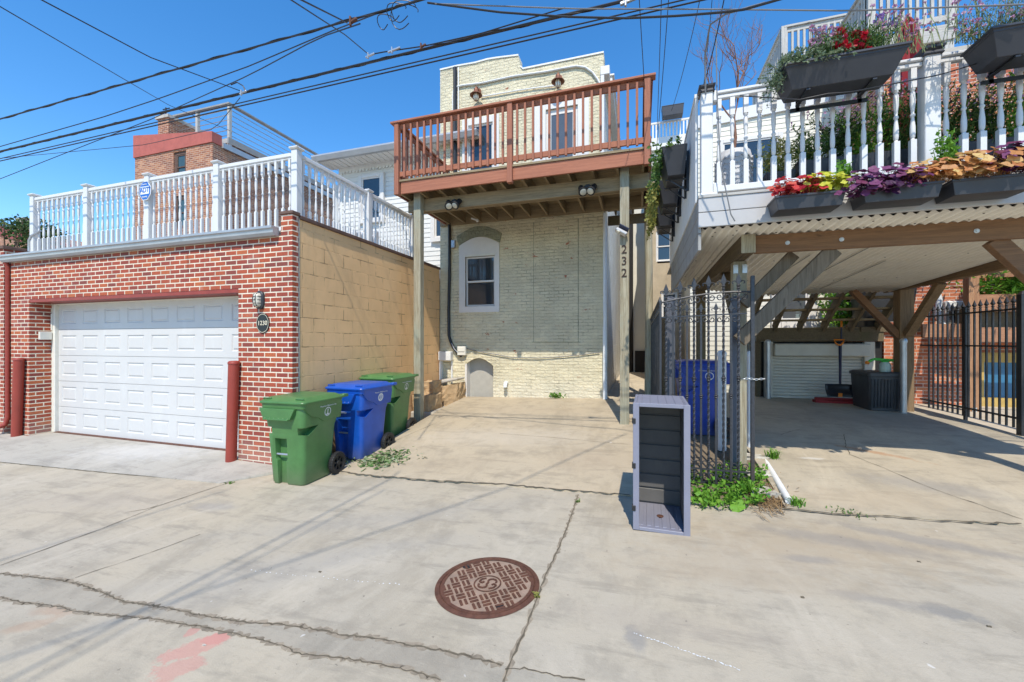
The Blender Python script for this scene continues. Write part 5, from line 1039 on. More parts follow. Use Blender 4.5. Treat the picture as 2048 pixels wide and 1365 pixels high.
m = MB(); [m.box((1.047+dx,5.33,2.50),(1.097+dx,5.346,2.60)) for dx in (0,.095)]; build('metal_strap', m, M['galv'], rdk); scene.objects['metal_strap']['kind'] = 'stuff'
# railing of the raised deck
rr = thing('terrace_railing', 'white turned railing of the flower terrace above the carport', 'railing', (3.0, FY+.06, FZ1))
RYY = FY+.065; p1x, p2x = xY(1414, FY+.02), xY(1865, FY+.02); z0r, z1r = 3.255, 4.165
for x, w_ in ((p1x,.108),(p2x,.112),(p2x+2.05,.112)):
    m = MB(); m.box((x-w_/2,RYY-w_/2,FZ1+.027),(x+w_/2,RYY+w_/2,4.20)); m.loft([rrect(x-w_/2-.02,x+w_/2+.02,RYY-w_/2-.02,RYY+w_/2+.02,.01,FZ1+.027), rrect(x-w_/2-.002,x+w_/2+.002,RYY-w_/2-.002,RYY+w_/2+.002,.01,FZ1+.055)]); ps = build('post', m, M['white'], rr, bevel=.006)
    m = MB(); a = w_/2; m.loft([[Vector((x+sx_*q,RYY+sy_*q,z)) for sx_,sy_ in ((-1,-1),(1,-1),(1,1),(-1,1))] for q, z in ((a+.012,4.19),(a+.016,4.20),(a+.004,4.225),(a+.020,4.245),(a+.022,4.262),(a-.01,4.275))]); build('cap', m, M['planter'], ps)
spans = [(p1x+.055,p2x-.056),(p2x+.056,p2x+1.99)]; b2 = None
for (a, b_) in spans:
    m = MB(); m.box((a,RYY-.042,z1r),(b_,RYY+.042,z1r+.032)); m.box((a,RYY-.026,z1r-.045),(b_,RYY+.026,z1r-.001)); build('top_rail', m, M['white'], rr, bevel=.008)
    m = MB(); m.box((a,RYY-.028,z0r-.062),(b_,RYY+.028,z0r)); build('bottom_rail', m, M['white'], rr, bevel=.006)
    nb_ = int(round((b_-a)/.1236)); 
    for k in range(nb_):
        x = a+(b_-a)*(k+.5)/nb_
        if b2 is None: b2 = build('baluster', turned(z1r-.045-z0r, .042), M['white'], rr, local=True, smooth=True); b2.location = Vector((x,RYY,z0r))-wloc(rr)
        else: inst(b2, rr, Vector((x,RYY,z0r))-wloc(rr))
m = MB(); m.box((p1x+.055,RYY-.04,z0r-.10),(p1x+.10,RYY+.04,z0r+.03)); m.box((p1x+.055,RYY-.045,z1r-.07),(p1x+.10,RYY+.045,z1r+.04)); build('rail_bracket', m, M['white'], rr, bevel=.01); scene.objects['rail_bracket']['kind'] = 'stuff'
# ---------------------------------------------------------------- planters and flowers
def planter(x0, x1, yf, yb, z0, z1, label, group, bracket=True, taper=.016, endslope=.022):
    t = thing('planter', label, 'planter', ((x0+x1)/2,(yf+yb)/2,z0), group=group); e = endslope; q = taper; w_ = .008
    m = MB()
    def ring(o, z, k): return [Vector((x0+e*k+o,yf+q*k+o,z)),Vector((x1-e*k-o,yf+q*k+o,z)),Vector((x1-e*k-o,yb-q*.3*k-o,z)),Vector((x0+e*k+o,yb-q*.3*k-o,z))]
    m.loft([ring(0,z0,1),ring(0,z1-.02,.05),ring(-.008,z1-.02,0),ring(-.008,z1,0),ring(w_,z1,0),ring(w_,z1-.04,0)]); build('trough', m, M['planter'], t, bevel=.003)
    m = MB(); m.add(ring(.012,z1-.03,.05), [[0,1,2,3]]); build('soil', m, M['potsoil'], t)
    if bracket:
        m = MB(); m.bar((x0+.14,yb+.02,z0-.055),(x1-.14,yb+.02,z0-.055),.02,.03); [m.bar((x,yf+.08,z0-.012),(x,yb+.03,z0-.012),.03,.012) for x in (x0+.2,x1-.2)]; [m.box((x-.015,yb+.01,z0-.07),(x+.015,yb+.022,z1)) for x in (x0+.2,x1-.2)]; build('bracket', m, M['iron'], t)
    return t
def lobed(mb, p, n, s, r, cup=.25):
    """one rounded lobed leaf lying across direction n"""
    n = n.normalized(); u = n.orthogonal().normalized(); u = Matrix.Rotation(r.uniform(0,6.28),3,n)@u; v = n.cross(u); k = 15; pts = [p-n*s*cup*.4]
    for i in range(k):
        a = 2*math.pi*i/k; rr_ = s*(.78+.26*abs(math.sin(2.5*a+.3)))*(1 if abs(a-math.pi)>.3 else .55); pts.append(p+(u*math.cos(a)+v*math.sin(a))*rr_+n*s*cup*(.35*math.sin(3*a)))
    mb.add(pts, [[0,1+i,1+(i+1)%k] for i in range(k)])
def heuchera(px, py, Y, w, h, n, mat, label, seed, size=.042, kind='coral bells', droop=.5):
    c = atY(px, py, Y); r = random.Random(seed); m = MB()
    st = MB(); n = int(n*1.35)
    for _ in range(n):
        cx = r.uniform(-.42,.42)*w; base = c+Vector((cx, r.uniform(-.05,.06), -.06)); az = r.uniform(0,6.28); el = r.uniform(.05,1.35); L = h*r.uniform(.45,1.25)
        dv = Vector((math.cos(az)*math.cos(el), math.sin(az)*math.cos(el)*.8-.35, math.sin(el))); p = base+dv*L+Vector((0,0,.05)); 
        if p.y < c.y-.06: p.z -= r.uniform(0,.35)*h*droop*2
        st.tube([base, base.lerp(p,.6)+Vector((0,0,.015)), p], .0022, 3)
        lobed(m, p, dv*.5+Vector((r.gauss(0,.22), -.45+r.gauss(0,.2), .65+r.gauss(0,.2))), size*r.uniform(.5,1.0), r, .22)
    m.merge(st)
    return solo('foliage_plant', m, M[mat], label, kind, (c.x,c.y,c.z-.05), norm=False)
PF, PB = 4.19, 4.435
planter(xY(1552,PF), xY(1692,PF), PF, PB, 2.882, 3.005, 'charcoal planter on the grey fascia holding red and lime leaves', 'planters along the grey fascia', False)
planter(xY(1727,PF), xY(1887,PF), PF, PB, 2.882, 3.005, 'charcoal planter on the grey fascia holding purple and peach leaves', 'planters along the grey fascia', False)
planter(xY(1906,PF), xY(2075,PF), PF, PB, 2.882, 3.005, 'charcoal planter on the grey fascia at the right edge of the photo', 'planters along the grey fascia', False)
heuchera(1590, 385, 4.27, .34, .12, 120, 'heu_red', 'bright red lobed leaves at the left of the first fascia planter', 21, .040)
heuchera(1652, 377, 4.29, .34, .12, 120, 'heu_yel', 'lime yellow lobed leaves beside the red ones in the first fascia planter', 22, .042)
heuchera(1757, 377, 4.26, .42, .16, 150, 'heu_pur', 'dark purple lobed leaves in the second fascia planter', 23, .048, droop=.7)
heuchera(1848, 356, 4.27, .36, .13, 110, 'heu_pea', 'peach and gold lobed leaves at the right of the second fascia planter', 24, .050)
heuchera(1955, 345, 4.26, .40, .15, 120, 'heu_pea', 'large peach lobed leaves at the left of the third fascia planter', 25, .056)
heuchera(2040, 332, 4.27, .34, .16, 110, 'heu_pur', 'dark purple lobed leaves at the right edge of the photo', 26, .050)
def sprig(mb, base, tip, n, ls, r, narrow=.3, bend=.1, w=.004):
    base = Vector(base); tip = Vector(tip); mid = base.lerp(tip,.5)+Vector((r.uniform(-bend,bend),r.uniform(-bend,bend),.03)); pts = [base, mid, tip]
    mb.tube(pts, [w, w*.8, w*.4], 4)
    for k in range(n):
        f = .15+.85*k/n+r.uniform(0,.05); p = base.lerp(mid,f*2) if f < .5 else mid.lerp(tip,min(1,(f-.5)*2)); d = (tip-base).normalized()*.6+Vector((r.gauss(0,1),r.gauss(0,1),r.gauss(.1,.5))); leaf(mb, p, ls*r.uniform(.6,1.2), r, narrow, d)
m = MB(); r = random.Random(31)
for k in range(14): q = atY(1690+r.uniform(-12,8), 372, 4.27); sprig(m, q, q+Vector((r.uniform(-.02,.06),r.uniform(-.03,.03),r.uniform(.10,.24))), 9, .035, r, .8, .03, .003)
solo('green_sprigs', m, M['leaf_bright'], 'fresh green shoots between the lime and purple leaves of the fascia planters', 'plant', (1.8,4.27,3.0), norm=False); m = MB()
for k in range(18): q = atY(1880+r.uniform(-10,16), 335, 4.27); sprig(m, q, q+Vector((r.uniform(-.06,.06),r.uniform(-.03,.03),r.uniform(.14,.34))), 10, .038, r, .75, .04, .003)
solo('green_sprigs', m, M['leaf_bright'], 'tall green shoots rising from the peach leaves in front of the middle railing post', 'plant', (2.4,4.27,3.0), norm=False)
# two big planters over the top rail
UF, UB = 4.08, 4.40
u0, u1 = xY(1570,UF), xY(1822,UF); planter(u0, u1, UF, UB, 3.915, 4.115, 'long charcoal planter of pink and crimson flowers hung over the white top rail', 'planters on the top rail', True, .08, .075)
v0 = xY(1986,UF); planter(v0, v0+.95, UF, UB, 3.915, 4.115, 'charcoal planter of wispy pink flowers at the top right corner', 'planters on the top rail', True, .08, .075)
def flowers(name, mat, px0, px1, py0, py1, Y, n, s, seed, label, heads=4, stems=True, cat='flowers'):
    r = random.Random(seed); m = MB(); st = MB(); c = atY((px0+px1)/2, py1, Y)
    for _ in range(n):
        t_ = atY(r.uniform(px0,px1), py0+(py1-py0)*(r.random()**.8), Y+r.uniform(-.10,.10))
        for k in range(heads*2): d = Vector((r.gauss(0,1),r.gauss(0,1)-.3,r.gauss(.4,.7))); leaf(m, t_, s*r.uniform(.6,1.1), r, .9, d)
        if stems: b = Vector((t_.x+r.uniform(-.08,.08), Y+r.uniform(-.03,.03), 4.10)); st.tube([b, b.lerp(t_,.6)+Vector((r.uniform(-.02,.02),0,.02)), t_], .0028, 3)
    t = thing(name, label, cat, (c.x, c.y, 4.15)); build('flower_heads', m, M[mat], t, norm=False)['kind'] = 'stuff'
    if stems: build('stem', st, M['stem'], t)
    return t
YU = 4.25
m = MB(); r = random.Random(41)
for k in range(190):
    q = Vector((u0+r.uniform(0,.50)*(r.random()**.5 if k%2 else 1), UF+.02+r.random()*.16, 4.105)); tip = q+Vector((r.gauss(0,.05), r.uniform(-.10,.02), r.uniform(.03,.13)))
    if r.random() < .2: tip = q+Vector((r.uniform(-.1,.05), -.03-q.y+UF+r.uniform(-.04,0), r.uniform(-.05,.03)))
    sprig(m, q, tip, 12, .030, r, .45, .03, .002)
for k in range(45):
    q = Vector((u0+r.uniform(-.02,.07), YU+r.uniform(-.12,.1), 4.105)); sprig(m, q, q+Vector((r.uniform(-.13,-.03),r.uniform(-.05,.05),r.uniform(-.22,.06))), 13, .028, r, .5, .03, .002)
solo('trailing_plant', m, M['leaf_silver'], 'silvery trailing plant spilling over the left end of the long top-rail planter', 'plant', (u0+.2,YU,4.15), norm=False)
m = MB()
for k in range(240): q = Vector((r.uniform(u0+.30,u1-.16), UF+.03+r.random()*.2, 4.105)); sprig(m, q, q+Vector((r.gauss(0,.07),r.uniform(-.1,.06),r.uniform(.08,.27))), 11, .045, r, .22, .04, .002)
solo('leafy_filler', m, M['leaf'], 'green foliage beneath the crimson and pink flowers of the long planter', 'plant', (u1-.4,YU,4.15), norm=False)
flowers('crimson_flowers', 'fl_red', 1668, 1738, 62, 104, 4.15, 75, .036, 42, 'crimson flower cluster in the middle of the long top-rail planter', 5, True)
flowers('pale_pink_flowers', 'fl_pink', 1618, 1692, 52, 98, 4.16, 95, .026, 43, 'pale pink flower cluster left of the crimson flowers', 4)
flowers('mauve_flowers', 'fl_mauve', 1745, 1800, 30, 62, 4.25, 22, .026, 44, 'mauve flower heads right of the crimson flowers', 4)
flowers('pink_pincushions', 'fl_pink', 1735, 1862, 5, 80, 4.22, 60, .024, 45, 'pink pincushion flowers on thin stems leaning past the red umbrella', 4)
flowers('wispy_pink_flowers', 'fl_pink', 1905, 2060, -20, 70, 4.2, 90, .021, 46, 'wispy pink flowers over the corner planter at the top right', 4)
m = MB()
for k in range(230):
    q = Vector((r.uniform(v0,v0+.9), YU+r.uniform(-.12,.1), 4.105)); sprig(m, q, q+Vector((r.uniform(-.30,.1),r.uniform(-.12,.06),r.uniform(.05,.36))), 12, .036, r, .16, .05, .002)
solo('wispy_foliage', m, M['leaf_silver'], 'grey green wispy foliage filling the top right corner planter', 'plant', (v0+.4,YU,4.15), norm=False)
# pots and shrubs along the back of the railing
def tub(x, y, w, h, label, mat='planter'):
    t = thing('plant_tub', label, 'plant pot', (x,y,FZ1+.027), group='square tubs behind the terrace railing'); z0 = FZ1+.027; m = MB(); m.loft([rrect(x-w*.36,x+w*.36,y-w*.36,y+w*.36,.02,z0), rrect(x-w/2,x+w/2,y-w/2,y+w/2,.02,z0+h), rrect(x-w/2+.015,x+w/2-.015,y-w/2+.015,y+w/2-.015,.015,z0+h), rrect(x-w/2+.015,x+w/2-.015,y-w/2+.015,y+w/2-.015,.015,z0+h-.05)]); build('tub', m, M[mat], t, bevel=.004); return t
def shrub(x, y, z, w, h, n, mat, label, seed, ls=.055, nar=.28, tips=None):
    r = random.Random(seed); m = MB(); f = MB()
    for k in range(n):
        b = Vector((x+r.gauss(0,w*.18), y+r.gauss(0,w*.15), z)); e = Vector((x+r.gauss(0,w*.40), y+r.gauss(0,w*.3), z+h*r.uniform(.5,1.05))); sprig(m, b, e, 22, ls, r, nar, .05, .003)
        if tips:
            for q in range(4): leaf(f, e+Vector((r.gauss(0,.015),r.gauss(0,.015),r.gauss(.02,.03))), .03, r, .7)
    t = thing('shrub', label, 'shrub', (x,y,z)); build('foliage', m, M[mat], t, norm=False)
    if tips: build('flower_heads', f, M[tips], t, norm=False)['kind'] = 'stuff'
    return t
ord_ = ['first','second','third','fourth','fifth','sixth','seventh','eighth']
for i, (px, h, w_, mat, tip, sd) in enumerate([(1555,.62,.30,'leaf_yg',None,51),(1618,.70,.30,'leaf',None,52),(1672,.86,.30,'leaf_dark','fl_pink',53),(1725,.86,.30,'leaf_bright',None,54),(1785,1.0,.32,'leaf','heu_pur',55),(1828,1.02,.30,'leaf','fl_pink',56),(1915,.95,.32,'leaf','heu_pur',57),(1975,.95,.32,'leaf_dark','fl_pink',58),(2035,.95,.34,'leaf_bright',None,59)]):
    x = xY(px, 4.86); hh = .34 if i else .26
    tub(x, 4.86, .27, hh, ['dark tub with a low yellow-green shrub, nearest the tall white pot','dark tub with the second shrub from the tall white pot','dark tub with a pink-tipped dark shrub under the long planter','dark tub with a bright green shrub below the crimson flowers','dark tub with a purple-tipped shrub just left of the red umbrella','dark tub with a pink-tipped shrub just left of the middle railing post','dark tub with a purple-tipped shrub just right of the middle railing post','dark tub with a dark pink-tipped shrub right of the middle railing post','dark tub with a bright shrub at the right edge of the photo'][i])
    shrub(x, 4.86, FZ1+hh-.02, w_*1.15, h-hh+.06, 46, mat, ['low yellow-green shrub in the tub nearest the tall white pot','green shrub in the second tub from the tall white pot','dark shrub with pink tips under the long top-rail planter','bright green leafy shrub below the crimson flowers','green shrub with purple tips just left of the red umbrella','green shrub with pink tips just left of the middle railing post','green shrub with purple tips just right of the middle railing post','dark shrub with pink tips right of the middle railing post','bright green shrub behind the railing at the right edge'][i], sd, tips=tip)
# tall pale pot with a bare red-barked tree
tx_, ty_ = xY(1467, 5.05), 5.05; t = thing('tall_pot', 'tall pale chevron-patterned pot behind the corner of the white railing', 'plant pot', (tx_,ty_,FZ1+.027))
z0 = FZ1+.027; m = MB(); m.lathe([(.15,0),(.175,.02),(.185,.32),(.178,.56),(.165,.62),(.15,.62),(.15,.56)], (tx_,ty_,z0), 28)
for i in range(14):
    a = 2*math.pi*i/14
    for k in range(9):
        z = .05+k*.058
        for s in (-1,1): p0 = Vector((math.cos(a)*.186, math.sin(a)*.186, z+.03)); a2 = a+s*.2; p1 = Vector((math.cos(a2)*.184, math.sin(a2)*.184, z)); m.bar(p0+Vector((tx_,ty_,z0)), p1+Vector((tx_,ty_,z0)), .012, .012)
build('pot', m, M['pot_white'], t); m = MB(); m.lathe([(0,.575),(.15,.575)], (tx_,ty_,z0), 20); build('soil', m, M['potsoil'], t)
t = thing('bare_tree', 'bare red-barked little tree rising from the tall pale pot', 'tree', (tx_,ty_,z0+.55)); m = MB(); m2 = MB(); r = random.Random(77)
def branch(p, d, L, rad, lv):
    n = 5; pts = [p]; dd = d.normalized()
    for k in range(n): dd = (dd+Vector((r.gauss(0,.16),r.gauss(0,.16),.10))).normalized(); pts.append(pts[-1]+dd*L/n)
    (m if lv < 2 else m2).tube(pts, [rad*(1-.45*k/n) for k in range(n+1)], 6 if lv < 2 else 4)
    if lv < 4:
        for k in range({0:4,1:4,2:4,3:3}[lv]):
            q = pts[r.randint(2,n)]; s = dd+Vector((r.gauss(0,.65),r.gauss(0,.55),r.gauss(.15,.25))); branch(q, s, L*r.uniform(.5,.72), rad*.52, lv+1)
top_ = Vector((tx_+.0,ty_,z0+1.05)); m.tube([(tx_-.01,ty_,z0+.55),(tx_+.02,ty_,z0+.8),top_], [.020,.017,.015], 7)
for q in range(3): branch(top_+Vector((0,0,-.12+q*.06)), Vector((r.gauss(0,.40),r.gauss(0,.3),1)), .66, .009, 1)
branch(top_, Vector((.05,0,1)), .78, .010, 1); build('trunk', m, M['bark'], t); build('twigs', m2, M['bark'], t)
# closed red umbrella
x = xY(1816, 5.3); t = thing('closed_umbrella', 'closed red patio umbrella behind the white railing', 'umbrella', (x,5.3,FZ1+.03)); m = MB(); m.tube([(x,5.3,FZ1+.03),(x,5.3,5.12)], .02, 8); build('pole', m, M['brown_z'], t)
m = MB(); rings = []; r = random.Random(5)
for z, q in ((5.08,.02),(4.98,.06),(4.7,.10),(4.35,.125),(4.28,.10),(4.22,.14),(3.95,.17),(3.74,.20)): rings.append([Vector((x+math.cos(2*math.pi*k/24)*q*(1.25 if k%3==0 else .70), 5.3+math.sin(2*math.pi*k/24)*q*(1.25 if k%3==0 else .70), z-(.05 if k%3==0 and z<3.9 else 0))) for k in range(24)])
m.loft(rings); build('canopy', m, M['umbrella'], t, smooth=True)
m = MB(); m.lathe([(.20,0),(.20,.06),(.04,.10),(.035,.3)], (x,5.3,FZ1+.028), 18); build('base', m, M['concrete_cap'], t)
# planters hung along the left side of the terrace
def side_planter(y0, y1, z0, z1, label, sd, mat, n):
    xb = RX0-.02; t = thing('planter', label, 'planter', (xb-.15,(y0+y1)/2,z0), group='planters hung on the side of the terrace'); m = MB()
    def ring(k, z, o=0): return [Vector((xb-.30+.07*k+o,y0+.09*k+o,z)),Vector((xb-.03-.02*k-o,y0+.09*k+o,z)),Vector((xb-.03-.02*k-o,y1-.09*k-o,z)),Vector((xb-.30+.07*k+o,y1-.09*k-o,z))]
    m.loft([ring(1,z0),ring(0,z1),ring(0,z1,.01),ring(0,z1-.04,.01)]); build('trough', m, M['planter'], t, bevel=.003)
    for y in (y0+.2,y1-.2):
        m = MB(); m.bar((xb,y,z0-.015),(xb-.25,y,z0-.015),.03,.012); m.bar((xb-.005,y,z0-.16),(xb-.005,y,z1),.03,.012); m.bar((xb-.01,y,z0-.16),(xb-.20,y,z0-.02),.018,.012); build('bracket', m, M['iron'], t)
    r = random.Random(sd); f = MB()
    for k in range(n):
        q = Vector((xb-.16+r.uniform(-.11,.11), r.uniform(y0,y1), z1-.02)); e = q+Vector((r.uniform(-.2,.05), r.uniform(-.08,.08), r.uniform(-.02,.15)))
        if r.random() < .6: q.x = xb-.29; e = q+Vector((r.uniform(-.16,-.02), r.uniform(-.08,.08), r.uniform(-.40,.08)))
        sprig(f, q, e, 9, .05, r, .7, .04, .003)
    solo('trailing_flowers', f, M[mat], 'trailing leafy plant of the side planter'+label.split(',')[1].replace('nearest','that is nearest').replace('middle','that is in the middle').replace('farthest','that is farthest'), 'plant', (xb-.16,(y0+y1)/2,z1), norm=False)
side_planter(4.95, 5.62, 3.62, 3.93, 'charcoal planter on the terrace side wall, nearest the corner post', 61, 'leaf', 70)
side_planter(5.90, 6.62, 3.60, 3.90, 'charcoal planter on the terrace side wall, middle of the three', 62, 'leaf_yg', 150)
side_planter(6.95, 7.70, 3.58, 3.88, 'charcoal planter on the terrace side wall, farthest from the alley', 63, 'leaf_yg', 120)
# ================================================================= house behind the terrace: siding, brick, upper timber landings
hs2 = thing('terrace_house', 'cream sided house with white fascia behind the flower terrace', 'house', (3.0,11.6,.4)); Y8 = 11.6; xa, xb2 = RX0+.7, 4.66
ztp = zY(1500, 218, Y8); win_ = (xY(1445,Y8), xY(1555,Y8), 3.4, zY(1500,283,Y8)); wl1 = (xY(1560,Y8), xY(1612,Y8), zY(1590,640,Y8), zY(1590,545,Y8)+.5)
m = MB(); siding(m, xa, xb2, .35, ztp-.25, Y8, .125); build('siding', m, M['siding'], hs2, norm=False); m = MB(); m.box((xa,Y8+.001,-.2),(xb2,20,ztp)); build('wall', m, M['siding'], hs2)
m = MB(); m.prism([(xa,ztp-.34),(xb2,ztp-.12),(xb2,ztp+.14),(xa,ztp-.02)], 'y', Y8-.07, Y8+.02); build('white_fascia', m, M['white'], hs2)
sash_window(hs2, win_[0], win_[1], win_[2], win_[3], Y8-.065, trim=.10, glass='glass'); sash_window(hs2, wl1[0], wl1[1], wl1[2], wl1[3], Y8-.065, trim=.20, glass='glass_grey', mid=False)
brw = thing('brick_wing', 'old orange brick rear wing to the right of the cream sided house', 'house', (6.5,10,.4)); BWY = 10.0
m = MB(); m.box((4.66,BWY,-.2),(11,20,7.2)); build('wall', m, M['brick_lit'], brw)
m = MB(); m.box((4.60,BWY-.06,7.2),(11,20.1,7.32)); build('coping', m, M['concrete_cap'], brw)
ul = thing('upper_landing', 'weathered grey timber landings and railings on the roof behind the flower terrace', 'roof deck', (4.2,11.5,8.0))
def slat_rail(x0, x1, y0, y1, z0, z1, n):
    a = Vector((x0,y0,0)); b = Vector((x1,y1,0))
    for nm, z, w_, h_ in (('handrail',z1,.13,.045),('top_rail',z1-.08,.045,.10),('bottom_rail',z0+.12,.045,.10)): m = MB(); m.bar(a+Vector((0,0,z)), b+Vector((0,0,z)), w_, h_); build(nm, m, M['greywood_x'], ul)
    for k in range(n): p = a.lerp(b,(k+.5)/n); m = MB(); m.box((p.x-.024,p.y-.024,z0+.05),(p.x+.024,p.y+.024,z1-.02)); build('baluster', m, M['greywood_z'], ul)
    for p in (a,b): m = MB(); m.box((p.x-.06,p.y-.06,z0-.1),(p.x+.06,p.y+.06,z1+.02)); build('post', m, M['greywood_z'], ul)
L1 = 11.85; lx0, lx1 = xY(1567,L1), xY(1700,L1); lz1 = zY(1567,57,L1); lz0 = zY(1567,150,L1); slat_rail(lx0, lx1, L1, L1, lz0, lz1, 11); slat_rail(lx0, lx0, L1+.08, 14.5, lz0, lz1, 15)
m = MB(); m.box((lx0-.06,L1-.05,lz0-.2),(lx1+.6,14.6,lz0)); build('platform', m, M['greywood_x'], ul); [build('post', MB().box((x-.07,L1+.2,ztp-.05),(x+.07,L1+.34,lz0-.2)), M['greywood_z'], ul) for x in (lx0+.2,lx1-.2)]
L2 = 10.2; px0, px1 = xY(1742,L2), xY(1912,L2); pz_ = zY(1880,55,L2); m = MB(); m.box((px0,L2,pz_-.26),(px1,L2+.05,pz_)); m.box((px1-.05,L2+.05,pz_-.26),(px1,L2+1.6,pz_)); m.box((px0,L2,pz_+.001),(px1,L2+1.8,pz_+.04)); m.box((px0,L2+.4,pz_-.2),(px1-.06,L2+.45,pz_)); m.box((px0,L2+1.55,pz_-.26),(px1-.06,L2+1.6,pz_)); build('platform', m, M['greywood_x'], ul)
slat_rail(px0, px1-.06, L2+.03, L2+.03, pz_+.06, pz_+1.2, 11); slat_rail(px0, px0, L2+.1, L2+1.8, pz_+.06, pz_+1.2, 12)
for x, y in ((px1-.08,L2+.1),(px0+.1,L2+.1),(px1-.08,L2+1.5)): m = MB(); m.box((x-.07,y-.07,7.15),(x+.07,y+.07,pz_-.0)); build('post', m, M['greywood_z'], ul)
# ================================================================= stucco building and others seen down the passage
stc = thing('stucco_building', 'tan stucco building with a round-topped white window at the end of the passage', 'building', (1.2,13,.5)); SYY = 13.0
sx_0, sx_1 = xY(1301,SYY), 3.2; sw = (xY(1312,SYY), xY(1344,SYY), zY(1328,523,SYY), zY(1328,462,SYY)); sw2 = (sw[0]+.15, sw[1]+.15, zY(1328,640,SYY), zY(1328,585,SYY))
m = MB(); m.wall(sx_0, sx_1, -.2, 6.9, [sw,sw2], SYY, .12); m.box((sx_0,SYY+.15,-.2),(sx_1,22,6.85)); m.quad((sx_0,SYY,-.2),(sx_0,SYY,6.9),(sx_0,SYY+.15,6.9),(sx_0,SYY+.15,-.2)); build('wall', m, M['stucco'], stc, norm=False)
for q in (sw, sw2): sash_window(stc, q[0]+.03, q[1]-.03, q[2]+.03, q[3]-.03, SYY+.05, trim=.09, glass='glass')
m = MB(); m.box((sx_0-.1,SYY-.25,6.9),(sx_1,SYY+.2,7.02)); build('cornice', m, M['concrete_cap'], stc)
wr = thing('far_railing', 'distant white balcony railing with a black planter above the passage', 'railing', (1.0,15,7.2)); zA, zB = zY(1345,275,15), zY(1345,240,15); xA, xB = xY(1296,15), xY(1392,15)
m = MB(); m.box((xA,15,zB-.06),(xB,15.06,zB)); m.box((xA,15,zA),(xB,15.06,zA+.06)); m.box((xA,15,zA-.35),(xB,15.4,zA)); build('rail', m, M['white'], wr)
for k in range(14): m = MB(); x = xA+(xB-xA)*(k+.5)/14; m.box((x-.025,15.01,zA+.06),(x+.025,15.05,zB-.06)); build('baluster', m, M['white'], wr)
m = MB(); m.box((xA,15.2,5),(xB+.6,19,zA-.35)); build('wall', m, M['siding_w'], wr)
planter(xY(1323,14.8), xY(1366,14.8), 14.5, 14.85, zY(1345,238,14.8), zY(1345,219,14.8), 'small black planter on the distant white railing above the passage', 'far planters', False)
dkp = None; pw = thing('passage_wall', 'pale sided rear wall closing the narrow passage', 'wall', (-.2,17,.5)); m = MB(); m.box((xY(1225,17),17,-.2),(xY(1291,17),17.3,8.5)); build('wall', m, M['siding'], pw); m = MB(); m.tube([(xY(1259,16.9),16.9,.5),(xY(1259,16.9),16.9,8.2)], .14, 8); build('downspout', m, M['black'], pw); m = MB(); m.box((xY(1270,16.9),16.85,.4),(xY(1300,16.9),16.99,zY(1280,702,16.9))); build('passage_shade_panel', m, M['shade_dark'], pw)  # last box is a near-black sheet painting the shadow at the passage end
fe = thing('board_fence', 'dark timber boundary fence along the narrow passage', 'fence', (.47,10,.4)); m = MB(); y = 8.6
while y < 15.5: m.box((.44,y,.35),(.47,y+.13,2.2)); y += .14
build('boards', m, M['moss_y'], fe); m = MB(); [m.box((.47,y,.35),(.55,y+.08,2.3)) for y in (8.7,11,13.3,15.4)]; build('posts', m, M['moss_y'], fe); scene.objects['posts']['kind'] = 'stuff'
# ================================================================= UNDER THE CARPORT: stairs, shutter, tools
SYT = 10.0
stt = thing('open_stairs', 'open-tread timber stairs behind the carport', 'stairs', (3.2,9.5,1.9))
xs_ = [xY(1500,SYT), xY(1548,SYT), xY(1597,SYT), xY(1645,SYT), xY(1699,SYT), xY(1752,SYT)]; zlo, zhi, yhi = 1.98, 2.95, 8.72
def stp(f): return SYT+(yhi-SYT)*f, zlo+(zhi-zlo)*f
for i, x in enumerate(xs_):
    m = MB(); m.bar((x, SYT, zlo), (x, yhi, zhi), .05, .17, (0,0,1)); build('stringer', m, M['moss_y'], stt)
for k in range(5):
    y, z = stp((k+.6)/5); m = MB(); m.box((xs_[0],y-.13,z+.03),(xs_[-1],y+.13,z+.065)); build('tread', m, M['aged_x'], stt)
    for x in xs_: m = MB(); m.prism([(y+.12,z+.03),(y-.10,z+.03),(y+.10,z-.20)], 'x', x-.027, x+.027); build('tread_block', m, M['moss_y'], stt)
pl = thing('stair_platform', 'mossy timber landing beam above the cream roller shutter', 'platform', (3.4,10,1.7)); m = MB(); m.box((xY(1512,SYT),SYT-.05,1.71),(xY(1765,SYT),SYT,1.97)); build('beam', m, M['moss_y'], pl); m = MB(); m.box((xY(1512,SYT),SYT-.02,1.972),(xY(1765,SYT),11.5,2.0)); build('boards', m, M['aged_x'], pl)
m = MB(); [m.box((x,SYT+.01,.4),(x+.09,SYT+.10,1.71)) for x in (xY(1512,SYT),)]; build('post', m, M['moss_y'], pl)
sh_ = thing('roller_shutter', 'low cream roller shutter at the back of the carport', 'shutter', (3.5,10,.5)); sa, sb = xY(1545,SYT), xY(1748,SYT)
m = MB(); z = car_z(3,10)
while z < 1.40: m.prism([(SYT+.03,z),(SYT+.012,z+.012),(SYT+.012,z+.05),(SYT+.03,z+.062)], 'x', sa, sb-.18); z += .064
build('slats', m, M['shutter'], sh_); m = MB(); m.box((sa,SYT-.14,1.40),(sb-.1,SYT+.05,1.66)); build('housing', m, M['shutter'], sh_, bevel=.02)
for x0, x1 in ((sa-.16,sa),(sb-.18,sb)): m = MB(); m.box((x0,SYT-.05,.4),(x1,SYT+.04,1.70)); build('jamb', m, M['shutter'], sh_, bevel=.01)
m = MB(); m.box((sa-.2,SYT+.05,.3),(sb+.2,SYT+.12,1.70)); build('backing', m, M['shade_dark'], sh_)
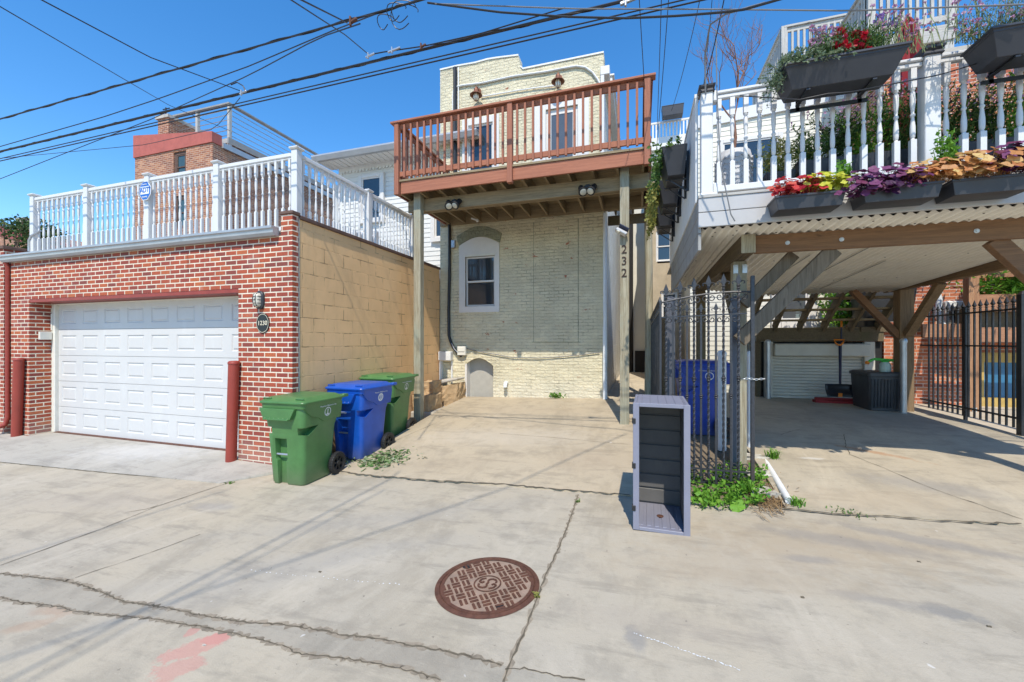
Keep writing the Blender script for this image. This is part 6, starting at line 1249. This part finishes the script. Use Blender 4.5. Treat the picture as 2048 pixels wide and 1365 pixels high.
# plants in the court behind the stairs
shrub(xY(1678,10.9), 10.9, 1.9, .9, 1.5, 40, 'leaf_bright', 'leafy green bush with purple flowers behind the open stairs', 71, .12, .45, 'fl_mauve')
shrub(xY(1722,10.8), 10.8, 1.9, .7, 1.2, 34, 'leaf', 'dark green bush behind the right part of the open stairs', 72, .13, .45, 'heu_pea')
gr_ = thing('dark_grill', 'black covered grill in the shade beside the open stairs', 'grill', (4.3,10.4,2.0)); m = MB(); x = xY(1768,10.2); m.loft([rrect(x-.45+a,x+.45-a,9.95+a,10.6-a,.1,z) for z, a in ((2.0,.06),(2.3,.03),(2.75,.0),(2.95,.06),(3.05,.18))]); build('cover', m, M['black'], gr_, smooth=True); m = MB(); m.box((x-.5,9.93,1.9),(x+.5,10.7,1.999)); build('shelf', m, M['moss_y'], gr_)
# snow shovel and broom
def atc(px, py, Y): return atY(px, py, Y)
sv = thing('snow_shovel', 'black-bladed snow shovel with orange grip leaning on the roller shutter', 'snow shovel', tuple(atc(1680,795,9.2))); t0, b0 = atc(1679,692,9.78), atc(1680,768,9.42)
m = MB(); m.tube([b0, t0], .017, 8); build('shaft', m, M['navy'], sv, smooth=True)
m = MB(); g0 = t0; m.tube([g0, g0+Vector((-.06,.01,.05)), g0+Vector((-.085,.02,.12)), g0+Vector((.085,.02,.12)), g0+Vector((.06,.01,.05)), g0], .016, 8); build('grip', m, M['orange'], sv, smooth=True)
a = atc(1650,768,9.4); c2 = atc(1711,796,9.28); m = MB(); n = 8; rows = []
for j in range(5): rows.append([Vector((a.x+(c2.x-a.x)*i/n, a.y+(c2.y-a.y)*j/4-.09*(1-((2*i/n)-1)**2)*-.5+.05*math.sin(math.pi*j/4), a.z+(c2.z-a.z)*j/4)) for i in range(n+1)])
vs = [p for rw in rows for p in rw]; m.add(vs, [[j*(n+1)+i, j*(n+1)+i+1, (j+1)*(n+1)+i+1, (j+1)*(n+1)+i] for j in range(4) for i in range(n)]); o = build('blade', m, M['iron'], sv, smooth=True); o.modifiers.new('s','SOLIDIFY').thickness = .012
m = MB(); q = atc(1680,795,9.27); m.box((q.x-.03,q.y-.02,q.z+.01),(q.x+.03,q.y-.0,q.z+.08)); build('label', m, M['orange'], sv)
br = thing('push_broom', 'red push broom with an orange-tipped handle on the carport floor by the shutter', 'broom', tuple(atc(1680,798,9.5))); b0, t0 = atc(1681,792,9.62), atc(1683,640,9.9); m = MB(); m.tube([b0, b0.lerp(t0,.9)], .014, 8); build('handle', m, M['navy'], br); m = MB(); m.tube([b0.lerp(t0,.9), t0], .018, 8); build('grip', m, M['orange'], br)
a, c2 = atc(1630,797,9.45), atc(1722,801,9.45); m = MB(); m.box((a.x,9.40,car_z(3,9.4)+.06),(c2.x,9.50,car_z(3,9.4)+.11)); build('head', m, M['redbroom'], br, bevel=.01)
m = MB(); m.box((a.x-.02,9.36,car_z(3,9.4)+.013),(c2.x+.02,9.52,car_z(3,9.4)+.06)); build('bristles', m, M['redbroom'], br)
# storage bench with watering bottle
ba, bb_ = xY(1717,8.95), xY(1806,8.6); zf = car_z(4,8.8)+.01; bn = thing('storage_bench', 'dark grey resin storage bench beside the right carport post', 'storage bench', ((ba+bb_)/2,8.9,zf)); zt_b = zY(1760,744,8.75)
m = MB(); m.loft([rrect(ba+.03,bb_-.02,8.62,9.25,.05,zf), rrect(ba,bb_,8.6,9.28,.05,zt_b-.07)]); [m.box((ba+.03+k*(bb_-ba-.06)/9,8.585,zf+.05),(ba+.05+k*(bb_-ba-.06)/9,8.62,zt_b-.12)) for k in range(10)]; build('box', m, M['bench'], bn, bevel=.01)
m = MB(); m.loft([rrect(ba-.02,bb_+.02,8.57,9.3,.06,zt_b-.07), rrect(ba-.02,bb_+.02,8.57,9.3,.06,zt_b-.02), rrect(ba+.02,bb_-.02,8.62,9.26,.06,zt_b)]); build('lid', m, M['bench'], bn)
c = atY(1770, 744, 8.8); wb = thing('spray_bottle', 'pump spray bottle with bright green top standing on the dark storage bench', 'spray bottle', (c.x,c.y,zt_b)); m = MB(); m.lathe([(.0,0),(.075,0),(.08,.02),(.078,.14),(.05,.17),(0,.17)], (c.x,c.y,zt_b), 16); build('bottle', m, M['label_pale'], wb, smooth=True)
m = MB(); m.lathe([(.0,.165),(.055,.165),(.06,.19),(.03,.21),(0,.21)], (c.x,c.y,zt_b), 12); m.bar((c.x+.12,c.y,zt_b+.20),(c.x-.16,c.y,zt_b+.22),.05,.045); m.bar((c.x-.16,c.y,zt_b+.22),(c.x-.24,c.y,zt_b+.17),.04,.04); build('pump_head', m, M['greenplastic'], wb, bevel=.01); m = MB(); m.lathe([(.0,-.03),(.025,-.03),(.03,.02),(0,.03)], (c.x-.26,c.y,zt_b+.155), 8, Matrix.Rotation(R(-70),3,'Y')); build('nozzle', m, M['orange'], wb)
# white pipes standing as posts
def pipe_post(px, py0, py1, Y, r_, label, mat='pvc'):
    a = atY(px, py1, Y); b = atY(px, py0, Y); a.z = car_z(a.x, Y); m = MB(); m.tube([a, b], r_, 14); m.lathe([(r_+.006,-.05),(r_+.008,-.01),(r_*.8,.02),(0,.03)], b, 14); solo('pipe_post', m, M[mat], label, 'post', tuple(a), smooth=True)
pipe_post(1501, 706, 930, 5.9, .040, 'pale pipe post just right of the iron gate stile'); pipe_post(1536, 682, 797, 9.75, .05, 'grey pipe post at the left end of the roller shutter', 'galv'); pipe_post(1807, 680, 826, 8.5, .045, 'grey pipe post in front of the right carport post', 'galv'); pipe_post(1444, 705, 920, 5.75, .050, 'thick white pipe post behind the iron gate')
# ================================================================= NEIGHBOUR'S BLACK IRON FENCE AND YARD (far right)
FX = 4.80
nf = thing('black_iron_fence', 'black iron picket fence along the right side of the carport', 'fence', (FX,8,.4)); y0f, y1f = yX(2043,FX), 9.15
ztr, zbr = zX(1990,622,FX), zX(1990,828,FX)
for z in (ztr, zbr, ztr-.5): m = MB(); m.box((FX-.015,y0f,z-.012),(FX+.015,y1f,z+.012)); build('rail', m, M['iron'], nf)
ff = [ (y0f+.12+k*.112) for k in range(int((y1f-y0f-.12)/.112)) ]; pk = None
for y in ff:
    if pk is None:
        m = MB(); m.box((-.010,-.010,zbr-.13),(.010,.010,ztr+.05)); m.lathe([(.010,ztr+.05),(.022,ztr+.065),(.012,ztr+.08),(.030,ztr+.105),(.018,ztr+.135),(.0,ztr+.19)], (0,0,0), 6); pk = build('picket', m, M['iron'], nf, local=True); pk.location = Vector((FX,y,0))-wloc(nf)
    else: inst(pk, nf, Vector((FX,y,0))-wloc(nf))
m = MB(); m.box((FX-.04,y0f-.06,car_z(FX,y0f)-.1),(FX+.04,y0f+.02,zX(2043,590,FX))); m.loft([rrect(FX-.045,FX+.045,y0f-.065,y0f+.025,.01,zX(2043,590,FX)), rrect(FX-.01,FX+.01,y0f-.03,y0f-.01,.005,zX(2043,590,FX)+.05)]); build('end_post', m, M['iron'], nf)
m = MB(); yy = yX(1931,FX); m.box((FX-.018,yy-.018,car_z(FX,yy)-.1),(FX+.018,yy+.018,ztr+.1)); build('post', m, M['iron'], nf)
bp = thing('brown_arbor', 'brown timber post and beam frame beyond the black iron fence', 'pergola', (5.6,9.3,.4)); xq = xY(1942,9.2); m = MB(); m.box((xq-.07,9.13,.3),(xq+.07,9.27,2.95)); build('post', m, M['brown_z'], bp); m = MB(); m.box((xY(1845,9.3),9.28,2.82),(9,9.33,3.0)); m.box((4.9,9.28,1.78),(xq-.072,9.33,2.02)); build('beam', m, M['brown_x'], bp); m = MB(); m.box((xq+.072,9.2,1.70),(9,9.26,1.95)); m.box((xq+.072,9.2,2.22),(9,9.26,2.52)); build('boards', m, M['brown_x'], bp); m = MB(); m.box((xq-.03,9.115,.45),(xq+.03,9.129,.56)); build('post_base', m, M['galv'], bp)
m = MB(); m.box((xq+.1,9.4,1.9),(9,9.75,2.3)); solo('trough', m, M['moss_y'], 'long timber planting trough beyond the black iron fence', 'plant trough', (6,9.5,1.9))
shrub(6.4, 9.45, 2.35, 1.3, .95, 90, 'leaf_bright', 'sunlit green bush with pink blooms above the brown boards at the right edge', 81, .14, .3, 'fl_pink')
shrub(7.4, 9.5, 2.35, 1.3, .9, 60, 'leaf_bright', 'sunlit green bush farther right above the brown boards', 82, .14, .3)
ac = thing('wall_vent', 'white round wall vent unit on the sunlit brick beyond the black fence', 'vent', (5.3,9.9,2.2)); va, vb_ = atY(1888,648,9.9), atY(1928,602,9.9); m = MB(); m.box((va.x,9.84,va.z),(vb_.x,9.99,vb_.z)); build('case', m, M['white_old'], ac, bevel=.02); m = MB(); m.lathe([(.0,.0),(.10,.0),(.13,.02),(.165,.03),(.17,0)], ((va.x+vb_.x)/2+.02,9.83,(va.z+vb_.z)/2-.05), 20, Matrix.Rotation(R(90),3,'X')); build('round_grille', m, M['galv'], ac, smooth=True)
m = MB(); pv = [atY(1872,575,9.9), atY(1878,600,9.88), atY(1876,630,9.86), atY(1885,650,9.85), atY(1895,655,9.85)]; m.tube(pv, .05, 8); solo('drain_pipe', m, M['pvc'], 'curved white pipe on the sunlit brick beside the round vent', 'pipe', tuple(pv[-1]), smooth=True)
bw = thing('basement_window', 'blue and ochre basement window low in the brick wing', 'window', (6.3,9.95,.9)); wa_, wb_ = xY(1958,9.9), 8.4; za, zb2 = zY(2000,820,9.9), zY(2000,706,9.9); m = MB(); m.box((wa_,9.93,za),(wb_,9.995,za+.22)); m.box((wa_,9.93,zb2-.18),(wb_,9.995,zb2)); [m.box((x-.05,9.94,za+.22),(x+.05,9.995,zb2-.18)) for x in (wa_+.05,wa_+.62,wa_+1.4,wb_-.05)]; build('frame', m, M['yellowpaint'], bw); m = MB(); m.box((wa_+.05,9.97,za+.2),(wb_,9.99,zb2-.16)); build('panel', m, M['bluepane'], bw)
# ================================================================= IRON GATE LEAF, GREY POSTS, IRON FENCE ALONG THE PASSAGE
GTY = 4.76
gt_ = thing('iron_gate', 'ornate iron gate leaf standing open with fleur-de-lis finials', 'gate', (.66,GTY,.2))
def gx(px): return xY(px, GTY)
def gz_(px, py): return zY(px, py, GTY)
xL, xR = gx(1321), gx(1505)
z_b0, z_b1 = gz_(1440,968), gz_(1440,941); 
m = MB(); m.box((xR-.018,GTY-.018,gz_(1505,1012)),(xR+.018,GTY+.018,gz_(1505,552))); build('stile', m, M['iron_grey'], gt_, bevel=.004); m = MB(); m.box((xL-.012,GTY-.012,gz_(1321,965)),(xL+.012,GTY+.012,gz_(1321,602))); build('stile', m, M['iron_grey'], gt_, bevel=.003)
def topz(px): f = (px-1321)/(1505-1321); return gz_(px, 606-22*math.sin(min(1,f*1.15)*math.pi/2))
m = MB(); m.tube([(gx(p_),GTY,topz(p_)) for p_ in range(1321,1506,8)], .011, 6); build('top_rail', m, M['iron_grey'], gt_, smooth=True)
for nm, z in (('bottom_rail',z_b0),('bottom_rail',z_b1)): m = MB(); m.bar((xL,GTY,z),(xR,GTY,z),.022,.016); build(nm, m, M['iron_grey'], gt_)
zm_ = gz_(1440,628); m = MB(); m.bar((xL,GTY,zm_-.03),(xR-.05,GTY,zm_),.018,.014); build('middle_rail', m, M['iron_grey'], gt_)
def twist(m, x, y, z0, z1, w=.0075):
    n = max(6, int((z1-z0)/.02)); rings = []
    for i in range(n+1):
        a = i*.5; rings.append([Vector((x+w*1.4*math.cos(a+k*math.pi/2), y+w*1.4*math.sin(a+k*math.pi/2), z0+(z1-z0)*i/n)) for k in range(4)])
    m.loft(rings)
def finial(m, x, y, z, s=1.0):
    m.lathe([(.008*s,0),(.016*s,.006*s),(.009*s,.018*s),(.018*s,.030*s),(.010*s,.045*s)], (x,y,z), 8)
    m.prism([(x-.010*s,z+.045*s),(x+.010*s,z+.045*s),(x+.022*s,z+.085*s),(x,z+.145*s),(x-.022*s,z+.085*s)], 'y', y-.007*s, y+.007*s)
    for q in (-1,1): m.tube([(x,y,z+.052*s),(x+q*.03*s,y,z+.075*s),(x+q*.047*s,y,z+.070*s),(x+q*.050*s,y,z+.055*s),(x+q*.040*s,y,z+.050*s)], .006*s, 5)
def knuckle(m, x, y, z, s=1.0): m.lathe([(.011*s,-.028*s),(.022*s,-.018*s),(.013*s,-.006*s),(.026*s,.006*s),(.013*s,.020*s),(.018*s,.026*s),(.010*s,.034*s)], (x,y,z), 10)
def scroll(m, x, y, z, s, flip=1, vert=1):
    pts = []
    for k in range(15): a = k/14*math.pi*2.1; rr_ = s*(1-.62*k/14); pts.append((x+flip*rr_*math.cos(a)*.9, y, z+vert*rr_*math.sin(a)))
    m.tube(pts, .0055, 5)
bars = [1332,1360,1388,1417,1447,1477]
for p_ in bars:
    x = gx(p_); zt2 = topz(p_)+.03; m = MB(); twist(m, x, GTY, z_b0, zt2, .0095); build('twisted_bar', m, M['iron_grey'], gt_, smooth=False); m = MB(); finial(m, x, GTY, zt2, 1.15); build('finial', m, M['iron_grey'], gt_); m = MB(); knuckle(m, x, GTY, gz_(p_,758-(1447-p_)*.0)); build('knuckle', m, M['iron_grey'], gt_, smooth=True)
for p_ in (1346,1374,1402,1432,1462):
    x = gx(p_); m = MB(); m.box((x-.010,GTY-.010,z_b0),(x+.010,GTY+.010,zm_-.005)); build('bar', m, M['iron_grey'], gt_); m = MB(); finial(m, x, GTY, zm_-.005, .85); build('finial', m, M['iron_grey'], gt_); m = MB(); knuckle(m, x, GTY, gz_(p_,793), .9); build('knuckle', m, M['iron_grey'], gt_, smooth=True)
for i, p_ in enumerate([1339,1353,1367,1381,1395,1410,1424,1439,1454,1469,1490]):
    m = MB(); x = gx(p_); f = 1 if i%2 else -1; scroll(m, x, GTY, (z_b0+z_b1)/2, .036, f, 1); build('scroll', m, M['iron_grey'], gt_); m = MB(); scroll(m, x, GTY, topz(p_)-.045, .036, f, -1); build('scroll', m, M['iron_grey'], gt_); m = MB(); scroll(m, x, GTY, z_b1+.055, .036, -f, 1); build('scroll', m, M['iron_grey'], gt_)
    if i < 10: m = MB(); scroll(m, x, GTY, zm_-.06, .03, f, -1); build('scroll', m, M['iron_grey'], gt_)
cz_ = gz_(1505,758); ch = MB()
for k in range(9):
    cx_ = gx(1487)+k*.022; Mx = Matrix.Translation((cx_, GTY-.03, cz_+.004*math.sin(k)))@Matrix.Rotation(R(90 if k%2 else 0),4,'X'); pts = [Mx@Vector((.015*math.cos(a),.009*math.sin(a),0)) for a in [2*math.pi*j/10 for j in range(11)]]; ch.tube(pts, .0035, 5)
solo('lock_chain', ch, M['galv'], 'short steel chain looped round the stile of the iron gate', 'chain', (gx(1505),GTY-.03,cz_))
# second leaf, closer to the house, seen between the bars
# grey posts
def gpost(px, Y, w, z1, label): x = xY(px, Y); m = MB(); m.box((x-w/2,Y-w/2,car_z(x,Y)-.1),(x+w/2,Y+w/2,z1)); m.loft([rrect(x-w/2-.012,x+w/2+.012,Y-w/2-.012,Y+w/2+.012,.004,z1), rrect(x-w/2-.012,x+w/2+.012,Y-w/2-.012,Y+w/2+.012,.004,z1+.02), rrect(x-.02,x+.02,Y-.02,Y+.02,.004,z1+.05)]); solo('gate_post', m, M['greypost'], label, 'gate post', (x,Y,car_z(x,Y)), bevel=.004)
gpost(1340, 5.25, .11, zY(1340,602,5.25), 'slate grey post behind the left end of the iron gate'); gpost(1470, 5.20, .085, zY(1467,602,5.20), 'slate grey post beside the front carport post behind the iron gate')
# picket fence running back from the left end of the gate
sf = thing('side_iron_fence', 'black iron picket fence running back from the gate beside the passage', 'fence', (.22,6.2,.2)); XF = xY(1321,GTY); pk2 = None; zt3 = gz_(1321,612)
for z in (zt3-.06, .50): m = MB(); m.box((XF-.012,GTY+.05,z-.012),(XF+.012,8.4,z+.012)); build('rail', m, M['iron'], sf)
for k in range(24):
    y = GTY+.12+k*.152
    if pk2 is None: m = MB(); m.box((-.010,-.010,.38),(.010,.010,zt3)); m.lathe([(.01,zt3),(.02,zt3+.02),(.024,zt3+.05),(0,zt3+.12)], (0,0,0), 6); pk2 = build('picket', m, M['iron'], sf, local=True); pk2.location = Vector((XF,y,0))-wloc(sf)
    else: inst(pk2, sf, Vector((XF,y,0))-wloc(sf))
make_bin((.52,6.55,car_z(.86,6.3)-.0), R(-88), M['blue_dark'], 'navy blue wheeled bin in the shade behind the iron gate', 'bin behind the gate', False)
# ================================================================= weeds, pipe, stones at the foot of the gate
def gzs(x, y): return max(car_z(x,y)-.015, A(x)) if y > JY else A(x)
m = MB(); r = random.Random(91)
for k in range(230):
    q = atz(1380+r.random()**.9*145, 975+r.uniform(-18,48)*(1-.3*r.random()), .14); 
    if q.y < 4.18+max(0,(q.x-.65))*.35: continue
    b = Vector((q.x,q.y,gzs(q.x,q.y))); sprig(m, b, b+Vector((r.gauss(0,.06),r.gauss(-.02,.06),r.uniform(.03,.11))), 5, r.uniform(.03,.06), r, .75, .03, .002)
solo('weeds', m, M['leaf_bright'], 'bright green broadleaf weeds growing under the iron gate', 'weeds', (.7,4.5,.13), norm=False)['kind'] = 'stuff'
m = MB()
for px, py, s in ((1395,985,.10),(1470,992,.11),(1425,1003,.08),(1405,1005,.085),(1455,1000,.07),(1475,1013,.12),(1440,985,.09),(1388,1000,.07),(1412,992,.09)):
    q = atz(px,py,.17); n = Vector((r.gauss(0,.3),-.6+r.gauss(0,.2),.8)).normalized(); u = n.orthogonal().normalized(); u = Matrix.Rotation(r.uniform(0,6),3,n)@u; v = n.cross(u); m.add([q]+[q+(u*math.cos(a)*s*.62+v*math.sin(a)*s*.45*(1+.12*math.sin(5*a)))+n*.01*math.sin(3*a) for a in [2*math.pi*i/14 for i in range(14)]], [[0,1+i,1+(i+1)%14] for i in range(14)])
solo('burdock', m, M['leaf_bright'], 'large rounded weed leaves in front of the iron gate', 'weed', (.75,4.3,.1), norm=False)
def tuft(px, py, n, h, mat, label, seed, name='grass_tuft', spread=.06, z=.15):
    r = random.Random(seed); q = atz(px,py,z); q.z = gzs(q.x,q.y) if q.x < 1.29 else (A(q.x) if q.y < JY else car_z(q.x,q.y)+.01); m = MB()
    for k in range(n):
        a = r.uniform(0,6.28); b = q+Vector((r.gauss(0,spread*.5),r.gauss(0,spread*.5),0)); d = Vector((math.cos(a),math.sin(a),0)); l = h*r.uniform(.5,1.1); w_ = Vector((-d.y,d.x,0))*.005; p1 = b+d*l*.3+Vector((0,0,l*.7)); p2 = b+d*l*.75+Vector((0,0,l*.75)); m.add([b-w_,b+w_,p1+w_,p1-w_,p2], [[0,1,2,3],[3,2,4]])
    solo(name, m, M[mat], label, 'grass', tuple(q), norm=False)
tuft(1546, 945, 60, .13, 'leaf_bright', 'grass tuft beside the white pipe at the edge of the carport slab', 92); tuft(1592, 1014, 60, .09, 'leaf_bright', 'grass tuft at the near end of the white pipe on the ground', 93); tuft(1500, 990, 45, .16, 'leaf_bright', 'grass tuft at the foot of the iron gate stile', 94); tuft(1495, 890, 30, .12, 'leaf_bright', 'grass tuft behind the gate at the foot of the carport post', 95)
tuft(1700, 1030, 50, .04, 'leaf', 'low green tuft in the joint in front of the carport', 96, spread=.12); tuft(1155, 991, 16, .035, 'leaf', 'tiny green tuft where the slab joints meet in front of the drive', 97, spread=.02); tuft(1073, 1203, 22, .035, 'leaf_yg', 'tiny weed in the joint right of the manhole cover', 98, spread=.02, z=.05); tuft(460, 965, 16, .04, 'leaf', 'tiny weed at the corner of the garage apron', 99, spread=.03, z=0)
m = MB(); r = random.Random(15)
for k in range(260): q = atz(1540+r.gauss(0,20), 1000+r.gauss(0,14), .16); b = Vector((q.x,q.y,gzs(q.x,q.y)+.01)); a = r.uniform(0,6.28); l = r.uniform(.05,.14); d = Vector((math.cos(a),math.sin(a),r.uniform(0,.5))); w_ = Vector((-d.y,d.x,0))*.003; m.add([b-w_,b+w_,b+d*l+w_,b+d*l-w_], [[0,1,2,3]])
tag(solo('dry_grass', m, M['straw'], 'patch of dead brown grass between the gate and the white pipe', 'dead grass', (1.35,4.6,.15), norm=False), kind='stuff')
pa, pb = atz(1512,905,.24), atz(1578,1012,.15); m = MB(); m.tube([Vector((pa.x,pa.y,.33)), Vector((pb.x,pb.y,A(pb.x)+.05))], .032, 12); solo('ground_pipe', m, M['white_old'], 'white plastic pipe lying along the edge of the carport slab', 'pipe', tuple(pb), smooth=True)
for i, (px, py, w_, d_, lb) in enumerate([(1518,960,.13,.09,'pale paving stone in the soil between gate and white pipe'),(1535,985,.15,.10,'second pale paving stone, nearer the alley by the white pipe'),(1512,935,.12,.08,'third pale paving stone, farthest back beside the white pipe')]): q = atz(px,py,.18); m = lump(q.x-w_,q.x+w_,q.y-d_,q.y+d_,gzs(q.x,q.y)-.05,gzs(q.x,q.y)+.03,i+30,4,.012); solo('paving_stone', m, M['stone'], lb, 'stone', (q.x,q.y,.1))
x = xY(1112,HY_-.08); m = MB(); r = random.Random(16)
for k in range(16): b = Vector((x+r.uniform(-.08,.12),HY_-.06,pad_z(x,8.4)+.01)); sprig(m, b, b+Vector((r.gauss(0,.05),-.05+r.gauss(0,.03),r.uniform(.03,.13))), 5, .05, r, .9, .02, .002)
solo('wall_weed', m, M['leaf_bright'], 'small green weed at the foot of the cream house front', 'weed', (x,HY_-.06,.47), norm=False)
for i, (px, py) in enumerate([(1605,1190),(1978,1258),(1888,1048),(1838,1128),(640,1110),(408,1245)]):
    q = atz(px,py,A(1.5)); s = .009; m = lump(q.x-s,q.x+s,q.y-s*.6,q.y+s*.6,A(q.x)-.004,A(q.x)+.006,i+60,2,.002); solo('pebble', m, M['stone' if i == 5 else 'crack'], 'pale pebble lying near the jagged cracks' if i == 5 else 'dark bit of grit on the alley concrete', 'pebble', (q.x,q.y,A(q.x)), 'grit on the alley')
# ================================================================= OVERHEAD LINES
def wire(pts3, r_, label, mat='cable', sag=0.0, n=24, name='overhead_line', group=None):
    P = [Vector(p) for p in pts3]; L = [0]
    for a, b in zip(P, P[1:]): L.append(L[-1]+(b-a).length)
    out = []
    for i in range(n+1):
        s = L[-1]*i/n
        for k in range(len(P)-1):
            if s <= L[k+1]+1e-9: out.append(P[k].lerp(P[k+1], (s-L[k])/max(1e-9,L[k+1]-L[k]))-Vector((0,0,sag*4*(i/n)*(1-i/n)))); break
    m = MB(); m.tube(out, r_, 6); return solo(name, m, M[mat], label, 'cable', tuple(P[0]), group, smooth=True)
def xline(px, py, Y, r_, label, x0=-30, x1=14, dz=(0,0), **k):
    p = atY(px, py, Y); return wire([(x0,Y,p.z+dz[0]),(p.x,Y,p.z),(x1,Y,p.z+dz[1])], r_, label, **k)
def bundle(px, py, Y, r_, label, twist=None):
    o = xline(px, py, Y, r_, label); p = atY(px, py, Y)
    m = MB(); m.tube([(-30+k*.11, Y+math.cos(k*.75)*(r_+.003), p.z+math.sin(k*.75)*(r_+.003)) for k in range(400)], .005, 4); build('lashing', m, M['cable'], o); return o
bundle(600, 69, 3.55, .010, 'twisted black power line, highest of the long lines at the upper left')
bundle(740, 125, 5.58, .021, 'thick black bundled cable passing above the brick house and the cream house')
xline(1024, 80, 3.92, .0065, 'thin black line just under the thick bundled cable'); xline(1024, 88, 3.98, .0075, 'lowest thin black line, running under its twin below the thick cable')
wire([atY(-40,305,4.4), atY(205,235,4.4), atY(320,197,4.4), atY(500,132,4.3), atY(665,62,4.1), atY(760,25,3.6)], .007, 'thin line climbing from the left edge to the knot of cables at top centre')
wire([atY(-60,382,6.5), atY(300,240,6.2), atY(500,150,5.2), atY(640,75,4.6), atY(720,48,3.8)], .008, 'thin line rising from behind the white railing to the twisted line')
wire([atY(-60,323,7.5), atY(290,290,7.4), atY(430,258,6.6), atY(480,196,5.58)], .007, 'thin line from the left edge to the clamp on the thick cable')
wire([atY(-30,-4,2.6), atY(250,160,5.5), atY(340,212,8), atY(460,262,9.9)], .007, 'service line crossing the left sky down to the roof deck of the brick house')
wire([atY(60,-12,2.5), atY(300,115,3.8), atY(440,167,5.1), atY(485,184,5.58)], .007, 'service line from the upper left to the clamp above the brick house')
wire([atY(560,-14,3.0), atY(690,70,4.6), atY(738,110,5.58)], .007, 'short service line at top centre ending in a clamp on the thick cable')
wire([atY(590,-6,2.6), atY(694,46,3.55)], .007, 'short service line meeting the twisted power line at top centre')
wire([atY(855,6,3.55), atY(1000,25,3.6), atY(1130,34,3.6), atY(1250,37,3.6), atY(1360,32,3.6), atY(1480,22,3.5), atY(1570,-4,3.4)], .009, 'sagging line crossing above the cream house to the top edge')
wire([atY(870,8,3.55), atY(1150,18,3.8), atY(1420,19,4.0), atY(1700,22,4.0), atY(2060,9,4.0)], .006, 'thin pale line running right in front of the grey upper landing', 'greycable')
for i, (a, b, lb) in enumerate([((1278,-10,5.2),(1300,330,8.2),'leftmost of the near-vertical service lines right of the cream house'),((1323,-10,5.4),(1314,260,8.6),'second near-vertical service line from the cream house'),((1338,-10,5.4),(1308,350,8.9),'third near-vertical service line, crossing the second beside the deck'),((1402,-10,5.6),(1343,222,8.8),'slanting service line above the side planters'),((1450,-10,4.0),(1404,180,4.9),'kinked service line dropping to the corner post of the white railing'),((1425,-10,5.0),(1402,210,6.5),'fine service line behind the kinked one at the corner post')]):
    wire([atY(*a), atY(*b)], .005 if i < 5 else .0035, lb, sag=.06 if i == 4 else .1)
wire([atY(1411,190,4.42), atY(1410,110,4.3), atY(1420,50,4.0), atY(1452,28,3.7), atY(1530,6,3.5)], .008, 'looped grey line bending up from the corner post to the sagging line', 'greycable')
wire([atY(1432,60,4.38), atY(1434,190,4.38), atY(1441,330,4.38), atY(1462,430,4.40), atY(1470,443,4.41)], .006, 'loose wire hanging in front of the railing and grey fascia', 'greycable')
wire([atY(1480,192,4.36), atY(1600,200,4.02), atY(1655,188,4.0), atY(1700,185,4.0), atY(1880,150,4.35), atY(2060,96,4.3)], .005, 'thin string-light wire draped across the long top-rail planter', 'cable')
wire([atY(738,110,5.52), atY(770,104,5.52), atY(846,93,5.52), atY(960,68,5.53), atY(1130,16,5.54)], .009, 'lashed line running on from the top centre clamp just above the thick cable')
wire([atY(462,170,5.5), atY(474,165,5.5), atY(486,172,5.5), atY(492,184,5.5)], .010, 'short black jumper loop above the clamp over the roof deck')
# clamps, splice sleeves and the knot of loops on the lines
def clamp(px, py, Y, label, L=.16, mat='galv'): c = atY(px, py, Y); m = MB(); m.bar(c-Vector((L/2,0,.01)), c+Vector((L/2,0,.02)), .03, .03); m.bar(c+Vector((-.03,-.01,-.05)), c+Vector((-.03,-.01,.05)), .02, .03); solo('line_clamp', m, M[mat], label, 'clamp', tuple(c), bevel=.006)
clamp(486, 186, 5.5, 'pale clamp on the thick cable above the roof deck'); clamp(740, 112, 5.5, 'pale clamp on the thick cable at top centre'); clamp(788, 101, 5.5, 'pale splice sleeve right of the top centre clamp', .22); clamp(846, 93, 5.5, 'rusty clamp on the thick cable', .10, 'rust'); clamp(707, 43, 3.5, 'rusty clamp on the twisted power line', .08, 'rust'); clamp(1258, 3, 3.9, 'pale splice sleeve at the top edge right of centre', .16)
m = MB(); c = atY(790, 18, 3.55); r = random.Random(2)
for k in range(4):
    R1 = r.uniform(.05,.12); o = c+Vector((r.uniform(-.12,.12), 0, r.uniform(-.10,-.02))); m.tube([o+Vector((R1*1.3*math.cos(a), .03*math.sin(a*2), R1*math.sin(a))) for a in [2*math.pi*j/18*r.uniform(.97,1.0) for j in range(16)]], .0045, 5)
solo('cable_knot', m, M['cable'], 'tangle of looped spare cable on the twisted line at top centre', 'cable', tuple(c), smooth=True)
# service drops overhead, behind the viewer's shoulder, that cross the alley and shade the slabs
def shadow_wire(g0, g1, z0, z1, r_, label):
    def up(px, py, zc, fz):
        q = atz(px, py, .0)
        for _ in range(4): q = atz(px, py, fz(q.x, q.y))
        k = (zc-q.z)/TO_SUN.z; return q+TO_SUN*k
    f = lambda x, y: pad_z(x, y) if y > JY and -3.76 < x < .4 else A(x)
    a, b = up(*g0, z0, f), up(*g1, z1, f); d = b-a; wire([a-d*.5, a, b, b+d*.04], r_, label)
shadow_wire((170,1280),(790,952),6.6,6.2,.009,'service drop overhead from the alley pole toward the garage'); shadow_wire((195,1290),(760,985),6.6,6.4,.006,'second service drop overhead toward the garage'); shadow_wire((320,1212),(1235,880),6.8,6.4,.009,'service drop overhead crossing toward the cream house'); shadow_wire((20,1115),(440,985),6.5,6.3,.007,'service drop overhead nearest the garage door')
